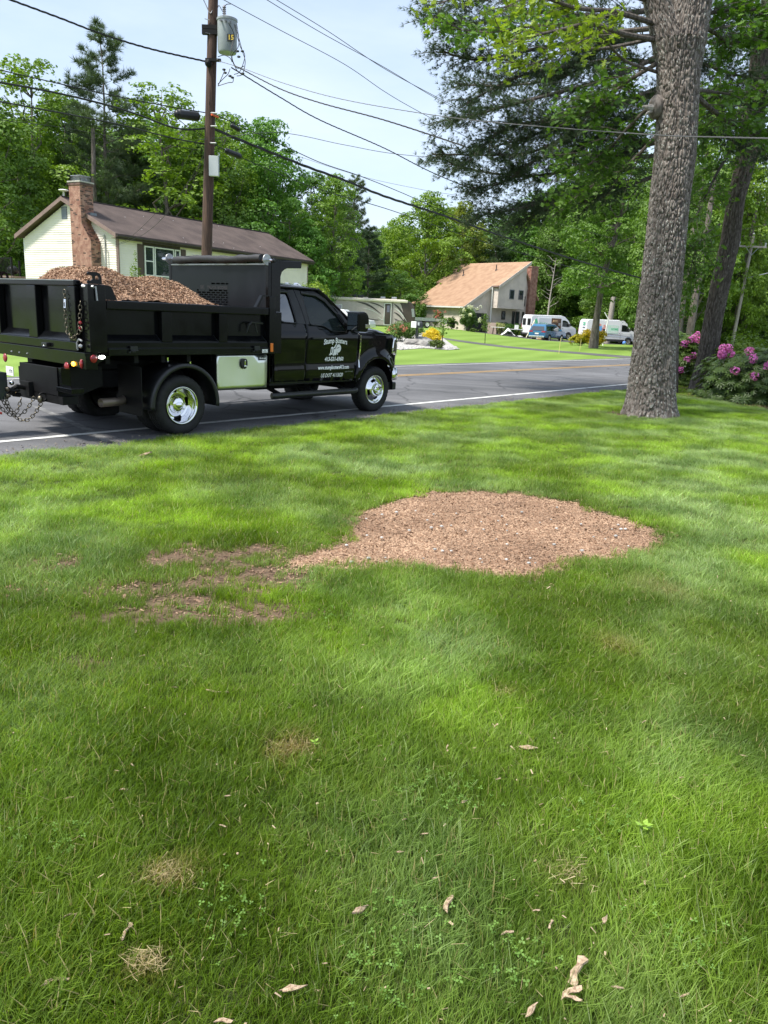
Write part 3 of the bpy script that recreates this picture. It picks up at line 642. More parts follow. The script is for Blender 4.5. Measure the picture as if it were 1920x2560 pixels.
# chains: every link is a piece
def link_mesh(L_, w, r):
    pts = []
    for a in np.linspace(-math.pi/2, math.pi/2, 5): pts.append((L_/2-w/2+math.cos(a)*w/2, math.sin(a)*w/2, 0))
    for a in np.linspace(math.pi/2, 3*math.pi/2, 5): pts.append((-L_/2+w/2+math.cos(a)*w/2, math.sin(a)*w/2, 0))
    mb = MB(); mb.tube(pts+pts[:1], r, 5, cap=False); me = bpy.data.meshes.new('chain_link'); me.from_pydata(mb.v, [], mb.f)
    for p in me.polygons: p.use_smooth = True
    me.materials.append(M['chain']); return me
LK = link_mesh(.062, .036, .0055)
def chain(path, parent, step=.047):
    path = [Vector(p) for p in path]; seg = [(path[i+1]-path[i]).length for i in range(len(path)-1)]; tot = sum(seg); n = int(tot/step)
    for k in range(n+1):
        d = tot*k/n; i = 0
        while i < len(seg)-1 and d > seg[i]: d -= seg[i]; i += 1
        p = path[i].lerp(path[i+1], d/seg[i]); t = (path[i+1]-path[i]).normalized()
        q = t.to_track_quat('X', 'Z'); o = link('chain_link', LK, None, parent, p); o.rotation_euler = (q @ Vector((1,0,0)).rotation_difference(Vector((1,0,0))) @ Matrix.Rotation(R(90)*(k % 2)+.2, 3, 'X').to_quaternion()).to_euler()
def sag(a, b, s, n=9):
    a = Vector(a); b = Vector(b); return [a.lerp(b, t)-Vector((0,0,4*s*t*(1-t))) for t in np.linspace(0, 1, n)]
chain([(-1.37,-.845,1.78),(-1.375,-.85,1.5),(-1.38,-.87,1.34),(-1.38,-.93,1.265),(-1.37,-1.0,1.26),(-1.34,-1.06,1.32),(-1.33,-1.09,1.5),(-1.32,-1.10,1.66)], tg)
mb = MB(); mb.tube([(-1.37,-.845,1.70),(-1.38,-.85,1.60)],.013,6); obj('snap_hook', mb, M['chrome'], tg)
mb = MB(); mb.ico((-1.345,-1.12,1.44),.022,1).ico((-1.35,-1.125,1.38),.022,1); obj('red_tag', mb, M['red'], tg)
mb = MB(); mb.lathe([(.028+.006*math.cos(a), .006*math.sin(a)) for a in np.linspace(0, 2*math.pi, 7)],'x',(-1.36,-1.15,1.37),14); obj('shackle', mb, M['chain'], tg, smooth='all')
mb = MB(); mb.tube([(-1.34,-1.02,1.12),(-1.345,-1.02,1.2),(-1.34,-1.06,1.25),(-1.335,-1.12,1.23)],.012,6).ico((-1.345,-1.10,1.17),.028,1); obj('gate_catch', mb, M['galv'], tg)
# --------------------------------------------------------------- trailer behind the truck (its tongue enters the picture)
tl = empty('towed_trailer', (TX, TY, 0), HD, 'dark navy trailer tongue with dangling safety chains hitched behind the dump truck', 'trailer')
def tlo(nm, mb, m, **k): return obj(nm, mb, m, tl, **k)
mb = MB(); mb.hexa([(-4.2,-.16,.36),(-1.86,-.13,.46),(-1.86,.11,.46),(-4.2,.16,.36),(-4.2,-.16,.66),(-1.86,-.13,.70),(-1.86,.11,.70),(-4.2,.16,.66)]); tongue = tlo('tongue_beam', mb, M['navy'], bevel=.01)
mb = MB(); mb.box(-1.90,-1.80,-.16,.14,.47,.80); obj('coupler_plate', mb, M['navy'], tongue, bevel=.006)
for l in (-.155,.13):
    mb = MB(); mb.prism([(-2.18,.70),(-1.90,.70),(-1.90,.80),(-2.02,.80)], 'y', -l-.01, -l+.01); obj('coupler_gusset', mb, M['navy'], tongue)
mb = MB(); mb.box(-2.3,-2.2,.25,.36,.66,.86); obj('breakaway_box', mb, M['blackplastic'], tongue, bevel=.01)
mb = MB(); mb.lathe([(.06+.018*math.cos(a), .018*math.sin(a)) for a in np.linspace(0, 2*math.pi, 9)],'z',(-1.70,-.09,.57),18).tube([(-1.80,-.09,.57),(-1.76,-.09,.57)],.035,8); obj('lunette_ring', mb, M['frame'], tongue, smooth='all')
mb = MB(); mb.ico((-1.81,-.17,.60),.035,1).ico((-1.81,-.17,.52),.035,1).ico((-1.60,-.55,.50),.035,2,(1,1,1.4)); obj('chain_shackle', mb, M['chain'], tongue, smooth='all')
chain(sag((-1.86,-.10,.47),(-1.60,-.55,.44),.23), tongue); chain(sag((-1.84,-.17,.48),(-1.72,-.30,.47),.16), tongue); chain(sag((-1.90,.0,.46),(-1.56,-.30,.48),.21), tongue)
mb = MB(); mb.tube(sag((-2.5,-.2,.40),(-1.95,-.16,.44),.12),.010,6); obj('brake_cable', mb, M['blackplastic'], tongue, smooth=True)
mb = MB(); mb.bar((-2.02,-.19,.345),(-1.93,-.24,.315),.028); obj('cable_grip', mb, M['red'], tongue, bevel=.006)
mb = MB(); mb.box(-7.4,-4.2,-.85,.85,.60,.72); tlo('trailer_deck', mb, M['navy'])
mb = MB(); mb.tube([(-5.8,-.98,.33),(-5.8,.98,.33)],.04,8); tlo('trailer_axle', mb, M['frame'])
for y in (-.98,.98):
    o = link('wheel', WM['plain'][0][1], None, tl, (-5.8,y,.33)); o.scale = (.82,.9,.82)
# --------------------------------------------------------------- wood chips heaped in the bed
def chip_template():
    TV = np.array([[-.5,-.5,0],[.5,-.42,.05],[.55,.45,0],[-.45,.5,.06],[0,0,.22]], float); TF = np.array([[0,1,4],[1,2,4],[2,3,4],[3,0,4]]); return TV, TF
def heap_z(s, l):
    e = min(1, max(0, (1.12-abs(l))/.75)); e = e*e*(3-2*e)
    g = np.interp(s, [-1.24,-1.0,-.8,-.6,-.3,0,.3,.5,.75,.95,1.2,1.54], [1.76,1.93,2.08,2.10,2.02,1.99,2.03,1.99,1.84,1.70,1.52,1.4])
    return 1.66+(g-1.66)*(.16+.84*e) + .035*mn.noise(Vector((s*3,l*3,5))) + .02*mn.noise(Vector((s*9,l*9,1)))
SS = np.linspace(-1.24,1.54,140); LL = np.linspace(-1.098,1.098,110)
V = np.array([(s, l, heap_z(s, l)+.012*mn.noise(Vector((s*25,l*25,3)))) for s in SS for l in LL]); nv = len(LL)
F = np.array([(i*nv+j, (i+1)*nv+j, (i+1)*nv+j+1, i*nv+j+1) for i in range(len(SS)-1) for j in range(nv-1)])
M['chips'] = leafmat('wood_chips', (.16,.09,.055), (.58,.385,.255), 0, rough=.9, nscale=7)
M['chipbase'] = mat('chip_base', (.17,.10,.062), .95, col2=(.33,.20,.135), vscale=22, bump=.8, bscale=70)
hp_e = empty('wood_chip_heap', (TX, TY, 0), HD, 'tall heap of reddish brown wood chips filling the dump bed', 'wood chips')
link('heap', npmesh('heap', V, F, smooth=True), M['chipbase'], hp_e)
n = 24000; s_ = rng.uniform(-1.22,1.52,n); l_ = rng.uniform(-1.08,1.08,n); pos = np.array([(a, b, heap_z(a, b)+.012) for a, b in zip(s_, l_)])
TV, TF = chip_template(); X, Y, Z = frames(np.array([0,0,1.])+rng.normal(size=(n,3))*.55); sc = np.stack([rng.uniform(.015,.045,n), rng.uniform(.007,.015,n), rng.uniform(.01,.016,n)], 1)
V, F, rn_ = scatter(TV, TF, pos, X, Y, Z, sc, np.clip(rng.normal(.5,.3,n),0,1))
tagp(link('loose_chips', npmesh('loose_chips', V, F, {'rnd': rn_}), M['chips'], hp_e), kind='stuff')
# ================================================================ GROUND, ROAD, LAWN
def rp(t, p, z=0): v = rdir*t+rnor*p; return (v.x, v.y, z)
def worldpos(nt):
    return N(nt, 'ShaderNodeNewGeometry').outputs['Position']
def groundmat(name, c1, c2, c3, s1=.25, s2=6, bump=.4, stripes=0):
    m = bpy.data.materials.new(name); m.use_nodes = True; nt = m.node_tree; b = nt.nodes['Principled BSDF']; P = worldpos(nt)
    n1 = N(nt, 'ShaderNodeTexNoise'); n1.inputs['Scale'].default_value = s1; n1.inputs['Detail'].default_value = 5; nt.links.new(P, n1.inputs[0])
    n2 = N(nt, 'ShaderNodeTexNoise'); n2.inputs['Scale'].default_value = s2; n2.inputs['Detail'].default_value = 8; n2.inputs['Roughness'].default_value = .7; nt.links.new(P, n2.inputs[0])
    m1 = N(nt, 'ShaderNodeMapRange'); m1.inputs[1].default_value = .35; m1.inputs[2].default_value = .65; nt.links.new(n1.outputs[0], m1.inputs[0])
    m2 = N(nt, 'ShaderNodeMapRange'); m2.inputs[1].default_value = .3; m2.inputs[2].default_value = .7; nt.links.new(n2.outputs[0], m2.inputs[0])
    fac = m1.outputs[0]
    if stripes:
        mp = N(nt, 'ShaderNodeMapping'); mp.inputs[2].default_value = (0,0,R(stripes)); nt.links.new(P, mp.inputs[0])
        w = N(nt, 'ShaderNodeTexWave'); w.inputs['Scale'].default_value = .16; w.inputs['Distortion'].default_value = 1.5; w.inputs['Detail'].default_value = 2; nt.links.new(mp.outputs[0], w.inputs[0])
        av = N(nt, 'ShaderNodeMath', operation='MULTIPLY_ADD'); av.inputs[1].default_value = .45; nt.links.new(w.outputs[1], av.inputs[0])
        mm = N(nt, 'ShaderNodeMath', operation='MULTIPLY'); mm.inputs[1].default_value = .6; nt.links.new(fac, mm.inputs[0]); nt.links.new(mm.outputs[0], av.inputs[2]); fac = av.outputs[0]
    x1 = N(nt, 'ShaderNodeMix', data_type='RGBA'); x1.inputs[6].default_value = (*c1,1); x1.inputs[7].default_value = (*c2,1); nt.links.new(fac, x1.inputs[0])
    x2 = N(nt, 'ShaderNodeMix', data_type='RGBA'); x2.inputs[7].default_value = (*c3,1); nt.links.new(x1.outputs[2], x2.inputs[6])
    q = N(nt, 'ShaderNodeMath', operation='MULTIPLY'); q.inputs[1].default_value = .6; nt.links.new(m2.outputs[0], q.inputs[0]); nt.links.new(q.outputs[0], x2.inputs[0])
    nt.links.new(x2.outputs[2], b.inputs['Base Color']); b.inputs['Roughness'].default_value = .95; b.inputs['Specular IOR Level'].default_value = .15
    bp = N(nt, 'ShaderNodeBump'); bp.inputs['Strength'].default_value = bump; bp.inputs['Distance'].default_value = .05; nt.links.new(n2.outputs[0], bp.inputs['Height']); nt.links.new(bp.outputs[0], b.inputs['Normal'])
    return m
M['farground'] = groundmat('meadow_ground', (.035,.05,.015), (.06,.075,.022), (.05,.045,.02))
M['farlawn'] = groundmat('mown_grass', (.14,.225,.035), (.24,.35,.08), (.11,.185,.03), s1=.12, s2=9, bump=.35, stripes=20)
# one ground sheet reaching the horizon
def sheet(xs, ys, zf): 
    V = np.array([(x, y, zf(x, y)) for x in xs for y in ys]); n = len(ys)
    F = np.array([(i*n+j, (i+1)*n+j, (i+1)*n+j+1, i*n+j+1) for i in range(len(xs)-1) for j in range(n-1)]); return V, F
xs = np.concatenate([[-1500,-700,-300,-140],np.arange(-90,121,3.0),[180,330,700,1500]]); ys = np.concatenate([[-600,-200,-60],np.arange(-20,141,3.0),[190,330,700,1500]])
V, F = sheet(xs, ys, lambda x, y: terr(x, y)-.05); tagp(link('ground', npmesh('ground', V, F, smooth=True), M['farground']), kind='structure')
# neighbours' mown lawn beyond the road
ts = np.arange(-40,170,2.0); ps = np.concatenate([[16.75],np.arange(18,62,1.5)])
V = np.array([rp(t, p) for t in ts for p in ps]); V[:,2] = [terr(x, y)+.006 for x, y, z in V]; n = len(ps)
F = np.array([(i*n+j, (i+1)*n+j, (i+1)*n+j+1, i*n+j+1) for i in range(len(ts)-1) for j in range(n-1)])
tagp(link('far_lawn', npmesh('far_lawn', V, F, smooth=True), M['farlawn']), kind='structure')
# asphalt
def asphalt(name, base, bright):
    m = bpy.data.materials.new(name); m.use_nodes = True; nt = m.node_tree; b = nt.nodes['Principled BSDF']; P = worldpos(nt)
    n1 = N(nt, 'ShaderNodeTexNoise'); n1.inputs['Scale'].default_value = .5; n1.inputs['Detail'].default_value = 6; nt.links.new(P, n1.inputs[0])
    mp = N(nt, 'ShaderNodeMapping'); mp.inputs[2].default_value = (0,0,-RA); mp.inputs[3].default_value = (.12,1.4,1); nt.links.new(P, mp.inputs[0])
    n3 = N(nt, 'ShaderNodeTexNoise'); n3.inputs['Scale'].default_value = 1.3; n3.inputs['Detail'].default_value = 4; nt.links.new(mp.outputs[0], n3.inputs[0])
    n2 = N(nt, 'ShaderNodeTexNoise'); n2.inputs['Scale'].default_value = 130; n2.inputs['Detail'].default_value = 3; nt.links.new(P, n2.inputs[0])
    ad = N(nt, 'ShaderNodeMath', operation='ADD'); nt.links.new(n1.outputs[0], ad.inputs[0]); nt.links.new(n3.outputs[0], ad.inputs[1])
    mr = N(nt, 'ShaderNodeMapRange'); mr.inputs[1].default_value = .75; mr.inputs[2].default_value = 1.25; nt.links.new(ad.outputs[0], mr.inputs[0])
    x1 = N(nt, 'ShaderNodeMix', data_type='RGBA'); x1.inputs[6].default_value = (*base,1); x1.inputs[7].default_value = (*bright,1); nt.links.new(mr.outputs[0], x1.inputs[0])
    x2 = N(nt, 'ShaderNodeMix', data_type='RGBA', blend_type='OVERLAY'); x2.inputs[0].default_value = .75; nt.links.new(x1.outputs[2], x2.inputs[6]); nt.links.new(n2.outputs[0], x2.inputs[7])
    # cracks
    vo = N(nt, 'ShaderNodeTexVoronoi', feature='DISTANCE_TO_EDGE'); vo.inputs['Scale'].default_value = .55
    nz = N(nt, 'ShaderNodeTexNoise'); nz.inputs['Scale'].default_value = 1.2; nz.inputs['Detail'].default_value = 6; nt.links.new(P, nz.inputs[0])
    mv = N(nt, 'ShaderNodeMix', data_type='VECTOR'); mv.inputs[0].default_value = .35; nt.links.new(P, mv.inputs[4]); nt.links.new(nz.outputs[1], mv.inputs[5]); nt.links.new(mv.outputs[1], vo.inputs[0])
    cr = N(nt, 'ShaderNodeMapRange'); cr.inputs[1].default_value = 0; cr.inputs[2].default_value = .012; cr.inputs[3].default_value = .45; cr.inputs[4].default_value = 1; nt.links.new(vo.outputs[0], cr.inputs[0])
    x3 = N(nt, 'ShaderNodeMix', data_type='RGBA', blend_type='MULTIPLY'); x3.inputs[0].default_value = 1; nt.links.new(x2.outputs[2], x3.inputs[6]); nt.links.new(cr.outputs[0], x3.inputs[7])
    nt.links.new(x3.outputs[2], b.inputs['Base Color']); b.inputs['Roughness'].default_value = .8; b.inputs['Specular IOR Level'].default_value = .4
    bp = N(nt, 'ShaderNodeBump'); bp.inputs['Strength'].default_value = .5; bp.inputs['Distance'].default_value = .006; nt.links.new(n2.outputs[0], bp.inputs['Height']); nt.links.new(bp.outputs[0], b.inputs['Normal'])
    return m
M['asphalt'] = asphalt('asphalt', (.075,.075,.080), (.150,.150,.158)); M['drive'] = asphalt('driveway_asphalt', (.07,.068,.07), (.12,.115,.115))
def roadz(p): return .0+.07*(1-((p-13.2)/4.2)**2)-.068*(0) if 9.0 < p < 17 else 0
def rz(p): return .07*max(0, 1-((p-13.4)/4.4)**2)
def strip(name, p0, p1, z, m, t0=-45, t1=170, dt=2.0, wob=0, kind='structure', npz=2, seed=0):
    ts = np.arange(t0, t1+.01, dt); V = []; k = npz
    for t in ts:
        for j in range(k):
            p = p0+(p1-p0)*j/(k-1)
            if wob and j in (0, k-1): p += wob*mn.noise(Vector((t*1.3+seed, j*7.1, 0)))+wob*.5*mn.noise(Vector((t*6+seed, j*3.1, 0)))
            V.append(rp(t, p, z+rz(p)))
    F = [(i*k+j, (i+1)*k+j, (i+1)*k+j+1, i*k+j+1) for i in range(len(ts)-1) for j in range(k-1)]
    return tagp(link(name, npmesh(name, np.array(V), np.array(F), smooth=True), m), kind=kind)
strip('road', 8.42, 16.85, 0.010, M['asphalt'], npz=18, dt=.5, wob=.10)
wp = mat('worn_white_line', (.60,.60,.58), .7, col2=(.22,.22,.22), vscale=5, c2range=(.56,.74), vdetail=9, coords='Object', stretch=(1,1,1)); yp = mat('worn_yellow_line', (.50,.30,.09), .7, col2=(.24,.19,.11), vscale=4, c2range=(.58,.8), vdetail=9)
strip('white_edge_line', 9.27, 9.38, .016, wp, dt=.1, wob=.012, t0=-20, t1=90)
strip('white_edge_line', 16.15, 16.26, .016, wp, wob=.01, dt=.5, seed=5)
strip('yellow_centre_line', 13.55, 13.63, .016, yp, wob=.008, dt=.5, seed=9)
strip('yellow_centre_line', 13.33, 13.41, .016, yp, wob=.008, dt=.5, seed=11)
# strip painted along the edge of the truck's shadow on the lane
sp = mat('shadow_edge_grey', (.16,.16,.16), .85, var=.3, vscale=9)
def flat(name, pts, z, m, kind='structure'):
    V, F = cdt(pts, g=.25); return tagp(obj(name, MB().add([(x, y, z+rz(rnor.x*x+rnor.y*y)) for x, y in V], F), m, recalc=False), kind=kind)
a = [onground(*p).xy for p in [(60,1020),(112,1032),(118,1036),(240,1082),(285,1106),(262,1108),(225,1088),(110,1040)]]
flat('shadow_edge', [tuple(v) for v in a], .014, sp)
# driveway strips on the neighbours' side
def tz(name, pts, m, off=.014):
    V, F = cdt(pts, g=1.2); return tagp(obj(name, MB().add([(x, y, terr(x, y)+off) for x, y in V], F), m, recalc=False), kind='structure')
tz('driveway', [(12.4,41.2),(16.5,38.4),(14.5,43.0),(8.8,49.2),(5.9,52.6),(3.4,54.6),(2.4,54.0),(5.2,50.6)], M['drive'])
tz('parking_area', [(8.2,84.6),(10.0,81.0),(14,76.6),(20,75.4),(27,77),(30,84),(22,93),(13,93)], M['drive'])
M['pebble'] = mat('white_gravel', (.5,.49,.46), .9, col2=(.24,.23,.22), vscale=11, bump=.6, bscale=30)
# ------------------------------------------------------------ near lawn: bare patches read from the photograph
patch = [(860,65),(1000,62),(1140,75),(1290,100),(1420,140),(1530,178),(1580,205),(1572,250),(1500,272),(1380,288),(1280,310),(1190,330),(1110,345),(1000,338),(900,322),(780,316),(640,322),(520,322),(430,310),(385,288),(440,262),(520,240),(575,208),(600,160),(640,125),(720,100),(790,80)]
PP = np.array([onground(400+x/1.257, 1180+y/1.257).xy[:] for x, y in patch])
def polydist(pts, poly):
    """signed distance (negative inside) of pts (n,2) to polygon"""
    x, y = pts[:,0], pts[:,1]; ins = np.zeros(len(pts), bool); d = np.full(len(pts), 1e9); n = len(poly)
    for i in range(n):
        a, b = poly[i-1], poly[i]
        c = ((a[1] > y) != (b[1] > y)) & (x < (b[0]-a[0])*(y-a[1])/(b[1]-a[1]+1e-12)+a[0]); ins ^= c
        ab = b-a; t = np.clip(((x-a[0])*ab[0]+(y-a[1])*ab[1])/(ab@ab), 0, 1); d = np.minimum(d, np.hypot(x-a[0]-t*ab[0], y-a[1]-t*ab[1]))
    return np.where(ins, -d, d)
thin = [(470,1400,130,36,.95),(640,1420,120,50,.6),(60,1500,90,26,.6),(420,1540,150,40,.5),(560,1480,120,40,.95),(640,1540,110,34,.9),(350,1480,120,34,.8),(560,1560,90,20,.8),(120,1420,90,22,.7),(260,1540,90,22,.7),(200,1670,60,22,.9),(700,1450,90,50,.8),(520,1395,60,26,.75),(600,1440,75,30,.7),(590,1500,90,38,.8),(690,1530,70,24,.6),(330,1530,75,22,.55),(180,1410,60,16,.5),(70,1425,40,14,.45),(210,1660,40,18,.6),(660,1390,60,40,.6),(750,1550,50,22,.35),(620,1400,150,60,.3),(350,1440,120,30,.25)]   # px, py, rx, ry (photo pixels), strength: bare soil showing between thin grass
straw = [(722,1886,52,26,1.0),(415,2205,55,30,.9),(360,2425,45,30,.6),(1260,1745,30,12,.4),(1540,1625,50,22,.45),(1420,2200,60,40,.25),(1650,1480,60,25,.35)]
def spots(lst, P):
    out = np.zeros(len(P))
    for px, py, rx, ry, s in lst:
        c = onground(px, py); ax = onground(px+rx, py)-c; ay = onground(px, py-ry)-c
        u = ((P[:,0]-c.x)*ax.x+(P[:,1]-c.y)*ax.y)/ax.xy.length_squared; v = ((P[:,0]-c.x)*ay.x+(P[:,1]-c.y)*ay.y)/ay.xy.length_squared
        out = np.maximum(out, s*np.clip(1.5-np.sqrt(u*u+v*v), 0, 1))
    return np.clip(out, 0, 1)
GX = np.arange(-9,17.01,.065); GY = np.arange(.6,27.01,.065)
gx, gy = np.meshgrid(GX, GY, indexing='ij'); PT = np.stack([gx.ravel(), gy.ravel()], 1)
nz = np.array([mn.noise(Vector((x*3.1,y*3.1,0)))*.7+mn.noise(Vector((x*9,y*9,4)))*.7+mn.noise(Vector((x*19,y*19,4)))*.5 for x, y in PT])
sdp = polydist(PT, PP)+nz*.16
bare = np.clip(-sdp/.12+.3, 0, 1); soil = np.clip(spots(thin, PT)*(1.7+nz*2.6), 0, 1); strw = spots(straw, PT)*np.clip(1+nz*.8, 0, 1)
perp = PT[:,0]*rnor.x+PT[:,1]*rnor.y
edge = np.clip((8.55+.10*nz-perp)/.08, 0, 1)
mulch_c = [onground(x, y).xy for x, y in [(1660,1040),(1740,975),(1800,985),(1920,1020),(2100,1030)]]
md = np.min([np.hypot(PT[:,0]-(a.x+(b.x-a.x)*t), PT[:,1]-(a.y+(b.y-a.y)*t)) for a, b in zip(mulch_c[1:-1], mulch_c[2:]) for t in np.linspace(0,1,12)], 0)
mulch = np.clip((1.1-md+nz*.8)/.6, 0, 1)
oakd = np.hypot(PT[:,0]-4.75, PT[:,1]-15.1); mulch = np.maximum(mulch, np.clip((.72-oakd+nz*.25)/.12, 0, 1)*.9)
camd = np.hypot(PT[:,0], PT[:,1]); near = 1+1.9*np.clip((7.5-camd)/4.5, 0, 1)
dens = near*np.clip(1-bare*1.25, 0, 1)*(1-.88*soil)*edge*(1-.9*mulch)*(1-.25*strw)
under = polydist(PT, np.array([rp(t, p)[:2] for t, p in ((-60,8.3),(160,8.3),(160,60),(-60,60))]))
keep = perp < 8.9
lz = lambda x, y: .03*mn.noise(Vector((x*.35,y*.35,2)))*min(1, max(0, (8.3-(rnor.x*x+rnor.y*y))/2.0))
LZ = np.array([lz(x, y) for x, y in PT]) + .015*np.clip(bare,0,1)*np.array([.5+mn.noise(Vector((x*1.3,y*1.3,8))) for x, y in PT])
V = np.column_stack([PT, LZ+np.where(perp > 8.6, -.02, .006)]); n = len(GY)
I = np.arange(len(PT)).reshape(len(GX), n); F = np.stack([I[:-1,:-1], I[1:,:-1], I[1:,1:], I[:-1,1:]], -1).reshape(-1, 4)
F = F[keep[F].all(1)]
me = npmesh('lawn', V, F, {'dens': dens, 'bare': bare, 'soil': np.maximum(soil, mulch), 'straw': strw}, smooth=True)
def lawnmat():
    m = bpy.data.materials.new('lawn_soil'); m.use_nodes = True; nt = m.node_tree; b = nt.nodes['Principled BSDF']; P = worldpos(nt)
    n2 = N(nt, 'ShaderNodeTexNoise'); n2.inputs['Scale'].default_value = 16; n2.inputs['Detail'].default_value = 9; n2.inputs['Roughness'].default_value = .75; nt.links.new(P, n2.inputs[0])
    mr = N(nt, 'ShaderNodeMapRange'); mr.inputs[1].default_value = .35; mr.inputs[2].default_value = .65; nt.links.new(n2.outputs[0], mr.inputs[0])
    def mixc(a, b_, f): 
        x = N(nt, 'ShaderNodeMix', data_type='RGBA')
        for sck, v in ((x.inputs[6], a), (x.inputs[7], b_)):
            if isinstance(v, tuple): sck.default_value = (*v, 1)
            else: nt.links.new(v, sck)
        nt.links.new(f, x.inputs[0]); return x.outputs[2]
    at_ = lambda n_: N(nt, 'ShaderNodeAttribute', attribute_name=n_).outputs['Fac']
    turf = mixc((.035,.045,.014), (.075,.10,.03), mr.outputs[0]); soilc = mixc((.075,.050,.034), (.20,.14,.095), mr.outputs[0]); chipc = mixc((.15,.085,.052), (.36,.22,.14), mr.outputs[0])
    c = mixc(turf, soilc, at_('soil')); c = mixc(c, chipc, at_('bare')); nt.links.new(c, b.inputs['Base Color']); b.inputs['Roughness'].default_value = .95; b.inputs['Specular IOR Level'].default_value = .1
    bp = N(nt, 'ShaderNodeBump'); bp.inputs['Strength'].default_value = .8; bp.inputs['Distance'].default_value = .02; nt.links.new(n2.outputs[0], bp.inputs['Height']); nt.links.new(bp.outputs[0], b.inputs['Normal'])
    return m
lawn = tagp(link('lawn', me, lawnmat()), kind='structure')
# ------------------------------------------------------------ grass blades
def grassmat():
    m = bpy.data.materials.new('grass_blade'); m.use_nodes = True; nt = m.node_tree; b = nt.nodes['Principled BSDF']; o = nt.nodes['Material Output']; P = worldpos(nt)
    rnd = N(nt, 'ShaderNodeAttribute', attribute_name='rnd').outputs['Fac']; tip = N(nt, 'ShaderNodeAttribute', attribute_name='tip').outputs['Fac']
    st = N(nt, 'ShaderNodeAttribute', attribute_name='istraw', attribute_type='INSTANCER').outputs['Fac']
    def nz(s, d=3):
        n = N(nt, 'ShaderNodeTexNoise'); n.inputs['Scale'].default_value = s; n.inputs['Detail'].default_value = d; nt.links.new(P, n.inputs[0]); return n.outputs[0]
    def mr(v, a, b_, c=0, d=1):
        n = N(nt, 'ShaderNodeMapRange'); n.inputs[1].default_value = a; n.inputs[2].default_value = b_; n.inputs[3].default_value = c; n.inputs[4].default_value = d; nt.links.new(v, n.inputs[0]); return n.outputs[0]
    def mixc(a, b_, f, bt='MIX'):
        x = N(nt, 'ShaderNodeMix', data_type='RGBA', blend_type=bt)
        for sck, v in ((x.inputs[6], a), (x.inputs[7], b_)):
            if isinstance(v, tuple): sck.default_value = (*v, 1)
            else: nt.links.new(v, sck)
        if isinstance(f, float): x.inputs[0].default_value = f
        else: nt.links.new(f, x.inputs[0])
        return x.outputs[2]
    # two kinds of grass grow in drifts: yellow-green rye and bluish fescue
    kind = mr(nz(.75, 4), .44, .58); deep = mr(nz(1.9, 3), .38, .62); sx = N(nt, 'ShaderNodeSeparateXYZ'); nt.links.new(P, sx.inputs[0]); lb = N(nt, 'ShaderNodeMath', operation='ADD'); nt.links.new(nz(.42, 3), lb.inputs[0]); nt.links.new(mr(sx.outputs[1], 2.0, 9.0, -.06, .10), lb.inputs[1]); tone_mix = mr(lb.outputs[0], .40, .60)  # besides the noise, the grass turns paler away from the camera
    warm = mixc((.170,.285,.024), (.370,.550,.065), deep); cool = mixc((.200,.310,.100), (.400,.530,.230), deep)
    c = mixc(warm, cool, kind); dk = mixc((.105,.180,.016), (.165,.255,.030), deep); c = mixc(dk, c, tone_mix)
    var = mr(rnd, 0, 1, .62, 1.35); x = N(nt, 'ShaderNodeMix', data_type='RGBA', blend_type='MULTIPLY'); x.inputs[0].default_value = 1; nt.links.new(c, x.inputs[6]); nt.links.new(var, x.inputs[7]); c = x.outputs[2]
    dry = mr(rnd, .970, .975); c = mixc(c, (.42,.36,.18), dry)
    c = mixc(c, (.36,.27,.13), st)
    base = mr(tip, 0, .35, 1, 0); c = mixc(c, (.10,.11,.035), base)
    nt.links.new(c, b.inputs['Base Color']); b.inputs['Roughness'].default_value = .42; b.inputs['Specular IOR Level'].default_value = .4
    tr = N(nt, 'ShaderNodeBsdfTranslucent'); g = mixc(c, (1.25,1.3,.4), 1.0, 'MULTIPLY'); nt.links.new(g, tr.inputs[0])
    ms = N(nt, 'ShaderNodeMixShader'); ms.inputs[0].default_value = .5; nt.links.new(b.outputs[0], ms.inputs[1]); nt.links.new(tr.outputs[0], ms.inputs[2]); nt.links.new(ms.outputs[0], o.inputs[0])
    return m
M['grass'] = grassmat()
def tuft(name, n, rad, h, w, lean, seed):
    g = np.random.default_rng(seed); V, F, rn, tp = [], [], [], []
    for i in range(n):
        a = g.uniform(0, 6.283); r = rad*math.sqrt(g.uniform()); x, y = r*math.cos(a), r*math.sin(a); hh = h*g.uniform(.5,1.15)*(1.35 if g.random() < .08 else 1); ww = w*g.uniform(.6,1.2)
        l = lean*g.uniform(.2,1.3)*hh; d = g.normal(0, 1.15); dx, dy = math.cos(d)*l, math.sin(d)*l; t = g.uniform(0, 6.283); wx, wy = math.cos(t)*ww/2, math.sin(t)*ww/2; b = len(V)
        V += [(x-wx,y-wy,-.005),(x+wx,y+wy,-.005),(x-wx*.8+dx*.22,y-wy*.8+dy*.22,hh*.5),(x+wx*.8+dx*.22,y+wy*.8+dy*.22,hh*.5),(x+dx,y+dy,hh*(1-.12*lean))]
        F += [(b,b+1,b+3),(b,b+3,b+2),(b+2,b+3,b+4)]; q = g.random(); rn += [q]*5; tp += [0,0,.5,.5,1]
    return npmesh(name, np.array(V), np.array(F), {'rnd': np.array(rn), 'tip': np.array(tp)})
gcol = bpy.data.collections.new('grass_tufts')
for k in range(6):
    me = tuft('grass_tuft', 36, .050, (.056,.066,.050,.072,.060,.052)[k], .0036, (.55,.7,.45,.9,.65,1.1)[k], 40+k); me.materials.append(M['grass'])
    o = bpy.data.objects.new('grass_tuft', me); gcol.objects.link(o)
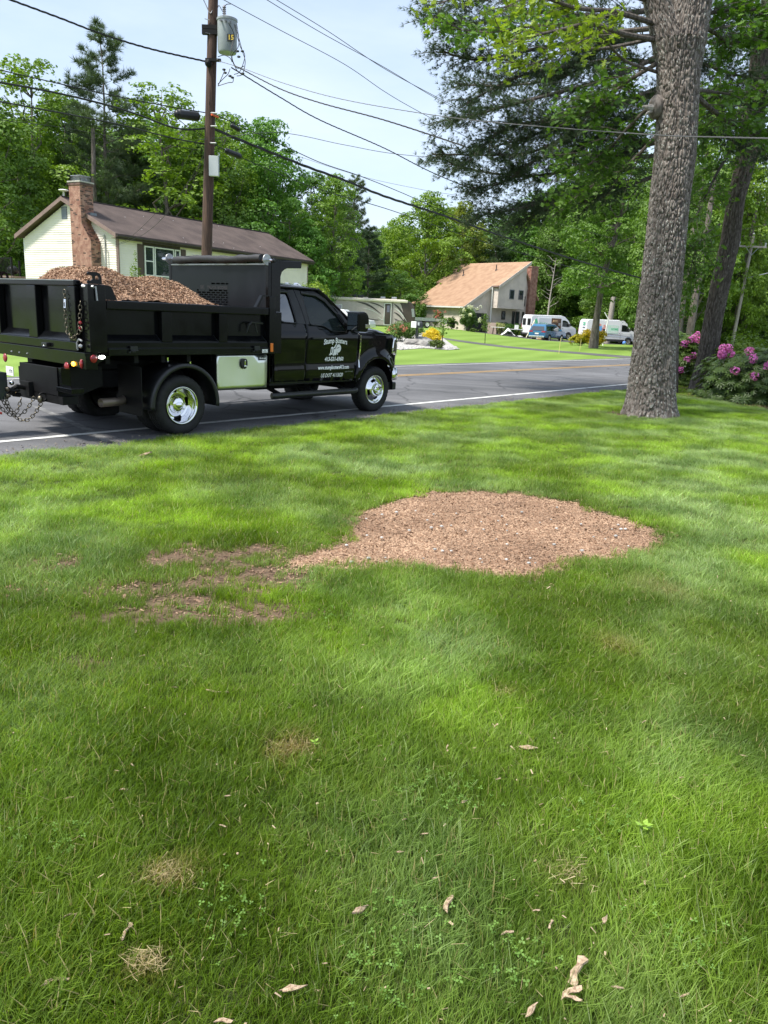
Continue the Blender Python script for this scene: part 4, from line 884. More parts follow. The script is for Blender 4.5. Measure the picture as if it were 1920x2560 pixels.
def gn_grass(target, coll, density, dens_attr='dens', seed=1):
    ng = bpy.data.node_groups.new('grow_grass', 'GeometryNodeTree'); ng.interface.new_socket('Geometry', in_out='INPUT', socket_type='NodeSocketGeometry'); ng.interface.new_socket('Geometry', in_out='OUTPUT', socket_type='NodeSocketGeometry')
    n = ng.nodes; l = ng.links.new; gi = n.new('NodeGroupInput'); go = n.new('NodeGroupOutput')
    dp = n.new('GeometryNodeDistributePointsOnFaces'); na = n.new('GeometryNodeInputNamedAttribute'); na.data_type = 'FLOAT'; na.inputs[0].default_value = dens_attr
    mu = n.new('ShaderNodeMath'); mu.operation = 'MULTIPLY'; mu.inputs[1].default_value = density; l(na.outputs[0], mu.inputs[0]); l(mu.outputs[0], dp.inputs['Density']); dp.inputs['Seed'].default_value = seed
    l(gi.outputs[0], dp.inputs['Mesh'])
    ci = n.new('GeometryNodeCollectionInfo'); ci.inputs['Collection'].default_value = coll; ci.inputs['Separate Children'].default_value = True; ci.inputs['Reset Children'].default_value = True
    ip = n.new('GeometryNodeInstanceOnPoints'); l(dp.outputs['Points'], ip.inputs['Points']); l(ci.outputs[0], ip.inputs['Instance']); ip.inputs['Pick Instance'].default_value = True
    # the lie of the grass drifts with place
    po = n.new('GeometryNodeInputPosition'); nt_ = n.new('ShaderNodeTexNoise'); nt_.inputs['Scale'].default_value = .55; nt_.inputs['Detail'].default_value = 2; l(po.outputs[0], nt_.inputs['Vector'])
    m1 = n.new('ShaderNodeMapRange'); m1.inputs[1].default_value = .3; m1.inputs[2].default_value = .7; m1.inputs[3].default_value = -1.6; m1.inputs[4].default_value = 3.2; l(nt_.outputs[0], m1.inputs[0])
    rv = n.new('FunctionNodeRandomValue'); rv.data_type = 'FLOAT'; rv.inputs[2].default_value = -1.2; rv.inputs[3].default_value = 1.2
    ad = n.new('ShaderNodeMath'); ad.operation = 'ADD'; l(m1.outputs[0], ad.inputs[0]); l(rv.outputs[1], ad.inputs[1])
    cx = n.new('ShaderNodeCombineXYZ'); l(ad.outputs[0], cx.inputs[2]); l(cx.outputs[0], ip.inputs['Rotation'])
    n2 = n.new('ShaderNodeTexNoise'); n2.inputs['Scale'].default_value = 1.4; l(po.outputs[0], n2.inputs['Vector'])
    m2 = n.new('ShaderNodeMapRange'); m2.inputs[1].default_value = .3; m2.inputs[2].default_value = .7; m2.inputs[3].default_value = .62; m2.inputs[4].default_value = 1.25; l(n2.outputs[0], m2.inputs[0])
    r2 = n.new('FunctionNodeRandomValue'); r2.data_type = 'FLOAT'; r2.inputs[2].default_value = .8; r2.inputs[3].default_value = 1.2; r2.inputs['Seed'].default_value = 5
    m3 = n.new('ShaderNodeMath'); m3.operation = 'MULTIPLY'; l(m2.outputs[0], m3.inputs[0]); l(r2.outputs[1], m3.inputs[1]); l(m3.outputs[0], ip.inputs['Scale'])
    sa = n.new('GeometryNodeStoreNamedAttribute'); sa.data_type = 'FLOAT'; sa.domain = 'INSTANCE'; sa.inputs['Name'].default_value = 'istraw'
    ns = n.new('GeometryNodeInputNamedAttribute'); ns.data_type = 'FLOAT'; ns.inputs[0].default_value = 'straw'; l(ns.outputs[0], sa.inputs['Value']); l(ip.outputs[0], sa.inputs['Geometry'])
    l(sa.outputs[0], go.inputs[0]); md = target.modifiers.new('grass', 'NODES'); md.node_group = ng
# the grass grows from a copy of the lawn sheet that shows only its blades
for nm, c in (('grass', 1),):
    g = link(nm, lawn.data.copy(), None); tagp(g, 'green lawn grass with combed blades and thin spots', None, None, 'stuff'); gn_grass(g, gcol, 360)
# taller tufts across the road, where single blades are too small to see
fcol = bpy.data.collections.new('far_tufts')
for k in range(3):
    me = tuft('far_tuft', 60, .22, .07, .014, .5, 70+k); me.materials.append(M['grass']); fcol.objects.link(bpy.data.objects.new('far_tuft', me))
# ------------------------------------------------------------ stump grindings
n = 42000; lo = PP.min(0); hi = PP.max(0); P2 = rng.uniform(lo-.2, hi+.2, (n*2, 2)); sd_ = polydist(P2, PP)
q = rng.random(len(P2)); P2 = P2[(sd_ < -.02) | ((sd_ < .14) & (q < .14)) | ((sd_ < .35) & (q < .02))][:n]
Q2 = rng.uniform([-4.2,4.0], [.6,6.6], (26000,2)); gi_ = (np.clip(((Q2[:,0]-GX[0])/.065).astype(int), 0, len(GX)-1), np.clip(((Q2[:,1]-GY[0])/.065).astype(int), 0, len(GY)-1)); Q2 = Q2[rng.random(len(Q2)) < soil.reshape(len(GX), len(GY))[gi_]*.55]; np2 = len(P2); P2 = np.concatenate([P2, Q2]); m_ = len(P2)
pz = np.array([lz(x, y)+.015*(.5+mn.noise(Vector((x*1.3,y*1.3,8))))+.006 for x, y in P2])
TV, TF = chip_template(); X, Y, Z = frames(np.array([0,0,1.])+rng.normal(size=(m_,3))*.4); big = rng.random(m_) < .05
sc = np.stack([rng.uniform(.008,.026,m_)*(1+big*1.2), rng.uniform(.005,.011,m_)*(1+big*.6), rng.uniform(.006,.012,m_)], 1)
V, F, rn_ = scatter(TV, TF, np.column_stack([P2, pz]), X, Y, Z, sc, np.clip(np.where(np.arange(m_) < np2, rng.normal(.58,.36,m_), rng.normal(.1,.3,m_)),0,1))
M['grind'] = leafmat('stump_grindings', (.085,.046,.028), (.53,.355,.235), 0, rough=.95, nscale=1.4)
gd = link('stump_grindings', npmesh('stump_grindings', V, F, {'rnd': rn_}), M['grind']); tagp(gd, 'wide flat patch of reddish brown stump grindings in the lawn', None, None, 'stuff')
mk = mat('patch_pebble', (.42,.41,.39), .85, var=.3); mb = MB()
for k in range(60):
    c = onground(rng.uniform(820,1600), rng.uniform(1270,1420))
    if polydist(np.array([[c.x, c.y]]), PP)[0] < -.1: mb.ico((c.x, c.y, .035), rng.uniform(.008,.018), 1, (1,.8,.6))
tagp(obj('pebbles', mb, mk), 'small grey pebbles mixed into the stump grindings', None, None, 'stuff')
# loose wood chips lying in the grass
CH = [(1445,2430,.15,1),(1430,2482,.10,.3),(1432,2496,.07,-.5),(732,2472,.10,.1),(1322,1870,.12,0),(362,1137,.30,-.2),(1123,2260,.12,1.4),(1612,2208,.06,1.3),(1512,2300,.08,1.2),(902,2275,.12,1.0),(316,2330,.09,1.5),(175,2290,.07,.9),(150,2450,.07,.3),(120,2455,.06,1.2),(175,1995,.06,.6),(1377,2312,.06,1.2),(1270,2333,.06,.1),(1340,2277,.04,.4),(1545,2470,.06,.4),(1330,2525,.08,1.0),(1710,2490,.05,.2),(560,2555,.07,.1),(1010,2050,.05,1.2),(1062,2085,.04,0),(1860,1890,.05,.2),(1415,1145,.05,.2),(310,1975,.05,.3),(556,2065,.04,.2),(740,1712,.06,.3),(530,1728,.08,.1),(355,1640,.05,.8),(435,1719,.05,0),(545,1731,.05,.4),(725,1770,.05,.9),(950,1865,.05,.2),(980,1860,.04,1),(1118,1868,.04,1.2),(1705,1945,.05,.3),(1160,2005,.06,.8),(570,1990,.04,.2),(85,1930,.05,1.1),(1240,1815,.05,1),(1610,1805,.05,.8),(1000,2130,.04,.1),(1090,2195,.04,.3)]
M['chipwood'] = mat('pale_wood_chip', (.26,.17,.11), .85, col2=(.50,.38,.26), vscale=9, bump=.4, bscale=60)
cms = []
for k in range(5):
    g = np.random.default_rng(90+k); top = [(.5*math.cos(t)*g.uniform(.75,1.1), .17*math.sin(t)*g.uniform(.35,1.3)+.06*math.sin(3*t+k)) for t in np.linspace(0, 2*math.pi, 12)[:-1]]
    mb = MB(); nn = len(top); mb.v = [(x, y, .05+.05*math.sin(x*4+k)) for x, y in top]+[(x*.96, y*.9, -.02+.05*math.sin(x*4+k)) for x, y in top]+[(0,.02,.11)]
    mb.f = [(i, (i+1) % nn, 2*nn) for i in range(nn)]+[(i, i+nn, (i+1) % nn+nn, (i+1) % nn) for i in range(nn)]+[tuple(reversed(range(nn, 2*nn)))]
    me = bpy.data.meshes.new('wood_chip'); me.from_pydata(mb.v, [], mb.f); me.materials.append(M['chipwood']); cms.append(me)
spec = {0: 'largest pale wood chip lying in the grass, split in two near the lower right', 3: 'pale curved wood chip in the grass at the bottom left of centre', 4: 'long grey-brown bark strip lying in the lawn below the grindings patch', 5: 'long pale wood splinter in the grass beside the road behind the truck', 6: 'upright forked pale splinter stuck in the grass below the centre'}
for k, (px, py, ln, a) in enumerate(CH):
    c = onground(px, py, .035); o = link('wood_chip', cms[k % 5], None, None, (c.x, c.y, .036)); ln *= .72; o.scale = (ln, ln*(.8 if k else 1.2), ln*.9); o.rotation_euler = (rng.uniform(-.4,.4), rng.uniform(-.35,.35), a+rng.uniform(-.2,.2))
    if k in spec: tagp(o, spec[k], 'wood chip')
    else: tagp(o, 'small pale wood chip scattered in the lawn grass', 'wood chip', 'small wood chips scattered over the lawn')
# a seedling with bright leaves
def leafy(name, px, py, h, m, label, cat, nl=7, ls=.05):
    c = onground(px, py); e = empty(name, (c.x, c.y, 0), 0, label, cat); mb = MB(); mb.tube([(0,0,0),(.004,0,h*.7),(0,.004,h)], .0018, 5); obj('stem', mb, m, e)
    for k in range(nl):
        a = k*2.4; mb = MB(); d = Vector((math.cos(a), math.sin(a), .35)); s = Vector((-math.sin(a), math.cos(a), 0)); p = Vector((0,0,h*(.75+.25*k/nl)))
        mb.add([p, p+d*ls*.5+s*ls*.28, p+d*ls, p+d*ls*.5-s*ls*.28], [(0,1,2,3)]); obj('leaf', mb, m, e)
M['seedling'] = mat('seedling_leaf', (.22,.36,.04), .5); leafy('oak_seedling', 1602, 2112, .085, M['seedling'], 'bright yellow-green seedling standing up out of the grass at lower right', 'seedling', 6, .032)
leafy('grass_weed', 786, 1890, .07, M['seedling'], 'small yellow-leaved weed beside the straw patch of the lawn', 'weed', 5, .022)

# small pale bits, dead blades and clover spread through the near grass
n = 750; rr = rng.uniform(1.3, 9, n); aa = rng.uniform(-.62,.62,n); P = np.column_stack([rr*np.sin(aa), rr*np.cos(aa), rng.uniform(.025,.05,n)]); P = P[polydist(P[:,:2], PP) > .05]; P = P[(P[:,0]*rnor.x+P[:,1]*rnor.y) < 8.2]; n = len(P)
X, Y, Z = frames(np.array([0,0,1.])+rng.normal(size=(n,3))*.5); V, F, rn_ = scatter(TV, TF, P, X, Y, Z, np.stack([rng.uniform(.004,.026,n)*rng.uniform(.4,1.2,n), rng.uniform(.002,.007,n), rng.uniform(.004,.008,n)], 1))
tagp(link('wood_bits', npmesh('wood_bits', V, F, {'rnd': rn_}), leafmat('pale_bits', (.20,.13,.08), (.60,.47,.33), 0, rough=.9)), 'tiny pale wood crumbs scattered through the lawn grass', None, None, 'stuff')
CLV = []; CLF = []
for k in range(3):
    a = k*2.094; c_, s_ = math.cos(a), math.sin(a); b = len(CLV); CLV += [(0,0,0),(c_*.6-s_*.35,s_*.6+c_*.35,.05),(c_,s_,.0),(c_*.6+s_*.35,s_*.6-c_*.35,.05)]; CLF += [(b,b+1,b+2),(b,b+2,b+3)]
cc_ = np.array([onground(x, y).xy[:] for x, y in ((560,2300),(1130,2010),(1260,2420),(980,2480),(1040,1985),(150,2130),(1500,2080),(760,1480),(840,1560),(1000,2330),(1700,2380),(480,1545))]); n = 560; k_ = rng.integers(0, len(cc_), n)
P = np.column_stack([cc_[k_]+rng.normal(size=(n,2))*.07, rng.uniform(.03,.06,n)]); X, Y, Z = frames(np.array([0,0,1.])+rng.normal(size=(n,3))*.3); V, F, rn_ = scatter(np.array(CLV), np.array(CLF), P, X, Y, Z, rng.uniform(.006,.012,n))
tagp(link('clover', npmesh('clover', V, F, {'rnd': rn_}), leafmat('clover_leaf', (.10,.20,.03), (.22,.38,.08), .4)), 'small clover leaves in clumps among the lawn grass', None, None, 'stuff')
n = 1100; rr = rng.uniform(1.3, 7, n); aa = rng.uniform(-.62,.62,n); P = np.column_stack([rr*np.sin(aa), rr*np.cos(aa), rng.uniform(.02,.055,n)]); P = P[polydist(P[:,:2], PP) > .03]; n = len(P); sw = spots(straw, P[:,:2])
extra = []
for px, py, rx, ry, s_ in straw:
    c = onground(px, py); ax = (onground(px+rx, py)-c).length; m__ = int(260*s_); extra.append(np.column_stack([c.x+rng.normal(size=m__)*ax*.60, c.y+rng.normal(size=m__)*ax*.48, rng.uniform(.015,.045,m__)]))
P = np.concatenate([P]+extra); n = len(P); BLV = np.array([[-.5,-.5,0],[-.5,.5,0],[.1,-.4,.02],[.1,.4,.02],[.6,0,0]]); BLF = np.array([[0,2,3],[0,3,1],[2,4,3]]); X, Y, Z = frames(np.array([0,0,1.])+rng.normal(size=(n,3))*.45)
V, F, rn_ = scatter(BLV, BLF, P, X, Y, Z, np.stack([rng.uniform(.02,.055,n), rng.uniform(.0011,.0022,n), np.ones(n)*.02], 1)); tagp(link('dead_blades', npmesh('dead_blades', V, F, {'rnd': rn_}), leafmat('dead_grass', (.30,.22,.11), (.62,.52,.30), .3)), 'straw coloured dead blades lying in the lawn', None, None, 'stuff')

# grit, sand and old leaves washed up along the road edge
n = 5200; t_ = rng.uniform(-6, 32, n); p_ = 8.62+rng.normal(size=n)*.20; P = np.array([rp(a, b, .028+rz(b)) for a, b in zip(t_, p_)]); X, Y, Z = frames(np.array([0,0,1.])+rng.normal(size=(n,3))*.3)
V, F, rn_ = scatter(TV, TF, P, X, Y, Z, np.stack([rng.uniform(.008,.035,n), rng.uniform(.006,.018,n), rng.uniform(.005,.014,n)], 1)); tagp(link('roadside_grit', npmesh('roadside_grit', V, F, {'rnd': rn_}), leafmat('grit', (.07,.055,.042), (.30,.26,.21), 0, rough=.95, nscale=3)), 'brown grit and old leaf bits along the near edge of the road', None, None, 'stuff')
# ================================================================ HOUSES
M['siding1'] = mat('cream_vinyl_siding', (.81,.75,.68), .5, var=.04, vscale=1.2); M['siding2'] = mat('beige_siding', (.62,.545,.485), .6, var=.06, vscale=1.5)
M['roof1'] = mat('brown_shingles', (.085,.062,.056), .95, col2=(.135,.10,.088), vscale=.9, vdetail=8, bump=.6, bscale=28, c2range=(.35,.65))
M['roof2'] = mat('tan_shingles', (.31,.19,.12), .95, col2=(.40,.26,.17), vscale=1.6, vdetail=9, bump=.5, bscale=18, c2range=(.35,.65))
M['browntrim'] = mat('brown_trim', (.22,.15,.135), .6, var=.1); M['darkbrown'] = mat('dark_brown_trim', (.045,.032,.03), .6, var=.2)
M['brick1'] = mat('red_brick', (.27,.125,.095), .9, col2=(.44,.25,.195), vscale=3.2, vdetail=7, c2range=(.38,.62)); M['mortar'] = mat('mortar', (.34,.30,.27), .95, var=.1)
M['brickdark'] = mat('burnt_brick', (.12,.07,.06), .9, var=.3)
M['lead'] = mat('flashing', (.22,.24,.27), .5, .6); M['winframe'] = mat('window_frame', (.72,.72,.70), .5); M['pane'] = glassmat('window_pane', (.03,.04,.045), .12); M['curtain'] = mat('curtain', (.25,.27,.28), .9)
M['concrete'] = mat('concrete', (.42,.40,.37), .9, var=.15); M['shutter'] = mat('shutter', (.085,.055,.05), .65)
H1 = (-14.82, 42.8); a1 = 1.058; h1 = empty('ranch_house', (H1[0], H1[1], 0), a1, 'long cream house with brown roof and brick chimney behind the dump truck', 'house')
EZ, RH, WD, LN = 5.16, 1.94, 8.4, 18.14
def h1o(nm, mb, m, **k): return obj(nm, mb, m, h1, **k)
WZ = EZ-.16; w0, w1, v0, v1 = .35, LN-.35, .35, WD-.35
mb = MB(); mb.box(w0+.03,w1-.03,v0+.03,v1-.03,0,WZ).prism([(v0+.03,WZ),(v1-.03,WZ),(WD/2,WZ+RH*.9)], 'x', w0+.03, w1-.03); wall = h1o('wall', mb, M['siding1'])
def clap(mb, a, b, z0, z1, nrm, step=.12, top=None):
    """lap siding: each course a wedge that stands proud at its foot. a,b: ground points; top(z)->(t0,t1) clips the course"""
    a = Vector((*a, 0)); b = Vector((*b, 0)); n = Vector((*nrm, 0)); z = z0
    while z < z1-.01:
        zt = min(z+step, z1); t0, t1 = (0, 1) if top is None else top(z); 
        if t1-t0 > .01:
            p, q = a.lerp(b, t0), a.lerp(b, t1); u, v = (top(zt) if top else (0, 1)); p2, q2 = a.lerp(b, max(t0, u)), a.lerp(b, min(t1, v)); 
            o = n*.034; i = n*.004
            mb.add([p+Vector((0,0,z)), q+Vector((0,0,z)), q+o+Vector((0,0,z)), p+o+Vector((0,0,z)), q2+i+Vector((0,0,zt)), p2+i+Vector((0,0,zt))], [(0,1,2,3),(3,2,4,5)])
        z += step
gt = lambda z: (0, 1) if z <= WZ else ((z-WZ)/(RH*.93)/2, 1-(z-WZ)/(RH*.93)/2)
mb = MB(); clap(mb, (w0,v1), (w0,v0), .5, WZ+RH*.9, (-1,0), top=gt); tagp(h1o('gable_siding', mb, M['siding1'], recalc=False), kind='stuff')
mb = MB(); clap(mb, (w0,v0), (w1,v0), .5, WZ, (0,-1)); tagp(h1o('front_siding', mb, M['siding1'], recalc=False), kind='stuff')
for x, y in ((w0,v0),(w0,v1),(w1,v0)): h1o('corner_board', MB().box(x-.03,x+.06,y-.03 if y<4 else y-.06,y+.06 if y<4 else y+.03,.4,WZ), M['winframe'] if y > 4 else M['browntrim'])
h1o('foundation', MB().box(w0,w1,v0,v1,-.3,.52), M['concrete'])
# roof with overhangs, fascia and shadow gap
def roofslab(mb, x0, x1, ya, za, yb, zb, t=.14): mb.hexa([(x0,ya,za-t),(x1,ya,za-t),(x1,yb,zb-t),(x0,yb,zb-t),(x0,ya,za),(x1,ya,za),(x1,yb,zb),(x0,yb,zb)])
mb = MB(); roofslab(mb,0,LN,0,EZ,WD/2,EZ+RH); rf = h1o('roof', mb, M['roof1']); mb = MB(); roofslab(mb,0,LN,WD,EZ,WD/2+.001,EZ+RH); obj('rear_slope', mb, M['roof1'], rf)
mb = MB()
for i in range(1, 32):    # shingle courses stand a little proud
    t = i/32; y = WD/2*t; z = EZ+RH*t; mb.hexa([(0,y-.1,z-.045),(LN,y-.1,z-.045),(LN,y,z+.0),(0,y,z+.0),(0,y-.1,z-.045+.012),(LN,y-.1,z-.045+.012),(LN,y,z+.002),(0,y,z+.002)])
tagp(obj('shingle_course', mb, M['roof1'], rf), kind='stuff')
mb = MB(); mb.box(0,LN,WD/2-.09,WD/2+.09,EZ+RH-.02,EZ+RH+.04); obj('ridge_cap', mb, M['darkbrown'], rf)
for yy in (0, WD):
    mb = MB(); mb.hexa([(-.03,yy,EZ-.22),(.0,yy,EZ-.22),(.0,WD/2,EZ+RH-.2),(-.03,WD/2,EZ+RH-.2),(-.03,yy,EZ+.01),(.0,yy,EZ+.01),(.0,WD/2,EZ+RH+.01),(-.03,WD/2,EZ+RH+.01)]); h1o('rake_board', mb, M['browntrim'])
mb = MB(); mb.box(0,LN,.0,.03,EZ-.26,EZ-.05); h1o('fascia', mb, M['darkbrown']); mb = MB(); mb.box(0,LN,.03,v0,EZ-.24,EZ-.20); h1o('soffit', mb, M['browntrim'])
mb = MB(); mb.prism([(-.12,EZ-.13),(-.10,EZ-.17),(-.02,EZ-.17),(-.002,EZ-.06),(-.12,EZ-.06)], 'x', 0, LN); h1o('gutter', mb, M['darkbrown'])
h1o('downpipe', MB().box(.30,.38,.20,.28,.3,EZ-.2), M['browntrim'])
mb = MB()
for i in range(14):
    t = rng.random(); mb.ico((rng.uniform(.5,17), WD/2*t, EZ+RH*t+.01), .035, 1, (1,1,.3))
tagp(obj('fallen_petals', mb, M['white'], rf), kind='stuff')
# windows of the front
def window(par, x, z, w, h, y, frame=M['winframe'], grid=0, curtain=False, nrm=-1, depth=.06, axis='x', bars=True):
    e = MB(); t = .07; f = []
    def bx(a, b, c, d, p, q):
        if axis == 'x': return MB().box(a, b, min(y+nrm*p, y+nrm*q), max(y+nrm*p, y+nrm*q), c, d)
        return MB().box(min(y+nrm*p, y+nrm*q), max(y+nrm*p, y+nrm*q), a, b, c, d)
    o = MB()
    for a, b, c, d in ((x-w/2,x-w/2+t,z,z+h),(x+w/2-t,x+w/2,z,z+h),(x-w/2+t,x+w/2-t,z,z+t),(x-w/2+t,x+w/2-t,z+h-t,z+h)):
        k = bx(a,b,c,d,-.02,depth); o.add(k.v, k.f)
    if bars: k = bx(x-w/2+t, x+w/2-t, z+h*.5-.03, z+h*.5+.03, .0, depth-.01); o.add(k.v, k.f)
    wn_ = obj('window', o, frame, par)
    obj('pane', bx(x-w/2+t, x+w/2-t, z+t, z+h-t, .022, .03), M['pane'], wn_)
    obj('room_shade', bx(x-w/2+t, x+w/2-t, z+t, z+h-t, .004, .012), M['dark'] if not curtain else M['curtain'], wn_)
    return wn_
h1o('window_surround', MB().box(2.12,5.0,v0-.035,v0-.023,3.1,4.98), M['darkbrown'])
for cx, w, cu in ((2.55,.68,True),(3.70,1.50,False),(4.74,.42,True)): window(h1, cx, 3.15, w, 1.60, v0-.036, curtain=cu, bars=w<1)
window(h1, 8.9, 3.4, 1.3, 1.2, v0-.02); window(h1, 12.9, 3.4, 1.3, 1.2, v0-.02)
for cx in (1.93, 5.25, 8.0, 9.8, 12.0, 13.8):
    mb = MB(); mb.box(cx-.19,cx+.19,v0-.06,v0-.025,3.16 if cx<6 else 3.4,4.80 if cx<6 else 4.6); sh = h1o('shutter', mb, M['shutter'])
    mb = MB()
    for z in np.arange(3.5,4.5,.06): mb.box(cx-.15,cx+.15,v0-.068,v0-.061,z,z+.035)
    tagp(obj('shutter_slats', mb, M['shutter'], sh), kind='stuff')
mb = MB()
for k in range(6): mb.box(w0-.05,w0-.024,4.18,4.60,6.0+k*.105,6.085+k*.105)
mb.box(w0-.03,w0-.0235,4.15,4.63,5.97,6.66); h1o('gable_vent', mb, M['lead'])
mb = MB(); mb.tube([(w0-.07,1.18,.6),(w0-.07,1.18,5.05),(w0-.09,1.19,5.12),(w0-.12,1.24,5.08)],.028,8).tube([(w0-.06,.98,.6),(w0-.06,.98,4.3)],.018,6).box(w0-.16,w0-.03,.86,1.04,2.0,2.5); h1o('service_mast', mb, M['galv'])
mb = MB(); mb.tube(sag((w0-.1,1.2,5.05),(w0-.06,1.05,4.2),.0)+[],.008,5).tube([(w0-.1,1.2,5.0),(w0-.1,1.42,4.8),(w0-.1,1.5,4.6),(w0-.1,1.4,4.42),(w0-.1,1.15,4.5)],.008,5); h1o('mast_cable', mb, M['blackplastic'])
# brick chimney: every brick is real geometry with recessed joints
def brickstack(name_par, u0, u1, v0_, v1f, z0, z1, faces, course=.073, bl=.21):
    """bricks on three faces: -x, -y, +y; v1f(z) gives the low-y side"""
    mb, dk, n = MB(), MB(), 0; z = z0
    while z < z1-course:
        va, vb = v1f(z), v0_; off = (n % 2)*bl/2; d = .012
        y = va-off
        while y < vb:
            a, b = max(va, y)+.005, min(vb, y+bl)-.005
            if b-a > .02: (dk if rng.random() < .09 else mb).box(u0-d*(.7+rng.random()*.6), u0+.02, a, b, z+.004, z+course-.007)
            y += bl
        x = u0-((n+1) % 2)*bl/2
        while x < u1:
            a, b = max(u0, x)+.005, min(u1, x+bl)-.005
            if b-a > .02: (dk if rng.random() < .30 else mb).box(a, b, va-d*(.7+rng.random()*.6), va+.02, z+.004, z+course-.007); mb.box(a, b, vb-.02, vb+d, z+.004, z+course-.007)
            x += bl
        z += course; n += 1
    return mb, dk
cv = lambda z: 2.25 if z > 5.6 else (1.60 if z < 4.75 else 1.60+.65*(z-4.75)/.85)
ch = h1o('chimney', MB().prism([(1.60,0),(1.60,4.75),(2.25,5.6),(2.25,7.72),(3.12,7.72),(3.12,0)], 'x', -.30, .52), M['mortar'])
mb, dk = brickstack('c', -.30, .52, 3.12, cv, 0.3, 7.74, None); tagp(obj('brickwork', mb, M['brick1'], ch), kind='stuff'); tagp(obj('burnt_bricks', dk, M['brickdark'], ch), kind='stuff')
mb = MB(); mb.box(-.34,.56,2.20,3.16,7.58,7.70); obj('chimney_band', mb, M['brickdark'], ch, bevel=.01)
mb = MB(); mb.box(-.36,.58,2.18,3.18,7.73,7.80); obj('chimney_cap', mb, M['concrete'], ch)
mb = MB(); mb.box(-.24,.46,2.28,3.04,8.06,8.09); cgp = obj('spark_guard', mb, M['galv'], ch)
mb = MB()
for x in np.linspace(-.22,.44,9): mb.bar((x,2.30,7.80),(x,2.30,8.06),.012).bar((x,3.02,7.80),(x,3.02,8.06),.012)
for y in np.linspace(2.30,3.02,9): mb.bar((-.22,y,7.80),(-.22,y,8.06),.012).bar((.44,y,7.80),(.44,y,8.06),.012)
tagp(obj('guard_mesh', mb, M['galv'], cgp), kind='stuff')
mb = MB(); mb.box(.15,.56,2.06,2.24,5.95,6.25); obj('chimney_flashing', mb, M['lead'], ch)
mb = MB(); mb.tube([(.2,WD/2,EZ+RH),(.2,WD/2,EZ+RH+.28)],.05,8).ico((.2,WD/2,EZ+RH+.34),.28,2,(1,1,.22)); h1o('roof_dish', mb, M['winframe'], smooth=True)
# raised deck with black rail at the left end
dk_ = empty('deck', (H1[0], H1[1], 0), a1, 'raised black railed deck beside the left end of the cream house', 'deck')
obj('deck_floor', MB().box(-.2,3.2,8.55,12.6,2.75,2.86), M['browntrim'], dk_)
for x in (-.15,3.1):
    for y in (8.65,10.6,12.5): obj('post', MB().box(x-.05,x+.05,y-.05,y+.05,0,3.92), M['frame'], dk_)
for z in (3.0,3.82): obj('rail', MB().box(-.18,-.12,8.6,12.55,z,z+.06), M['frame'], dk_)
for i, y in enumerate(np.arange(8.75,12.45,.125)): obj('baluster', MB().box(-.165,-.135,y-.012,y+.012,3.06,3.82), M['frame'], dk_)
mb = MB(); mb.ico((.3,9.2,3.2),.34,2,(1,1,.8)); gl = obj('grill_lid', mb, M['blackplastic'], empty('barbecue', (H1[0], H1[1], 0), a1, 'black kettle barbecue standing on the railed deck', 'barbecue'), smooth=True)
obj('grill_leg', MB().bar((.3,9.2,2.87),(.3,9.2,3.0),.08), M['frame'], gl.parent)
# ---------------------------------------------------------------- second house
C0 = Vector((7.575, 85, 0)); b2 = R(38); h2 = empty('garage_house', (C0.x, C0.y, 0), b2, 'beige two storey house with steep tan roof and open garage beyond the lawn', 'house')
# local x runs along the garage gable wall (away to the right), local y along the eave wall (away to the left)
def h2o(nm, mb, m, **k): return obj(nm, mb, m, h2, **k)
G0 = .15; ez2, rz2, ux, LW = 2.95, 8.25, 9.0, 9.0
sl = (rz2-ez2)/ux; rtop = lambda u: ez2+sl*u
mb = MB(); mb.prism([(.25,G0),(9.6,G0),(9.6,5.4),(8.8,rtop(8.7)-.2),(.25,rtop(.25)-.2)], 'y', .12, LW); h2o('wall', mb, M['siding2'])
mb = MB(); clap(mb, (.25,.12),(9.6,.12), G0+.1, rtop(8.7)-.2, (0,-1), .14, top=lambda z: (max(0, ((z-ez2)/sl+.1-.25)/9.35) if z > ez2 else 0, .93 if z > 5.4 else 1)); tagp(h2o('gable_siding', mb, M['siding2'], recalc=False), kind='stuff')
mb = MB(); clap(mb, (.25,LW),(.25,.12), G0+.1, ez2-.05, (-1,0), .14); tagp(h2o('eave_siding', mb, M['siding2'], recalc=False), kind='stuff')
# overhanging upper storey
mb = MB(); mb.prism([(3.95,2.82),(8.1,2.82),(8.1,rtop(8.1)-.15),(3.95,rtop(3.95)-.15)], 'y', -.95, .11); bx = h2o('upper_bay', mb, M['siding2'])
mb = MB(); clap(mb, (3.95,-.95),(8.1,-.95), 2.86, rtop(8.1)-.15, (0,-1), .14, top=lambda z: (max(0, ((z-ez2)/sl+.1-3.95)/4.15), 1)); clap(mb, (3.95,.1),(3.95,-.95), 2.86, rtop(3.95)-.2, (-1,0), .14); tagp(obj('bay_siding', mb, M['siding2'], bx, recalc=False), kind='stuff')
mb = MB()
def rs2(mb, u0, u1, ya, yb, t=.2): mb.hexa([(u0,ya,rtop(u0)-t),(u1,ya,rtop(u1)-t),(u1,yb,rtop(u1)-t),(u0,yb,rtop(u0)-t),(u0,ya,rtop(u0)),(u1,ya,rtop(u1)),(u1,yb,rtop(u1)),(u0,yb,rtop(u0))])
rs2(mb, -.15, 8.55, -.12, LW+.2); r2 = h2o('roof', mb, M['roof2']); mb = MB(); rs2(mb, 3.8, 8.551, -1.15, -.12); rs2(mb, 4.6, 8.551, LW+.2, LW+1.1); obj('bay_roof', mb, M['roof2'], r2)
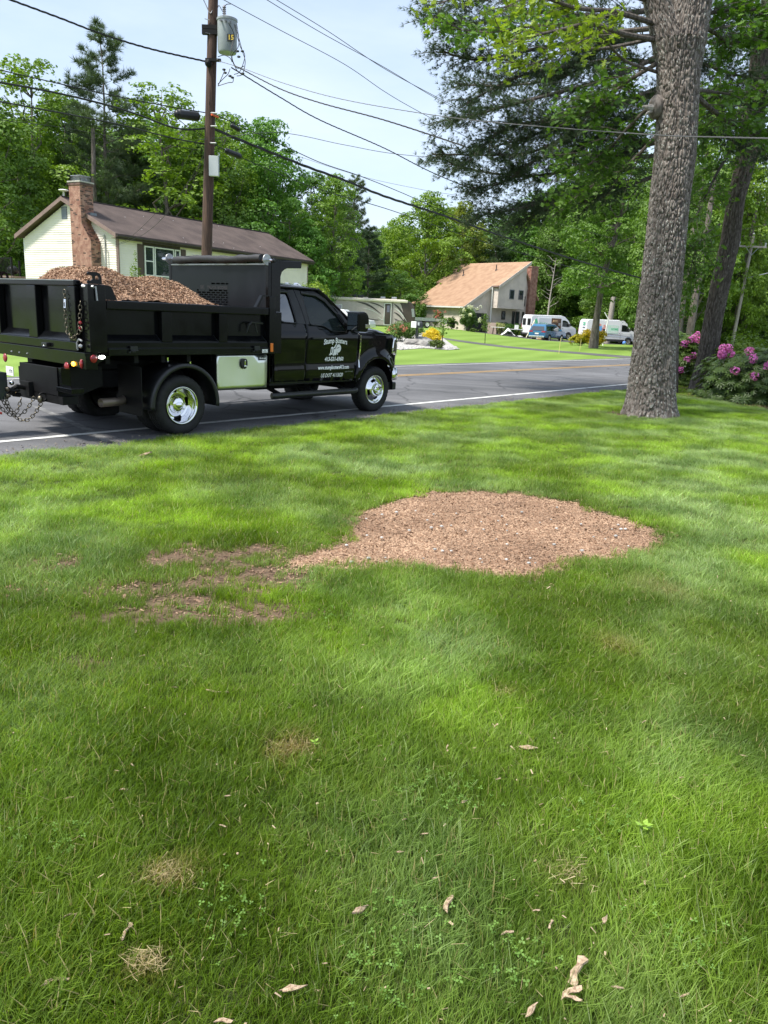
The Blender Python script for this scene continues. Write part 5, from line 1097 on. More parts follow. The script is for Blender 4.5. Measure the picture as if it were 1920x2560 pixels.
mb = MB(); mb.hexa([(8.553,-.1,rtop(8.55)-.7),(11.4,-.1,3.9),(11.4,LW+1,3.9),(8.553,LW+1,rtop(8.55)-.7),(8.553,-.1,rtop(8.55)-.5),(11.5,-.1,4.05),(11.5,LW+1,4.05),(8.553,LW+1,rtop(8.55)-.5)]); obj('rear_slope', mb, M['roof2'], r2)
mb = MB()
for i in range(1, 44): u = -.15+8.6*i/44; mb.box(u,u+.03,-.11,LW+.19,rtop(u)-.01,rtop(u)+.022)
tagp(obj('shingle_course', mb, M['roof2'], r2), kind='stuff')
def rake(y, u0, u1): 
    mb = MB(); mb.hexa([(u0,y-.04,rtop(u0)-.3),(u1,y-.04,rtop(u1)-.3),(u1,y,rtop(u1)-.3),(u0,y,rtop(u0)-.3),(u0,y-.04,rtop(u0)+.02),(u1,y-.04,rtop(u1)+.02),(u1,y,rtop(u1)+.02),(u0,y,rtop(u0)+.02)]); h2o('rake_board', mb, M['siding2'])
rake(-.122, -.15, 3.79); rake(-1.152, 3.8, 8.55)
mb = MB(); mb.box(-.27,-.155,-.12,LW+.2,rtop(-.15)-.2,rtop(-.15)-.05); h2o('gutter', mb, M['winframe'])
mb = MB(); mb.box(3.68,3.79,-1.15,-.15,rtop(3.8)-.16,rtop(3.8)-.02); h2o('gutter', mb, M['browntrim'])
mb = MB(); mb.box(3.70,3.80,-.28,-.16,G0,rtop(3.8)-.2); h2o('downpipe', mb, M['winframe'])
mb = MB(); mb.box(.08,.18,LW-.35,LW-.25,G0,ez2-.15); h2o('downpipe', mb, M['winframe'])
for u, v in ((5.9,6.9),(6.9,2.6)): mb = MB(); mb.tube([(u,v,rtop(u)-.1),(u,v,rtop(u)+.62)],.055,8).lathe([(.16,rtop(u)-.05),(.06,rtop(u)+.16)],'z',(u,v,0),10); obj('vent_pipe', mb, M['darkbrown'], r2)
# open garage: flat dark panel stands for the shade inside, with things on it
mb = MB(); mb.box(.42,3.40,.085,.115,G0,2.22); gdoor = h2o('garage_dark_panel', mb, M['dark'])
for a, b, c, d in ((.30,.42,G0,2.34),(3.40,3.52,G0,2.34),(.42,3.40,2.22,2.34)): obj('garage_trim', MB().box(a,b,.02,.096,c,d), M['siding2'], gdoor)
obj('garage_light', MB().box(1.75,2.05,-.03,.09,2.48,2.56), M['darkbrown'], gdoor)
obj('garage_shelf', MB().box(2.9,3.38,.03,.08,G0,1.7), M['darkbrown'], gdoor)
for u, z, w, h, y in ((6.0,3.85,.72,1.02,-.97),(7.8,3.85,.72,1.02,-.97)):
    if u > 7.5: u = 7.45
    window(h2, u, z, w, h, y, frame=M['lead'], bars=False)
for u, z, w, h in ((6.03,1.65,.58,.92),(7.65,.95,.42,1.65),(8.30,.75,.60,1.85)): window(h2, u, z, w, h, .10, frame=M['darkbrown'], bars=False)
window(h2, 9.2, 3.2, .30, 1.1, .10, frame=M['darkbrown'], bars=False); window(h2, 9.2, .7, .30, 1.9, .10, frame=M['darkbrown'], bars=False)
ch2 = h2o('chimney', MB().box(9.62,10.75,-.25,.65,-.4,7.5), M['mortar'])
mb, dk = brickstack('c', 9.62, 10.75, .65, lambda z: -.25, -.2, 7.5, None, .12, .34); tagp(obj('brickwork', mb, M['brick1'], ch2), kind='stuff'); tagp(obj('burnt_bricks', dk, M['brick1'], ch2), kind='stuff')
obj('chimney_cap', MB().box(9.55,10.82,-.32,.72,7.5,7.62), M['brick1'], ch2)
h2o('electric_meter', MB().box(3.86,4.1,-.0,.09,1.35,1.75), M['lead'], bevel=.02)
h2o('foundation', MB().box(.2,11.4,.14,LW,-1.0,G0+.1), M['concrete'])
h2o('rear_wing', MB().box(9.61,11.3,.7,LW,-.5,5.0), M['siding2'])
# ================================================================ VEHICLES BEYOND THE ROAD
def small_wheel(par, x, y, z, r, w, m=M['alu']):
    mb = MB(); mb.lathe([(r*.62,-w/2),(r*.92,-w/2),(r,-w/3),(r,w/3),(r*.92,w/2),(r*.62,w/2)],'y',n=24); t = obj('wheel', mb, M['rubber'], par, smooth=True, loc=(x,y,z))
    for s in (-1, 1):
        mb = MB(); mb.lathe([(r*.62,s*(w/2-.005)),(r*.5,s*(w/2-.03)),(r*.16,s*(w/2-.01)),(.0001,s*(w/2))],'y',n=20,skip=lambda i,k: i==1 and k%4==0); obj('rim', mb, m, t, smooth=True)
    return t
def vehicle(prof, wid, yfun, paint, name, label, cat, loc, rz, sc):
    e = empty(name, loc, rz, label, cat, sc=sc); return e
def body_loft(side, tumble, hw, nseg=5, belt=1.0):
    """side: closed outline (x,z); body narrows above the belt"""
    def hwz(x, z): return hw-(tumble*max(0, (z-belt)))-.05*max(0, .45-z)
    cap = side; mb = MB(); n = len(cap)
    for s in (-1, 1): mb.v += [(x, s*hwz(x, z), z) for x, z in cap]
    mb.v += [(x, -.82*hwz(x, z), z+(.05 if z > 1.2 else 0)) for x, z in cap]+[(x, .82*hwz(x, z), z+(.05 if z > 1.2 else 0)) for x, z in cap]
    for i in range(n):
        j = (i+1) % n; mb.f += [(i, j, 2*n+j, 2*n+i), (2*n+i, 2*n+j, 3*n+j, 3*n+i), (3*n+i, 3*n+j, n+j, n+i)]
    V, F = cdt(side, g=.5)
    for s in (-1, 1): mb.add([(x, s*hwz(x, z), z) for x, z in V], F)
    return mb, hwz
def patchside(name, poly, hwz, m, par, s=-1, off=.012, holes=()):
    V, F = cdt(poly, holes, g=.4); mb = MB(); mb.add([(x, s*(hwz(x, z)+off), z) for x, z in V], F); return obj(name, mb, m, par, recalc=False)
arcp = lambda cx, cz, r, a0, a1, n=10: [(cx+r*math.cos(R(a)), cz+r*math.sin(R(a))) for a in np.linspace(a0, a1, n)]
M['vanwhite'] = mat('van_white', (.80,.82,.86), .28, coat=.5); M['cladding'] = mat('grey_cladding', (.05,.052,.056), .6)
def van(label, loc, rz, sc, open_door):
    e = empty('delivery_van', loc, rz, label, 'van', sc=sc)
    side = [(-2.98,.48),(-2.98,1.2),(-2.93,2.35),(-2.80,2.50),(1.0,2.56),(1.45,2.46),(1.95,2.05),(2.25,1.55),(2.90,1.28),(2.99,1.0),(2.99,.45)]+arcp(2.0,.42,.45,5,175)+arcp(-1.75,.42,.45,5,175)
    mb, hw = body_loft(side, .10, 1.0, belt=1.15); bd = obj('body', mb, M['vanwhite'], e, bevel=.04)
    for s in (-1, 1):
        patchside('cladding_strip', [(-1.28,.36),(1.52,.36),(1.50,.58),(-1.27,.58)], hw, M['cladding'], e, s, .02)
        patchside('side_window', [(1.08,1.42),(1.95,1.42),(2.12,1.50),(1.78,1.98),(1.45,2.10),(1.10,2.10)], hw, M['glassdark'], e, s)
        patchside('door_line', [(.98,.62),(.995,.62),(.995,2.3),(.98,2.3)], hw, M['cladding'], e, s, .008)
        for x in (.80,1.08): patchside('door_handle', [(x,1.22),(x+.14,1.22),(x+.14,1.26),(x,1.26)], hw, M['cladding'], e, s, .03)
        mb = MB(); mb.box(1.86,2.06,s*1.08,s*1.26,1.48,1.76); obj('mirror', mb, M['cladding'], e, bevel=.03)
    mb = MB(); mb.hexa([(2.27,-.85,1.57),(2.27,.85,1.57),(2.20,.85,1.57),(2.20,-.85,1.57),(1.56,-.74,2.42),(1.56,.74,2.42),(1.50,.74,2.40),(1.50,-.74,2.40)]); obj('windscreen', mb, M['glassdark'], e)
    mb = MB(); mb.box(2.97,3.06,-.95,.95,.42,.78); obj('front_bumper', mb, M['cladding'], e, bevel=.04); mb = MB(); mb.box(-3.08,-2.97,-.95,.95,.42,.62); obj('rear_bumper', mb, M['cladding'], e, bevel=.03)
    for x in (2.0,-1.75):
        for s in (-1, 1): small_wheel(e, x, s*.90, .36, .36, .24)
    # rear doors: windows, lamps
    for s in (-1, 1):
        if open_door: obj('rear_window', MB().box(-3.0,-2.965,s*.48-.30,s*.48+.30,1.45,2.15), M['glassdark'], e)
        obj('tail_lamp', MB().box(-3.01,-2.9,s*.98-.05,s*.98+.02,1.1,1.55), M['red'], e)
    green, blue = VG, VB
    if open_door:
        patchside('cargo_opening', [(-.35,.62),(.92,.62),(.92,2.28),(-.35,2.28)], hw, M['darkwood'], e, -1, .006)
        for k, z in enumerate((.95,1.40,1.85)):
            obj('shelf', MB().box(-.3,.45,-1.06,-1.0,z,z+.05), M['plywood'], e)
        obj('cargo_box', MB().box(-.20,.30,-1.10,-1.02,1.92,2.12), M['plywood'], e); obj('cargo_box', MB().box(.50,.75,-1.10,-1.02,1.5,1.8), M['galv'], e)
        mb = MB(); mb.hexa([(-2.1,-1.09,.6),(-.42,-1.09,.6),(-.42,-1.05,.6),(-2.1,-1.05,.6),(-2.1,-1.02,2.3),(-.42,-1.02,2.3),(-.42,-.98,2.3),(-2.1,-.98,2.3)]); sd_ = obj('sliding_door', mb, M['vanwhite'], e, bevel=.02)
        def prt(nm, V, F, m, o=.11): mb = MB(); mb.add([(x, -(hw(x, z)+o), z) for x, z in V], F); return obj(nm, mb, m, e, recalc=False)
        prt('lettering', *fit_text('FAMILY', -1.95, -.95, 1.62, .34, bold=.01), green); prt('lettering', *fit_text('HOME PLUMBING', -1.95, -.60, 1.30, .2), green)
        V, F = cdt([(-2.55,1.4),(-2.25,1.35),(-2.15,1.8),(-2.3,2.2),(-2.5,2.1)], g=.5); prt('green_print', V, F, green, .02)
        V, F = cdt([(-2.9,.75),(-1.0,.75),(-1.0,.92),(-2.9,1.1)], g=.5); prt('blue_stripe', V, F, blue, .12)
    else:
        def prt(nm, V, F, m, o=.014): mb = MB(); mb.add([(x, -(hw(x, z)+o), z) for x, z in V], F); return obj(nm, mb, m, e, recalc=False)
        for zz, w, m in ((1.02,.05,M['navyprint']),(.92,.025,blue),(.80,.03,M['navyprint'])): V, F = cdt([(-2.9,zz+.18),(2.3,zz-.12),(2.3,zz-.12+w*.5),(-2.9,zz+.18+w)], g=.7); prt('side_stripe', V, F, m)
        V, F = cdt([(-2.2,.72),(-.9,.82),(-.9,.95),(-1.6,1.02),(-2.2,.95)], g=.5); prt('blue_swoosh', V, F, blue)
        V, F = cdt([(-.55,1.18),(.72,1.18),(.72,2.02),(-.55,2.02)], g=.5); prt('green_panel', V, F, mat('pale_green_print', (.55,.78,.66), .6))
        prt('lettering', *fit_text('FAMILY', -.15, .68, 1.86, .2, bold=.01), M['vinylwhite'], .018); prt('lettering', *fit_text('HOME', -.15, .68, 1.62, .3, bold=.012), green, .018); prt('lettering', *fit_text('PLUMBING', -.50, .68, 1.32, .2, bold=.006), M['vinylwhite'], .018)
        skin = mat('figure_skin', (.75,.35,.30), .7)
        for cx, shirt, hh in ((-1.95,M['cladding'],0),(-1.45,blue,.1),(-.95,M['cladding'],0)):
            c = [(cx+.13*math.cos(t), 1.93+hh+.13*math.sin(t)) for t in np.linspace(0, 6.283, 13)[:-1]]; V, F = cdt(c, g=.5); prt('printed_figure', V, F, skin, .018)
            V, F = cdt([(cx-.30,1.45+hh),(cx-.2,1.78+hh),(cx+.2,1.78+hh),(cx+.30,1.45+hh),(cx+.22,1.35+hh),(cx-.22,1.35+hh)], g=.5); prt('printed_figure', V, F, skin if shirt is not blue else blue, .016)
            V, F = cdt([(cx-.17,1.2+hh),(cx-.19,1.62+hh),(cx+.19,1.62+hh),(cx+.17,1.2+hh)], g=.5); prt('printed_figure', V, F, shirt, .020)
        for z, w, m in ((2.15,.5,green),(1.95,.5,green),(1.65,.55,M['galv']),(1.35,.5,M['galv']),(1.05,.3,blue)): obj('rear_print', MB().box(-3.0,-2.97,-.25-w/2,-.25+w/2,z,z+.09), m, e)
    return e
VG = mat('green_print', (.12,.55,.30), .5); VB = mat('blue_print', (.18,.42,.80), .5); M['navyprint'] = mat('navy_print', (.05,.08,.16), .5)
M['plywood'] = mat('plywood', (.58,.38,.22), .75, var=.12, vscale=2, stretch=(1,8,1)); M['darkwood'] = mat('cargo_interior', (.11,.065,.045), .8, var=.4, vscale=3)
van('white work van with its side door open and boards leaning on it', (17.05,86.6,-.18), R(23), .97, True)
van('white work van with green and blue printed side, behind the dark tree trunk', (22.9,84.4,-.40), R(13), .98, False)
# blue sport utility car
M['bluepaint'] = mat('blue_car_paint', (.030,.15,.30), .25, .2, coat=1)
def suv(loc, rz, sc):
    e = empty('parked_car', loc, rz, 'blue parked car seen from behind, in front of the open van', 'car', sc=sc)
    side = [(-2.42,.42),(-2.46,.8),(-2.38,1.08),(-2.20,1.55),(-2.02,1.70),(-.6,1.76),(.35,1.70),(1.25,1.14),(2.15,1.02),(2.42,.80),(2.45,.42)]+arcp(1.45,.36,.42,5,175)+arcp(-1.40,.36,.42,5,175)
    mb, hw = body_loft(side, .30, .97, belt=1.02); obj('body', mb, M['bluepaint'], e, bevel=.05)
    for s in (-1, 1):
        for poly in ([(-2.02,1.12),(-1.32,1.10),(-1.28,1.56),(-1.95,1.55)],[(-1.24,1.10),(-.28,1.10),(-.26,1.60),(-1.20,1.57)],[(-.20,1.10),(1.02,1.13),(.38,1.56),(-.18,1.60)]): patchside('side_window', poly, hw, M['glassdark'], e, s)
        patchside('sill', [(-.95,.33),(1.0,.33),(1.0,.45),(-.95,.45)], hw, M['cladding'], e, s, .02)
        obj('mirror', MB().box(.85,1.0,min(s*.96,s*1.16),max(s*.96,s*1.16),1.08,1.24), M['bluepaint'], e, bevel=.03)
        mb = MB(); mb.hexa([(-2.47,s*.92,.93),(-2.47,s*.50,.95),(-2.38,s*.50,.95),(-2.30,s*.99,.93),(-2.42,s*.92,1.09),(-2.42,s*.50,1.05),(-2.33,s*.50,1.05),(-2.25,s*.98,1.09)]); obj('tail_lamp', mb, M['red'], e)
        mb = MB(); mb.tube([(-1.8,s*.70,1.76),(-1.6,s*.70,1.82),(.1,s*.70,1.81),(.3,s*.70,1.73)],.02,6); obj('roof_rail', mb, M['chrome'], e)
    mb = MB(); mb.hexa([(-2.405,-.78,1.10),(-2.405,.78,1.10),(-2.36,.78,1.10),(-2.36,-.78,1.10),(-2.235,-.68,1.53),(-2.235,.68,1.53),(-2.19,.68,1.53),(-2.19,-.68,1.53)]); obj('rear_window', mb, M['glassdark'], e)
    mb = MB(); mb.hexa([(1.28,-.75,1.16),(1.28,.75,1.16),(1.2,.75,1.16),(1.2,-.75,1.16),(.50,-.66,1.68),(.50,.66,1.68),(.44,.66,1.66),(.44,-.66,1.66)]); obj('windscreen', mb, M['glassdark'], e)
    obj('number_plate', MB().box(-2.49,-2.465,-.22,.22,.72,.86), M['winframe'], e); obj('rear_bumper', MB().box(-2.55,-2.43,-.88,.88,.36,.56), M['alu'], e, bevel=.03); obj('trim_bar', MB().box(-2.485,-2.46,-.5,.5,.90,.925), M['chrome'], e)
    for x in (1.45,-1.40):
        for s in (-1, 1): small_wheel(e, x, s*.86, .36, .36, .24)
suv((16.0,81.6,-.30), R(52), .96)
# travel trailer
M['rvtan'] = mat('trailer_tan', (.52,.44,.43), .35, var=.05); M['rvbrown'] = mat('trailer_brown_cap', (.065,.047,.040), .3, coat=.15, var=.15, vscale=2); M['rvcream'] = mat('trailer_roof_edge', (.68,.62,.52), .45); M['rvdark'] = mat('trailer_stripe', (.055,.045,.045), .3)
rv = empty('travel_trailer', (-2.45,70.5,.18), R(4), 'long tan travel trailer with brown front cap and dark swoosh stripes', 'travel trailer')
RL = 8.6
side = [(-RL/2,.50),(-RL/2,2.66),(RL/2-.95,2.66),(RL/2-.45,2.55),(RL/2-.12,2.2),(RL/2+.02,1.6),(RL/2-.02,1.05),(RL/2-.35,.62),(RL/2-.6,.50)]
mb = MB(); mb.prism(side, 'y', -1.2, 1.2); obj('body', mb, M['rvtan'], rv, bevel=.05)
mb = MB(); mb.prism([(RL/2-1.55,2.68),(RL/2-.95,2.69),(RL/2-.45,2.58),(RL/2-.10,2.2),(RL/2+.045,1.6),(RL/2+.0,1.04),(RL/2-.33,.60),(RL/2-1.05,.62),(RL/2-1.0,1.2),(RL/2-1.12,1.8),(RL/2-1.3,2.3)], 'y', -1.215, 1.215); obj('front_cap', mb, M['rvbrown'], rv, bevel=.06)
mb = MB(); mb.box(-RL/2,RL/2-.7,-1.34,-1.215,2.50,2.72); obj('awning_roll', mb, M['rvcream'], rv, bevel=.05)
mb = MB(); mb.box(-RL/2-.03,RL/2-.9,-1.2,1.2,2.662,2.76); obj('roof', mb, M['rvcream'], rv, bevel=.03)
def rvs(nm, poly, m, o=.015, y=-1.2): V, F = cdt(poly, g=.4); mb = MB(); mb.add([(x, y-o, z) for x, z in V], F); return obj(nm, mb, m, rv, recalc=False)
def swoosh(x0, z0, x1, z1, bend, w): 
    T = np.linspace(0, 1, 12); up = [(x0+(x1-x0)*t, z0+(z1-z0)*t+bend*math.sin(math.pi*t)) for t in T]; return up+[(x, z-w*math.sin(math.pi*(i/11))**.8-.005) for i, (x, z) in reversed(list(enumerate(up)))]
for a in ((-.9,2.42,1.35,1.45,.30,.16),(.1,2.42,1.75,1.9,.15,.10),(-.6,1.35,1.3,.98,-.12,.10),(2.35,2.42,3.55,1.15,.25,.22),(2.4,1.7,3.5,.75,.22,.16),(2.45,1.15,2.9,1.0,.02,.08),(-3.8,2.2,-1.6,1.3,.2,.16)): rvs('swoosh_stripe', swoosh(*a), M['rvdark'])
for a in ((2.4,2.05,3.6,.9,.24,.10),(-.4,1.9,1.4,1.25,.2,.05),(1.0,1.25,1.6,.95,-.02,.06)): rvs('swoosh_stripe', swoosh(*a), M['winframe'], .02)
dr = rvs('entry_door', rnd_poly([(1.62,.62),(2.12,.62),(2.12,2.36),(1.62,2.36)],.08), M['rvbrown'], .03); rvs('door_frame', rnd_poly([(1.55,.55),(2.19,.55),(2.19,2.43),(1.55,2.43)],.1), M['winframe'], .022)
rvs('door_window', rnd_poly([(1.80,1.65),(2.04,1.65),(2.04,2.22),(1.80,2.22)],.04), M['glassdark'], .04); mb = MB(); mb.tube([(1.48,-1.27,1.0),(1.48,-1.30,1.5)],.02,6); obj('grab_handle', mb, M['winframe'], rv)
rvs('awning_arm', [(2.25,.7),(2.31,.7),(2.31,2.5),(2.25,2.5)], M['cladding'], .05)
rvs('storage_hatch', rnd_poly([(2.6,.56),(3.25,.56),(3.25,1.0),(2.6,1.0)],.03), M['rvdark'], .016); rvs('storage_hatch', rnd_poly([(2.63,.59),(3.22,.59),(3.22,.97),(2.63,.97)],.03), M['rvtan'], .02)
rvs('side_window', rnd_poly([(-3.3,1.5),(-2.1,1.5),(-2.1,2.15),(-3.3,2.15)],.08), M['winframe'], .02); rvs('side_window', rnd_poly([(-3.22,1.57),(-2.18,1.57),(-2.18,2.08),(-3.22,2.08)],.08), M['glassdark'], .03)
# pale overlapping discs on the front cap
for k in range(5):
    c = [(RL/2-.24+.08*k/4+.13*math.cos(t), 1.95-.13*k+.10*math.sin(t)) for t in np.linspace(0, 6.283, 12)[:-1]]; rvs('cap_disc', c, M['galv'], .030+.001*k)
for x, w, h, m in ((-2.9,.5,.16,M['winframe']),(-.7,.9,.26,M['cladding']),(-.1,.5,.08,M['rvcream']),(1.45,.45,.18,M['galv']),(2.45,.45,.20,M['galv'])):
    mb = MB(); mb.box(x-w/2,x+w/2,-.5,.1,2.762,2.77+h); obj('roof_vent', mb, m, rv, bevel=.05)
for x in (-.9,-.1):
    for s in (-1,1): small_wheel(rv, x, s*1.12, .16, .33, .22)
mb = MB(); mb.bar((RL/2-.4,0,.42),(RL/2+1.3,0,.42),.14).bar((RL/2+1.2,0,.0-.2),(RL/2+1.2,0,.6),.07); obj('tow_hitch', mb, M['frame'], rv)
mb = MB(); mb.bar((RL/2-1.2,-.9,-.2),(RL/2-1.2,-.9,.5),.07); obj('corner_jack', mb, M['frame'], rv)
# light pickup standing in front of the trailer, mostly hidden by the dump truck
pk = empty('parked_pickup', (-4.3,63.0,-.05), R(-12), 'white pickup parked in front of the travel trailer behind the truck hood', 'pickup')
side = [(-2.9,.5),(-2.9,1.25),(-1.2,1.28),(-1.15,1.35),(-.95,1.85),(.55,1.88),(1.25,1.32),(2.65,1.18),(2.8,.9),(2.8,.48)]+arcp(1.85,.4,.45,5,175)+arcp(-1.8,.4,.45,5,175)
mb, hw = body_loft(side, .22, .98, belt=1.2); obj('body', mb, M['vanwhite'], pk, bevel=.04)
for s in (-1,1):
    patchside('side_window', [(-.85,1.34),(1.02,1.36),(.50,1.74),(-.80,1.75)], hw, M['glassdark'], pk, s)
    for x in (1.85,-1.8): small_wheel(pk, x, s*.85, .38, .38, .25)
mb = MB(); mb.hexa([(1.28,-.8,1.36),(1.28,.8,1.36),(1.2,.8,1.36),(1.2,-.8,1.36),(.66,-.72,1.84),(.66,.72,1.84),(.6,.72,1.82),(.6,-.72,1.82)]); obj('windscreen', mb, M['glassdark'], pk)
# flat utility trailer by the garage wall
ut = empty('utility_trailer', (3.4,76.0,terr(3.4,76)), R(10), 'small flat utility trailer parked between the travel trailer and the beige house', 'trailer')
obj('trailer_deck', MB().box(-1.6,1.3,-.75,.75,.52,.60), M['frame'], ut); obj('side_board', MB().box(-1.6,.45,-.79,-.75,.60,.90), M['galv'], ut); obj('side_board', MB().box(.50,1.3,-.79,-.75,.60,.86), M['concrete'], ut)
small_wheel(ut, -.3, -.85, .30, .30, .18, M['white']); small_wheel(ut, -.3, .85, .30, .30, .18, M['white']); small_wheel(ut, 1.55, -.5, .62, .24, .14, M['white']); mb = MB(); mb.bar((1.3,0,.5),(2.6,0,.45),.08).bar((1.3,-.5,.55),(1.6,-.5,.62),.06); obj('tongue_beam', mb, M['frame'], ut)
# things standing round the open van
def thing1(name, label, cat, mb, m, loc, rz=0, group=None, **k):
    o = obj(name, mb, m, **k); o.location = loc; o.rotation_euler = (0,0,rz); return tagp(o, label, cat, group)
def gz(x, y): return (x, y, terr(x, y)+.015)
p = at(1354, 846, 82.5); mb = MB(); mb.hexa([(-.45,0,0),(.45,0,0),(.45,.03,0),(-.45,.03,0),(-.42,.30,1.0),(.46,.30,1.0),(.46,.33,1.0),(-.42,.33,1.0)]); thing1('plywood_sheet', 'orange plywood sheet leaning against the side of the open van', 'plywood', mb, M['plywood'], gz(p.x,p.y), R(8))
p = at(1341, 845, 82.8); mb = MB(); mb.hexa([(-.12,0,0),(.12,0,0),(.12,.03,0),(-.12,.03,0),(.05,.35,1.15),(.30,.35,1.15),(.30,.38,1.15),(.05,.38,1.15)]); thing1('white_board', 'narrow white board leaning beside the plywood on the open van', 'board', mb, M['white'], gz(p.x,p.y), R(8))
p = at(1315, 842, 82.0); mb = MB(); mb.bar((0,0,0),(.85,.5,1.85),.10,.04); thing1('long_plank', 'long pale plank propped against the rear corner of the open van', 'plank', mb, mat('pale_plank', (.70,.68,.50), .7), gz(p.x,p.y))
p = at(1331, 838, 84.5); mb = MB(); mb.lathe([(.13,0),(.17,.32),(.0001,.30)],'z',n=14); thing1('bucket', 'purple bucket on the drive under the rear of the open van', 'bucket', mb, mat('purple_plastic', (.20,.10,.42), .4), gz(p.x,p.y), smooth=True)
p = at(1230, 832, 83.3); mb = MB(); mb.hexa([(-.5,0,0),(.5,0,0),(.5,.04,0),(-.5,.04,0),(-.5,.25,1.15),(.5,.25,1.15),(.5,.29,1.15),(-.5,.29,1.15)]); thing1('wooden_panel', 'tan wooden panel leaning on the wall right of the garage door', 'panel', mb, mat('tan_panel', (.50,.38,.30), .8, var=.08), gz(p.x,p.y), R(20))
for (px, w, lab) in ((1243,1.3,'white work table on legs left of the flapping tarpaulin'),(1288,1.7,'long white work table on trestles in front of the yellow-green bush')):
    p = at(px, 836, 81.5); e = empty('work_table', gz(p.x,p.y), R(5), lab, 'table'); obj('table_top', MB().box(-w/2,w/2,-.3,.3,.72,.77), M['white'], e)
    for x in (-w/2+.15,w/2-.15):
        for y in (-.22,.22): obj('leg', MB().bar((x,y,0),(x*.85,y*.6,.72),.04), M['frame'], e)
p = at(1291, 822, 81.2); mb = MB(); mb.box(-.2,.2,-.05,.05,.0,.42); thing1('white_carton', 'white carton standing on the long work table', 'carton', mb, M['white'], (p.x, p.y, terr(p.x,p.y)+.79))
p = at(1278, 838, 80.6); V = [(x, y, max(0, .75*math.exp(-((x+.35)/.45)**2)*(1-abs(y)*.6)+.12*mn.noise(Vector((x*4,y*4,0)))+.06)) for x in np.linspace(-1.1,1.1,20) for y in np.linspace(-.6,.6,9)]
F = [(i*9+j,(i+1)*9+j,(i+1)*9+j+1,i*9+j+1) for i in range(19) for j in range(8)]; thing1('plastic_tarpaulin', 'crumpled white plastic sheeting on the drive between the two tables', 'tarpaulin', MB().add(V, F), M['white'], gz(p.x,p.y), smooth='all')
p = at(1258, 836, 81.0); mb = MB()
for k in range(5): mb.hexa([(-.8+.2*k,-.2,.03*k),(.3+.2*k,-.3,.03*k+.02),(.3+.2*k,-.1,.03*k+.02),(-.8+.2*k,0,.03*k),(-.8+.2*k,-.2,.03*k+.03),(.3+.2*k,-.3,.03*k+.05),(.3+.2*k,-.1,.03*k+.05),(-.8+.2*k,0,.03*k+.03)])
thing1('scrap_boards', 'low pile of dark and white scrap boards beside the crumpled sheeting', 'boards', mb, mat('scrap_board', (.22,.15,.13), .8, col2=(.6,.58,.55), vscale=2, c2range=(.48,.52)), gz(p.x,p.y))
p = at(1560, 862, 76); mb = MB(); mb.ico((0,0,.16),.18,2); thing1('blue_ball', 'blue and white ball on the grass under the printed van', 'ball', mb, mat('ball_blue', (.10,.25,.75), .4, col2=(.7,.75,.85), vscale=3, c2range=(.55,.6)), gz(p.x,p.y), smooth=True)
# white arrow post in front of the printed van
p = at(1507, 863, 64); e = empty('white_post', gz(p.x,p.y), 0, 'tall white post with slanting arms standing on the lawn before the printed van', 'post'); obj('pole', MB().tube([(0,0,0),(.2,0,2.1)],.055,8), M['white'], e, smooth=True)
obj('arm', MB().bar((.2,0,2.1),(-.15,0,2.6),.07), M['white'], e); obj('arm', MB().bar((.2,0,2.1),(-.05,0,1.85),.05), M['white'], e)
# ---------------------------------------------------------------- mailbox, rock, gravel bed
p = onground(1040, 866); e = empty('mailbox', (p.x, p.y, 0), R(-35), 'dark grey mailbox with white front on a post above the boulder', 'mailbox')
mb = MB(); mb.prism([(-.11,0),(.11,0),(.11,.12)]+[(.11*math.cos(R(a)), .12+.11*math.sin(R(a))) for a in range(20,161,20)]+[(-.11,.12)], 'y', -.28, .28); k_ = obj('box', mb, M['cladding'], e, smooth=True); k_.location = (0,0,1.02); k_.scale = (1.5,1.2,1.5)
obj('box_door', MB().box(-.17,.17,-.36,-.34,1.02,1.36), M['white'], e, bevel=.02); obj('flag', MB().box(.172,.19,-.2,-.05,1.15,1.32), M['vinylwhite'], e); obj('post', MB().box(-.05,.05,-.05,.05,0,1.02), M['cladding'], e)
V, F = [], []; ts = np.linspace(0, 6.283, 30)[:-1]; gc = onground(1010, 872)
poly = [tuple(onground(px, py).xy) for px, py in [(960,868),(985,856),(1020,850),(1060,846),(1110,856),(1150,874),(1120,876),(1060,872),(1000,876)]]
V, F = cdt(poly, g=.5); tagp(obj('gravel_bed', MB().add([(x, y, terr(x,y)+.03) for x, y in V], F), M['pebble'], recalc=False), kind='structure')
mb = MB(); P3 = np.array(poly)
for k in range(500):
    q = rng.uniform(P3.min(0), P3.max(0))
    if polydist(q[None], P3)[0] < 0: mb.ico((q[0], q[1], .05), rng.uniform(.05,.10), 1, (1,.8,.6))
tagp(obj('bed_stones', mb, mat('pale_stone', (.55,.53,.50), .9, col2=(.30,.29,.28), vscale=.9)), 'pale rounded stones edging the flower bed across the road', None, None, 'stuff')
def rock(px, py, r, label, sq=(1.3,1,.7)):
    c = onground(px, py); bm = bmesh.new(); bmesh.ops.create_icosphere(bm, subdivisions=4, radius=r)
    for v in bm.verts: n = mn.noise(v.co*1.6/r*.6+Vector((px,0,0))); v.co *= 1+.35*n+.12*mn.noise(v.co*4/r); v.co.x *= sq[0]; v.co.y *= sq[1]; v.co.z *= sq[2]
    mb = MB(); mb.add([v.co[:] for v in bm.verts], [[v.index for v in f.verts] for f in bm.faces]); bm.free()
    return thing1('boulder', label, 'rock', mb, mat('granite', (.16,.15,.145), .9, col2=(.30,.29,.27), vscale=3, bump=.5, bscale=12), (c.x, c.y, r*.25))
rock(1046, 866, .62, 'grey boulder in the flower bed below the mailbox', (1.3,1,.62))
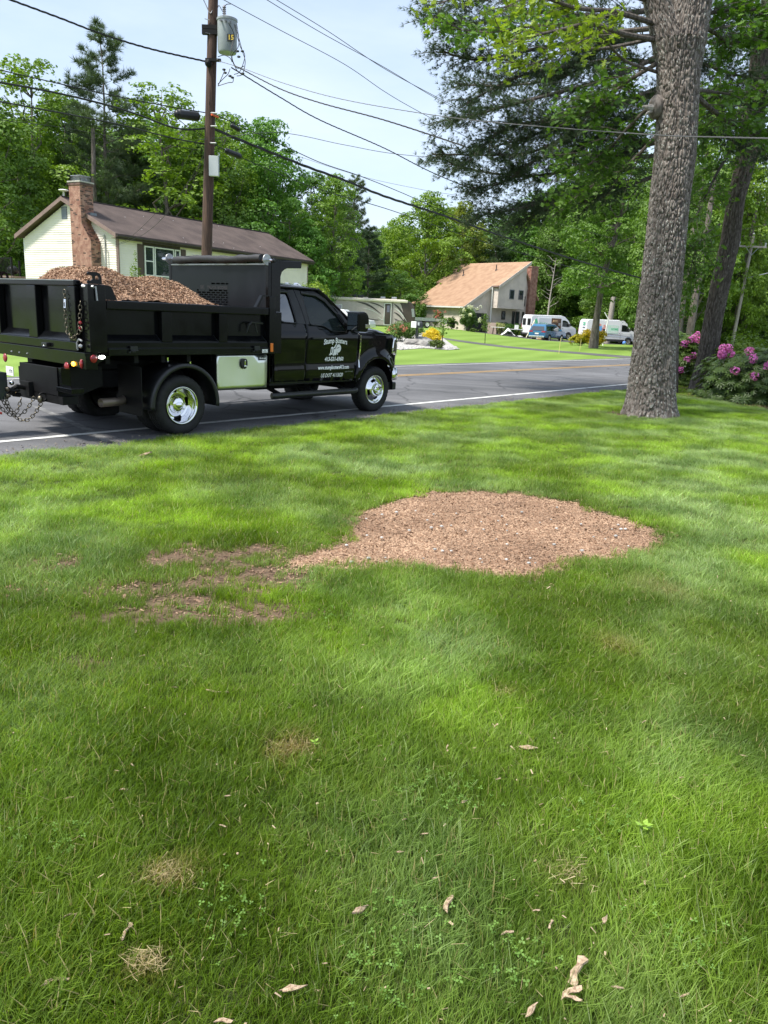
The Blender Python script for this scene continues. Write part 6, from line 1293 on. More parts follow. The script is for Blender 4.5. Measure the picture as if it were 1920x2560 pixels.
# ================================================================ UTILITY POLES AND WIRES
M['polewood'] = mat('creosote_wood', (.045,.026,.020), .85, col2=(.125,.07,.05), vscale=5, vdetail=8, stretch=(6,6,.4), bump=.5, bscale=18, c2range=(.4,.7)); M['greypole'] = mat('weathered_pole', (.27,.24,.21), .9, col2=(.40,.36,.32), vscale=4, stretch=(5,5,.5), bump=.3, bscale=12)
M['cable'] = mat('black_cable', (.012,.012,.013), .6); M['bare'] = mat('bare_wire', (.13,.125,.13), .5, .3); M['greycan'] = mat('transformer_grey', (.30,.33,.34), .4, var=.06); M['porcelain'] = mat('porcelain', (.25,.24,.27), .3); M['porc2'] = mat('porcelain_white', (.6,.6,.62), .3)
pt, pm = at(533, 0, 24), at(517, 620, 24); dd = (pt-pm)/(pt.z-pm.z); base = pm-dd*pm.z; top = pm+dd*(10.9-pm.z)
up = empty('utility_pole', base, 0, 'dark wooden utility pole carrying transformer and cables behind the truck bed', 'utility pole')
def loc(p): return tuple(Vector(p)-base)
mb = MB(); mb.tube([loc(base-dd*.4), loc(base.lerp(top,.5)), loc(top)], [.165,.148,.128], 20); obj('pole_shaft', mb, M['polewood'], up, smooth=True)
def P_(px, py, d=24): return Vector(at(px, py, d))-base
tc_t, tc_b = P_(568, 50, 23.9), P_(566, 134, 23.9)
tf = obj('transformer', MB().lathe([(.0001,tc_b.z+.0),(.24,tc_b.z+.01),(.262,tc_b.z+.06),(.268,tc_t.z-.05),(.285,tc_t.z-.03),(.285,tc_t.z+.02),(.20,tc_t.z+.06),(.0001,tc_t.z+.07)],'z',(tc_t.x,tc_t.y,0),28), M['greycan'], up, smooth=True)
mb = MB(); mb.lathe([(.03,tc_t.z+.06)]+[((.055 if k % 2 else .03), tc_t.z+.08+.025*k) for k in range(10)]+[(.02,tc_t.z+.36),(.0001,tc_t.z+.38)],'z',(tc_t.x-.08,tc_t.y,0),12); obj('bushing', mb, M['porcelain'], tf, smooth=True)
mb = MB(); mb.box(.10,tc_t.x-.2,tc_t.y-.06,tc_t.y+.06,tc_b.z+.45,tc_b.z+.57).box(.10,tc_t.x-.2,tc_t.y-.06,tc_t.y+.06,tc_t.z-.25,tc_t.z-.15); obj('mount_bracket', mb, M['frame'], tf)
V, F = text_mesh('15', .17, bold=.004); c = P_(577, 94, 23.62); obj('number_plate', MB().box(c.x-.10,c.x+.10,c.y-.0,c.y+.006,c.z-.09,c.z+.09), M['blackplastic'], tf); obj('lettering', MB().add([(c.x+x, c.y-.004, c.z+y) for x, y in V], F), mat('yellow_print', (.7,.5,.05), .6), tf, recalc=False)
for k, (x, z) in enumerate(((-.10,-.1),(.02,-.1),(.13,-.13))):
    mb = MB(); mb.tube([(tc_t.x+x,tc_t.y-.25,tc_t.z+z),(tc_t.x+x*1.2,tc_t.y-.33,tc_t.z+z-.02)],.028,8); obj('secondary_bushing', mb, M['porcelain'], tf)
def tubeobj(nm, pts, r, m, par, n=6): mb = MB(); mb.tube(pts, r, n); return obj(nm, mb, m, par, smooth=True)
def bez(a, b, c, n=10): a, b, c = map(Vector, (a, b, c)); return [a*(1-t)**2+b*2*t*(1-t)+c*t*t for t in np.linspace(0, 1, n)]
for pts in ([(571,58),(585,88),(577,135),(590,172),(606,188)],[(585,60),(600,115),(612,140),(600,178),(585,186)],[(592,60),(597,112),(580,140),(592,170),(610,165)],[(588,62),(606,128),(613,155),(606,185),(592,190)],[(580,155),(575,145),(560,138),(545,142)],[(545,210),(560,195),(570,185),(575,172)],[(545,215),(570,207),(582,205),(583,192)],[(545,215),(556,190),(562,175)],[(556,28),(548,14),(545,18)],[(558,26),(565,12),(577,10)]):
    q = [P_(x, y, 23.55+.1*math.sin(x)) for x, y in pts]; sm = []
    for i in range(len(q)-1):
        p0, p1, p2, p3 = q[max(0,i-1)], q[i], q[i+1], q[min(len(q)-1,i+2)]
        for t in np.linspace(0, 1, 6)[:-1]: sm.append(.5*((2*p1)+(p2-p0)*t+(2*p0-5*p1+4*p2-p3)*t*t+(3*p1-p0-3*p2+p3)*t**3))
    tubeobj('jumper_wire', sm+[q[-1]], .010, M['cable'], up, 5)
for x, y in ((594,128),(606,128),(597,142),(560,174),(563,182),(575,190),(581,194),(607,184),(545,150)): 
    c = P_(x, y, 23.55); mb = MB(); mb.ico(tuple(c), .042, 1, (1.3,1,.8)); obj('wire_clamp', mb, M['blackplastic'], up)
c = P_(521, 158, 23.8); mb = MB(); mb.ico(tuple(c), .10, 2, (1,1,1.1)).box(c.x-.08,c.x+.35,c.y-.04,c.y+.04,c.z+.05,c.z+.12); obj('cable_clevis', mb, M['frame'], up)
for x, y, w in ((518,50,1),(520,85,1)): c = P_(x, y, 23.85); obj('pole_step', MB().tube([tuple(c+Vector((.06,0,0))), tuple(c+Vector((-.07,0,.03)))],.012,5), M['galv'], up)
a_, b_ = P_(509,0,24), P_(524,33,23.85); obj('arm_brace', MB().bar(tuple(a_+(a_-b_)*.5), tuple(b_), .035, .01), M['galv'], up); a_ = P_(541,0,24); obj('arm_brace', MB().bar(tuple(a_+(a_-P_(527,33,23.85))*.5), tuple(P_(527,33,23.85)), .035, .01), M['galv'], up)
obj('crossarm', MB().box(-1.25,1.25,-.16,-.05,10.25,10.37), M['polewood'], up)
c = P_(534, 416, 23.83); obj('meter_box', MB().box(c.x-.115,c.x+.16,c.y-.10,c.y+.02,c.z-.27,c.z+.27), mat('light_box', (.50,.53,.54), .5), up, bevel=.01)
for x, y in ((534,283),(534,316),(532,358)): c = P_(x, y, 23.82); obj('cable_clamp', MB().tube([tuple(c+Vector((-.08,0,0))), tuple(c+Vector((.1,-.03,0)))],.022,6), M['galv'], up)
mb = MB(); mb.tube([tuple(P_(529,286,23.8)), tuple(P_(545,293,24.1))],.03,8); obj('cable_guard', mb, mat('orange_guard', (.75,.12,.03), .5), up)
# wires run in the vertical plane of the pole line
PN = rnor; PB = Vector((base.x, base.y, 0))
def W(px, py): return onplane(px, py, PB, PN)
def smooth(pts, n=10):
    q = [Vector(p) for p in pts]; o = []
    for i in range(len(q)-1):
        p0, p1, p2, p3 = q[max(0,i-1)], q[i], q[i+1], q[min(len(q)-1,i+2)]
        for t in np.linspace(0, 1, n)[:-1]: o.append(.5*((2*p1)+(p2-p0)*t+(2*p0-5*p1+4*p2-p3)*t*t+(3*p1-p0-3*p2+p3)*t**3))
    return o+[q[-1]]
def wire(pts, r, m, label, fn=W, twist=0):
    q = smooth([fn(*p) for p in pts], 14); e0 = q[0]+(q[0]-q[1])*6; q = [e0]+q; 
    mb = MB(); mb.tube(q, r, 6)
    if twist:
        for ph in (0, 2.1, 4.2):
            s = 0; w = []
            qq = smooth(q, 6)
            for i, p in enumerate(qq):
                if i: s += (p-qq[i-1]).length
                w.append(p+Vector((0, math.cos(s*twist+ph), math.sin(s*twist+ph)))*r*1.1)
            mb.tube(w, r*.8, 5)
    o = obj('overhead_cable', mb, m, smooth=True); return tagp(o, label, 'cable', 'overhead cables on the pole line')
wire([(28,0),(150,45),(260,87),(380,123),(521,155)], .014, M['cable'], 'overhead cable from the top left corner down to the transformer pole', twist=9)
wire([(0,175),(130,205),(250,232),(400,262),(521,283)], .014, M['cable'], 'upper one of the thick cables on the left, carrying the black splice case')
wire([(0,206),(130,230),(250,258),(340,285),(420,315),(470,324),(524,320)], .025, M['cable'], 'thickest cable bundle left of the pole, sagging before it')
wire([(0,254),(130,278),(300,312),(430,345),(524,362)], .018, M['cable'], 'lowest thick cable crossing the trees on the left')
wire([(0,300),(150,318),(300,345),(430,365),(522,378)], .007, M['cable'], 'thin wire under the lowest thick cable on the left')
wire([(400,262),(430,285),(470,318),(500,335),(521,348)], .010, M['cable'], 'thin slack cable looping down from the splice case to the pole')
wire([(536,285),(600,315),(700,360),(800,406),(900,440),(1000,480),(1150,545),(1300,600)], .014, M['cable'], 'upper cable descending right from the orange guard')
wire([(536,322),(600,350),(760,414),(860,450),(960,490),(1100,536),(1240,585),(1440,650),(1620,700),(1760,735)], .025, M['cable'], 'thickest black cable descending right across the picture', twist=3)
wire([(536,362),(600,392),(700,436),(800,474),(960,520),(1100,568),(1240,614),(1440,672),(1620,720),(1760,755)], .014, M['cable'], 'lowest black cable descending right under the thickest one')
wire([(560,0),(700,75),(860,160),(960,228),(1040,275),(1180,350)], .011, M['bare'], 'thin wire from the pole top descending right into the pine')
wire([(668,0),(800,80),(960,168),(1080,240),(1200,305)], .011, M['bare'], 'lower one of the two parallel thin wires at the top of the sky')
wire([(692,0),(820,78),(960,171),(1100,247),(1240,320)], .011, M['bare'], 'upper one of the two parallel thin wires at the top of the sky')
wire([(605,185),(700,243),(800,300),(960,370),(1100,440),(1300,520)], .011, M['cable'], 'twisted cable descending from the transformer to the pine limbs', twist=8)
def Wd(d0, d1, x0, x1): return lambda px, py: at(px, py, d0+(d1-d0)*(px-x0)/(x1-x0))
wire([(545,152),(610,172),(700,205),(820,240),(960,268),(1160,298),(1400,320),(1650,338),(1800,343),(2100,350)], .0045, M['bare'], 'silvery twisted service cable crossing in front of the big oak trunk', Wd(23.8,11.5,545,1640), 9)
wire([(610,176),(700,222),(800,257),(960,300),(1160,365)], .009, M['cable'], 'twisted service cable just below the silvery one', Wd(23.8,17,610,1160), 9)
wire([(540,345),(700,332),(860,362),(1000,386),(1240,405),(1500,418),(1950,420),(2200,415)], .008, M['bare'], 'thin grey wire passing behind the oak trunk low in the pine', Wd(24,30,545,1900))
wire([(738,388),(900,440),(1060,475),(1200,500),(1400,560),(1640,610),(1920,560)], .007, M['cable'], 'thin wire in the gap between the trees right of centre', Wd(40,34,738,1900))
wire([(521,268),(505,330),(450,430),(400,520),(330,590),(292,612)], .008, M['cable'], 'thin service wire hanging from the pole to the cream house', Wd(24,41,521,292))
wire([(521,365),(480,440),(420,530),(360,585),(296,612)], .008, M['cable'], 'second service wire hanging from the pole to the cream house', Wd(24,41,521,292))
tagp(tubeobj('lashed_cable_loop', smooth([W(145,206),W(170,216),W(205,222),W(215,220),W(190,210)], 8), .012, M['cable'], None), 'short slack loop lashed under the upper thick cable', 'cable loop')
def can(a, b, r, label, fn=W):
    a, b = fn(*a), fn(*b); mb = MB(); d = (b-a).normalized(); L_ = (b-a).length
    mb.tube([a+d*L_*t for t in (0,.06,.12,.16,.2,.5,.8,.84,.88,.97,1)], [r*.25,r*.7,r*.8,r,r*.96,r*.96,r*.96,r,r,r*.9,r*.3], 14); mb.tube([a+d*L_*.3+Vector((0,0,r)), a+d*L_*.3+Vector((0,0,r*1.9))], .012, 5).tube([a+d*L_*.8+Vector((0,0,r)), a+d*L_*.8+Vector((0,0,r*1.9))], .012, 5)
    return tagp(obj('splice_case', mb, M['blackplastic'], smooth=True), label, 'splice case')
can((436,284),(496,292),.13,'large black splice case hanging under the cable left of the pole'); can((562,376),(601,392),.09,'long black splice case on the lowest cable right of the pole'); can((576,312),(598,325),.07,'small black cable box hanging just right of the pole')
# far poles
def farpole(px_t, py_t, px_b, py_b, d, r, label, arm=True):
    t_, b_ = at(px_t, py_t, d), at(px_b, py_b, d); g_ = terr(b_.x, b_.y); k = (t_-b_)/(t_.z-b_.z); bb = b_-k*(b_.z-g_)
    e = empty('utility_pole', bb, 0, label, 'utility pole'); T_ = Vector(t_)-bb
    obj('pole_shaft', MB().tube([(0,0,-.3), tuple(T_)], [r*1.25, r], 12), M['greypole'], e, smooth=True)
    if arm:
        z = T_.z-.9; o = T_*(z/T_.z); ca = obj('crossarm', MB().box(o.x-1.2,o.x+1.15,o.y-.22,o.y-.1,z,z+.14), M['greypole'], e)
        for x in (-1.05,1.05): mb = MB(); mb.tube([(o.x+x,o.y-.16,z+.14),(o.x+x,o.y-.16,z+.30)],.05,6).ico((o.x+x,o.y-.16,z+.34),.09,1); obj('insulator', mb, M['porc2'], ca)
        mb = MB(); mb.ico((T_.x,T_.y,T_.z+.15),.10,1).tube([tuple(T_),(T_.x,T_.y,T_.z+.1)],.05,6); obj('insulator', mb, M['porc2'], e)
        for s in (-1,1): obj('arm_brace', MB().bar((o.x+s*.5,o.y-.2,z),(o.x,o.y-.2,z-.6),.05,.02), M['galv'], e)
        obj('side_arm', MB().tube([(o.x*.7,o.y-.1,z*.70),(o.x*.7+.3,o.y-.1,z*.72),(o.x*.7+2.4,o.y-.1,z*.79)],.04,6), M['galv'], e)
    return e
farpole(1884, 590, 1826, 880, 66, .11, 'grey utility pole with crossarm standing in the woods at the right edge')
farpole(1534, 742, 1520, 835, 88, .26, 'pale thick pole rising behind the printed van', False)
# ================================================================ TREES
M['bark'] = mat('bark_grey', (.10,.082,.070), .95, col2=(.20,.17,.15), vscale=4, vdetail=7, stretch=(3,3,.6), bump=.8, bscale=9)
M['leafA'] = leafmat('broad_leaves', (.060,.120,.020), (.185,.310,.055), .35, True)
M['needle'] = leafmat('pine_needles', (.040,.070,.036), (.115,.165,.085), .2, True, rough=.6)
M['shrubleaf'] = leafmat('shrub_leaves', (.035,.075,.015), (.10,.17,.035), .3, True)
LQ = np.array([[-.5,0,0],[0,-.32,.10],[.5,0,0],[0,.32,.10]]); LQF = np.array([[0,1,2],[0,2,3]])
# lobed oak leaf
OL = np.array([[-.5,0,0],[-.32,-.05,.01],[-.22,-.24,.03],[-.10,-.08,.02],[.02,-.34,.05],[.12,-.10,.03],[.26,-.26,.05],[.30,-.07,.03],[.5,0,.02],[.30,.07,.03],[.26,.26,.05],[.12,.10,.03],[.02,.34,.05],[-.10,.08,.02],[-.22,.24,.03],[-.32,.05,.01]])
OLF = np.array([[0,1,15],[1,2,3],[1,3,15],[15,3,13],[15,13,14],[3,4,5],[3,5,13],[13,5,11],[13,11,12],[5,6,7],[5,7,11],[11,7,9],[11,9,10],[7,8,9]])
def needle_tuft(n, ln, w, seed, spread=1.0):
    g = np.random.default_rng(seed); V, F = [], []
    for i in range(n):
        d = unit(np.array([1.0, g.normal(0,.55*spread), g.normal(.1,.5*spread)])); s = unit(np.cross(d, g.normal(size=3))); L_ = ln*g.uniform(.7,1.1); b = len(V)
        V += [s*w*.5, -s*w*.5, d*L_]; F.append([b,b+1,b+2])
    return np.array(V), np.array(F)
def crown_points(lobes, per, g, up=.25, shell=.72):
    P, Nn = [], []
    for c, r in lobes:
        n = int(per*(r[0]*r[1])**.9); d = unit(g.normal(size=(n,3))+np.array([0,0,up])); rr = g.uniform(shell, 1.06, (n,1))**.8
        # break the lobe into clusters
        k = max(4, int(n/26)); cd = unit(g.normal(size=(k,3))+np.array([0,0,up])); a = g.integers(0, k, n); d = unit(cd[a]*1.0+d*.42)
        P.append(np.array(c)+d*rr*np.array(r)); Nn.append(unit(d+np.array([0,0,.5])+g.normal(size=(n,3))*.55))
    return np.concatenate(P), np.concatenate(Nn)
def limb(mb, a, b, r0, r1, g, n=5, wob=.08, seg=6):
    a = np.array(a, float); b = np.array(b, float); L_ = np.linalg.norm(b-a); pts = [a+(b-a)*t+(g.normal(size=3)*wob*L_*math.sin(math.pi*t)) for t in np.linspace(0,1,n)]
    mb.tube([tuple(p) for p in pts], list(np.linspace(r0, r1, n)), seg); return pts
def decid(seed, H, Rw, z0=.22, nl=30, per=95, leaf=.20, trunk=.22, top=.55, fill=0):
    """broadleaf tree: lobed crown of leaf clusters round a branching trunk"""
    g = np.random.default_rng(seed); lobes = []; mb = MB(); tz = np.linspace(0,1,8); tp = [(g.normal()*.25*t, g.normal()*.25*t, H*.82*t) for t in tz]; mb.tube(tp, [trunk*(1.35 if t == 0 else 1)*(1-t*.85) for t in tz], 9)
    for i in range(nl):
        u = (i+g.random())/nl; z = H*(z0+(1-z0)*u*.93); prof = math.sin(math.pi*min(1, (.16+.84*u)))**top*(1 if u < .7 else 1-.35*((u-.7)/.3)**2); R_ = Rw*prof*g.uniform(.30,.88); a = i*2.4+g.normal()*.5
        r = Rw*g.uniform(.26,.42)*(1-.25*u); c = (R_*math.cos(a), R_*math.sin(a), z); lobes.append((c, (r*1.15, r*1.1, r*.72)))
        if g.random() < .75:
            zt = max(.08*H, z-.9*R_); k = min(7, int(zt/(H*.82)*7)); limb(mb, tp[k], c, trunk*.45*(1-u*.7)+.015, .012, g)
    P, Nn = crown_points(lobes, per, g); X, Y, Z = frames(Nn); V, F, rn = scatter(LQ, LQF, P, X, Y, Z, leaf*g.uniform(.6,1.25,len(P)), np.clip(g.normal(.5,.28,len(P)),0,1))
    tm = bpy.data.meshes.new('trunk'); tm.from_pydata(mb.v, [], mb.f); tm.materials.append(M['bark'])
    for p in tm.polygons: p.use_smooth = True
    cm = npmesh('crown', V, F, {'rnd': rn}); cm.materials.append(M['leafA']); return H, cm, tm
def conifer(seed, H, Rw, z0=.12, nb=70, per=26, ln=.42, irregular=.5, trunk=.24, droop=-.15, tn=9):
    g = np.random.default_rng(seed); mb = MB(); mb.tube([(g.normal()*.1*t, g.normal()*.1*t, H*t) for t in np.linspace(0,1,9)], [trunk*(1-.93*t) for t in np.linspace(0,1,9)], 8)
    P, D, U = [], [], []
    for i in range(nb):
        u = ((i+g.random())/nb)**.9; z = H*(z0+(1-z0)*u); L_ = Rw*(1-u)**.55*min(1,.55+u*2)*g.uniform(1-irregular, 1.12)+.35; a = i*2.4+g.normal()*.4; d = np.array([math.cos(a), math.sin(a), g.normal(.18,.12)+.35*u]); d = unit(d); tip = np.array([0,0,z])+d*L_
        pts = limb(mb, (0,0,z), tip+np.array([0,0,droop*L_*.3]), .05*(1-u)+.012, .008, g, 5, .04, 4)
        for k in range(int(per*L_/2.2)+3):
            t = g.uniform(.22,1.02)**.8; p = np.array([0,0,z])*(1-t)+pts[-1]*t; w = L_*.30*(1-.55*t); side = np.cross(d, [0,0,1]); off = side*g.normal()*w*.7+np.array([0,0,g.normal()*.07*L_*.5]); P.append(p+off); D.append(unit(d*.7+off*1.2/(w+.2)+np.array([0,0,.35])+g.normal(size=3)*.3))
    P = np.array(P); D = np.array(D); X = D; Zt = unit(np.cross(X, unit(g.normal(size=X.shape)))); Y = np.cross(Zt, X)
    TV, TF = needle_tuft(tn, ln, .034, seed); V, F, rn = scatter(TV, TF, P, X, Y, Zt, g.uniform(.7,1.2,len(P)), np.clip(g.normal(.5,.3,len(P)),0,1))
    tm = bpy.data.meshes.new('trunk'); tm.from_pydata(mb.v, [], mb.f); tm.materials.append(M['bark']); cm = npmesh('crown', V, F, {'rnd': rn}); cm.materials.append(M['needle']); return H, cm, tm
TR = {'D1': decid(1, 18, 4.3, .16, 52, 210, .27), 'D2': decid(2, 15, 5.2, .05, 54, 170, .28), 'D3': decid(3, 19, 4.3, .28, 36, 125, .24, top=.7), 'D4': decid(4, 12, 4.6, .03, 42, 190, .26), 'D5': decid(5, 17, 4.8, .10, 56, 180, .28, top=.4),
      'P1': conifer(6, 21, 5.2, .14, 84, 50, .50, .6, tn=12), 'C1': conifer(7, 17, 4.2, .03, 110, 60, .48, .35, tn=11), 'P2': conifer(8, 18, 5.4, .20, 66, 70, .55, .6, tn=13)}
def tree(kind, x, y, H, wid=1, col=(1,1,1), label=None, group=None, name=None, rz=None):
    pp = rnor.x*x+rnor.y*y
    if 5 < pp < 19.5:       # nothing grows on the road: step back along the line of sight
        f = 20/pp; x, y, H = x*f, y*f, (H-CAMH)*f+CAMH; wid /= f**.5
        if f > 2.2: return None
    h0, cm, tm = TR[kind]; s = H/h0; g_ = terr(x, y); nm = name or ('pine_tree' if kind[0] in 'PC' else 'broadleaf_tree')
    e = bpy.data.objects.new(nm, None); COL.objects.link(e); e.location = (x, y, g_-.1); e.rotation_euler = (0,0,rng.uniform(0,6.28) if rz is None else rz); e.scale = (s*wid, s*wid, s)
    c = link('crown', cm, None, e); c.color = (*col, 1); link('trunk', tm, None, e)
    return tagp(e, label or 'tree of the wood seen behind the nearer trees', 'tree', group if group else (None if label else 'trees standing in the wood behind the houses'))
def treepx(kind, px, top, d, wid=1, col=(1,1,1), label=None, **k):
    p = at(px, top, d); return tree(kind, p.x, d, p.z-terr(p.x, d), wid, col, label, **k)
LG = (1.2,1.18,.9); YG = (1.4,1.28,.8); DG = (.72,.82,.85); MG = (1,1,1); BG = (.85,1.0,1.05); TN = (1.55,1.1,.8)
T = treepx
T('P1', 250, 62, 62, 1.0, (1.3,1.25,1.3), 'tallest dark pine standing above the roof of the cream house')
T('D3', 60, 112, 60, 1.25, YG, 'tall pale green tree at the upper left edge')
T('D1', -70, 150, 56, 1.1, MG, 'green tree cut by the left edge of the picture')
T('D1', 150, 205, 64, 1.0, LG, 'light green tree just left of the tallest pine')
T('D3', 405, 182, 62, 1.5, YG, 'broad pale green tree between the tallest pine and the utility pole')
T('P2', 330, 330, 64, 1.0, (1.35,1.4,1.0), 'spreading pine low behind the ridge of the cream house')
T('D5', 500, 300, 66, 1.0, MG, 'green tree directly behind the utility pole')
T('D3', 560, 262, 66, .9, YG, 'thin crowned pale tree just right of the utility pole')
T('D5', 672, 283, 69, .92, (.85,1.05,.8), 'tall rounded deep green tree right of the utility pole')
T('D4', 612, 440, 69, .8, DG, 'dark tree behind the right half of the brown roof')
T('P2', 545, 500, 67, .7, DG, 'dark low pine behind the brown roof near the pole')
T('D1', 838, 415, 70, .95, LG, 'leafy green tree left of the dip in the tree line')
T('P1', 890, 440, 86, .9, (1.3,1.2,1.1), 'sparse dark pine whose tips show left of the dip in the tree line')
T('D2', 775, 540, 68, .8, (.9,1.15,1.0), 'green tree over the right gable of the cream house')
T('P2', 925, 565, 82, 1.1, DG, 'dark fir in the dip of the tree line')
T('P2', 880, 600, 80, 1.0, DG, 'dark fir behind the cab roof of the truck')
T('D2', 1075, 470, 99, 1.0, YG, 'widest yellow-green tree above the travel trailer')
T('D2', 985, 545, 106, .9, LG, 'bright green tree left of the widest yellow-green one')
T('D1', 1165, 488, 104, 1.0, TN, 'yellowish tree top to the right of the widest yellow-green one')
T('D2', 1000, 640, 104, .6, LG, 'low bright tree just left of the tan roof')
T('P2', 1245, 575, 104, 1.1, (1.5,1.5,1.3), 'grey-green pine behind the tan roof')
T('D2', 1330, 560, 104, 1.0, BG, 'hazy green tree behind the brick chimney of the beige house')
T('D4', 1400, 690, 105, .7, LG, 'low green tree right of the brick chimney')
T('D4', 1425, 620, 103, .8, LG, 'green tree behind the open van')
T('D5', 1400, 520, 100, .9, MG, 'tall green tree far behind the vans')
T('D2', 1545, 600, 97, .8, YG, 'bright green tree behind the printed van')
T('D1', 1600, 470, 92, 1.0, MG, 'tall green tree behind the printed van and the oak')
T('D4', 1590, 700, 98, .6, YG, 'low yellow-green tree right of the pale thick pole')
# woods on the right, beyond the rhododendrons
for k, (kind, px, tp, d, w, c) in enumerate([('D5',1720,260,46,.75,MG),('D1',1790,180,66,.8,LG),('D5',1900,330,70,.8,YG),('P2',2160,60,44,.7,DG),('D2',1700,560,96,.8,LG),('D2',1790,640,66,.45,MG),('D4',1890,620,68,.6,YG),('D1',2130,250,48,.8,MG),('D5',2230,200,44,.9,MG),('D4',1830,690,70,.6,MG),('C1',1740,420,74,1,DG),('D4',2150,600,46,.6,LG),('D1',1840,380,76,.9,MG),('D5',1660,380,98,.9,DG)]): T(kind, px, tp, d, w, c, group='trees of the wood on the right', label='green tree of the dense wood behind the rhododendrons')
# deeper rows close the wood
for k in range(44):
    px = -260+k*58; d = 88+rng.uniform(0,26)+(20 if px > 900 else 0); tp = (290 if px < 560 else 440 if px < 860 else 570 if px < 980 else 520 if px < 1250 else 470)+rng.uniform(-30,60)
    T(['D1','P2','D5','D2','D5','D1'][k % 6], px, tp, d, 1.3, [DG,MG,DG,BG][k % 4])
for k in range(40):     # lower growth along the edge of the wood
    px = -200+k*60; d = (64 if px < 780 else 96 if px < 1790 else 72)+rng.uniform(-3,6); top_ = (560 if px < 700 else 690)+rng.uniform(-30,25)
    if 760 < px < 1020: d = 90
    p = at(px, top_, d)
    if 1020 < px < 1500: d = 103; p = at(px, top_, d)
    tree('D4' if k % 3 else 'D2', p.x, d, max(2.5, p.z-terr(p.x,d)), 1.5, [DG,MG,BG,LG][k % 4], 'leafy undergrowth tree at the edge of the wood', 'undergrowth trees at the wood edge')
for px, d, r, lab in ((247,60,.22,None),(1905,76,.36,'grey forked trunk in the wood at the far right'),(1720,60,.25,None),(1830,68,.2,None),(1856,74,.22,None),(1690,62,.22,None)):
    b_ = at(px, 860, d); e = empty('tree_trunk', (b_.x, d, terr(b_.x, d)), 0, lab or 'bare dark trunk standing inside the shaded wood', 'tree trunk', None if lab else 'bare trunks in the shaded wood'); mb = MB()
    if lab: mb.tube([(0,0,-.2),(-.05,0,1.2),(-.15,0,2.6)],[r,r*.8,r*.8],10).tube([(-.12,0,2.4),(-.4,0,4),(-.5,0,8)],[r*.7,r*.55,r*.3],8).tube([(-.1,0,2.4),(.4,0,4.2),(.7,0,9)],[r*.7,r*.5,r*.3],8)
    else: mb.tube([(0,0,-.2),(.1,0,6),(.3,0,13)],[r*1.2,r,r*.6],9)
    obj('trunk', mb, M['bark'], e, smooth=True)
# dead pale sapling beside the beige house
p = at(1372, 745, 88); e = empty('dead_tree', (p.x, 88, -.2), 0, 'thin pale dead tree between the brick chimney and the woods', 'tree'); mb = MB(); g = np.random.default_rng(3); mb.tube([(0,0,0),(.1,0,4),(.4,0,8.6)],[.10,.08,.02],6)
for k in range(14): z = 3+k*.4; a = rng.uniform(0,6.28); limb(mb, (.05*z,0,z), (.05*z+math.cos(a)*1.2, math.sin(a)*1.2, z+.7), .03, .008, g, 4, .1, 4)
obj('trunk', mb, M['greypole'], e)
# middle tree across the road with a leaning dark trunk
def near_crown(name_, pts, leafm, tmpl, scl, par, up=.3, g=rng):
    P, Nn = pts; X, Y, Z = frames(Nn); V, F, rn = scatter(tmpl[0], tmpl[1], P, X, Y, Z, scl, np.clip(g.normal(.5,.28,len(P)),0,1)); o = link(name_, npmesh(name_, V, F, {'rnd': rn}), leafm, par); return o
p0 = at(1483, 872, 56); e = empty('broadleaf_tree', (p0.x, 56, terr(p0.x,56)), 0, 'lone tree with leaning dark trunk on the far lawn by the yellow bush', 'tree')
tp = [at(x, y, 56)-Vector((p0.x,56,terr(p0.x,56))) for x, y in ((1483,872),(1491,800),(1503,720),(1522,640),(1545,570),(1560,500),(1565,400))]; mb = MB(); mb.tube([tuple(v) for v in tp], [.36,.23,.20,.18,.15,.10,.05], 12)
g = np.random.default_rng(21); lobes = []
for k in range(46):
    t = rng.uniform(.0,1); px = min(1650, max(1418, 1512+rng.normal()*62*(1-.3*t))); py = 735-360*t; 
    c = at(px, min(py, 770), 56+rng.uniform(-3.2,3.2))-Vector((p0.x,56,terr(p0.x,56))); r = rng.uniform(.75,1.3); lobes.append((tuple(c), (r*1.3,r*1.2,r*.6))); i = 2+int(t*4); limb(mb, tuple(tp[i]), tuple(c), .07, .012, g, 5, .08, 5)
obj('trunk', mb, M['bark'], e, smooth=True); o = near_crown('crown', crown_points(lobes, 330, g), M['leafA'], (LQ, LQF), rng.uniform(.12,.26,sum(int(330*(r[0]*r[1])**.9) for c, r in lobes)), e); o.color = (.95,1.0,.85,1)
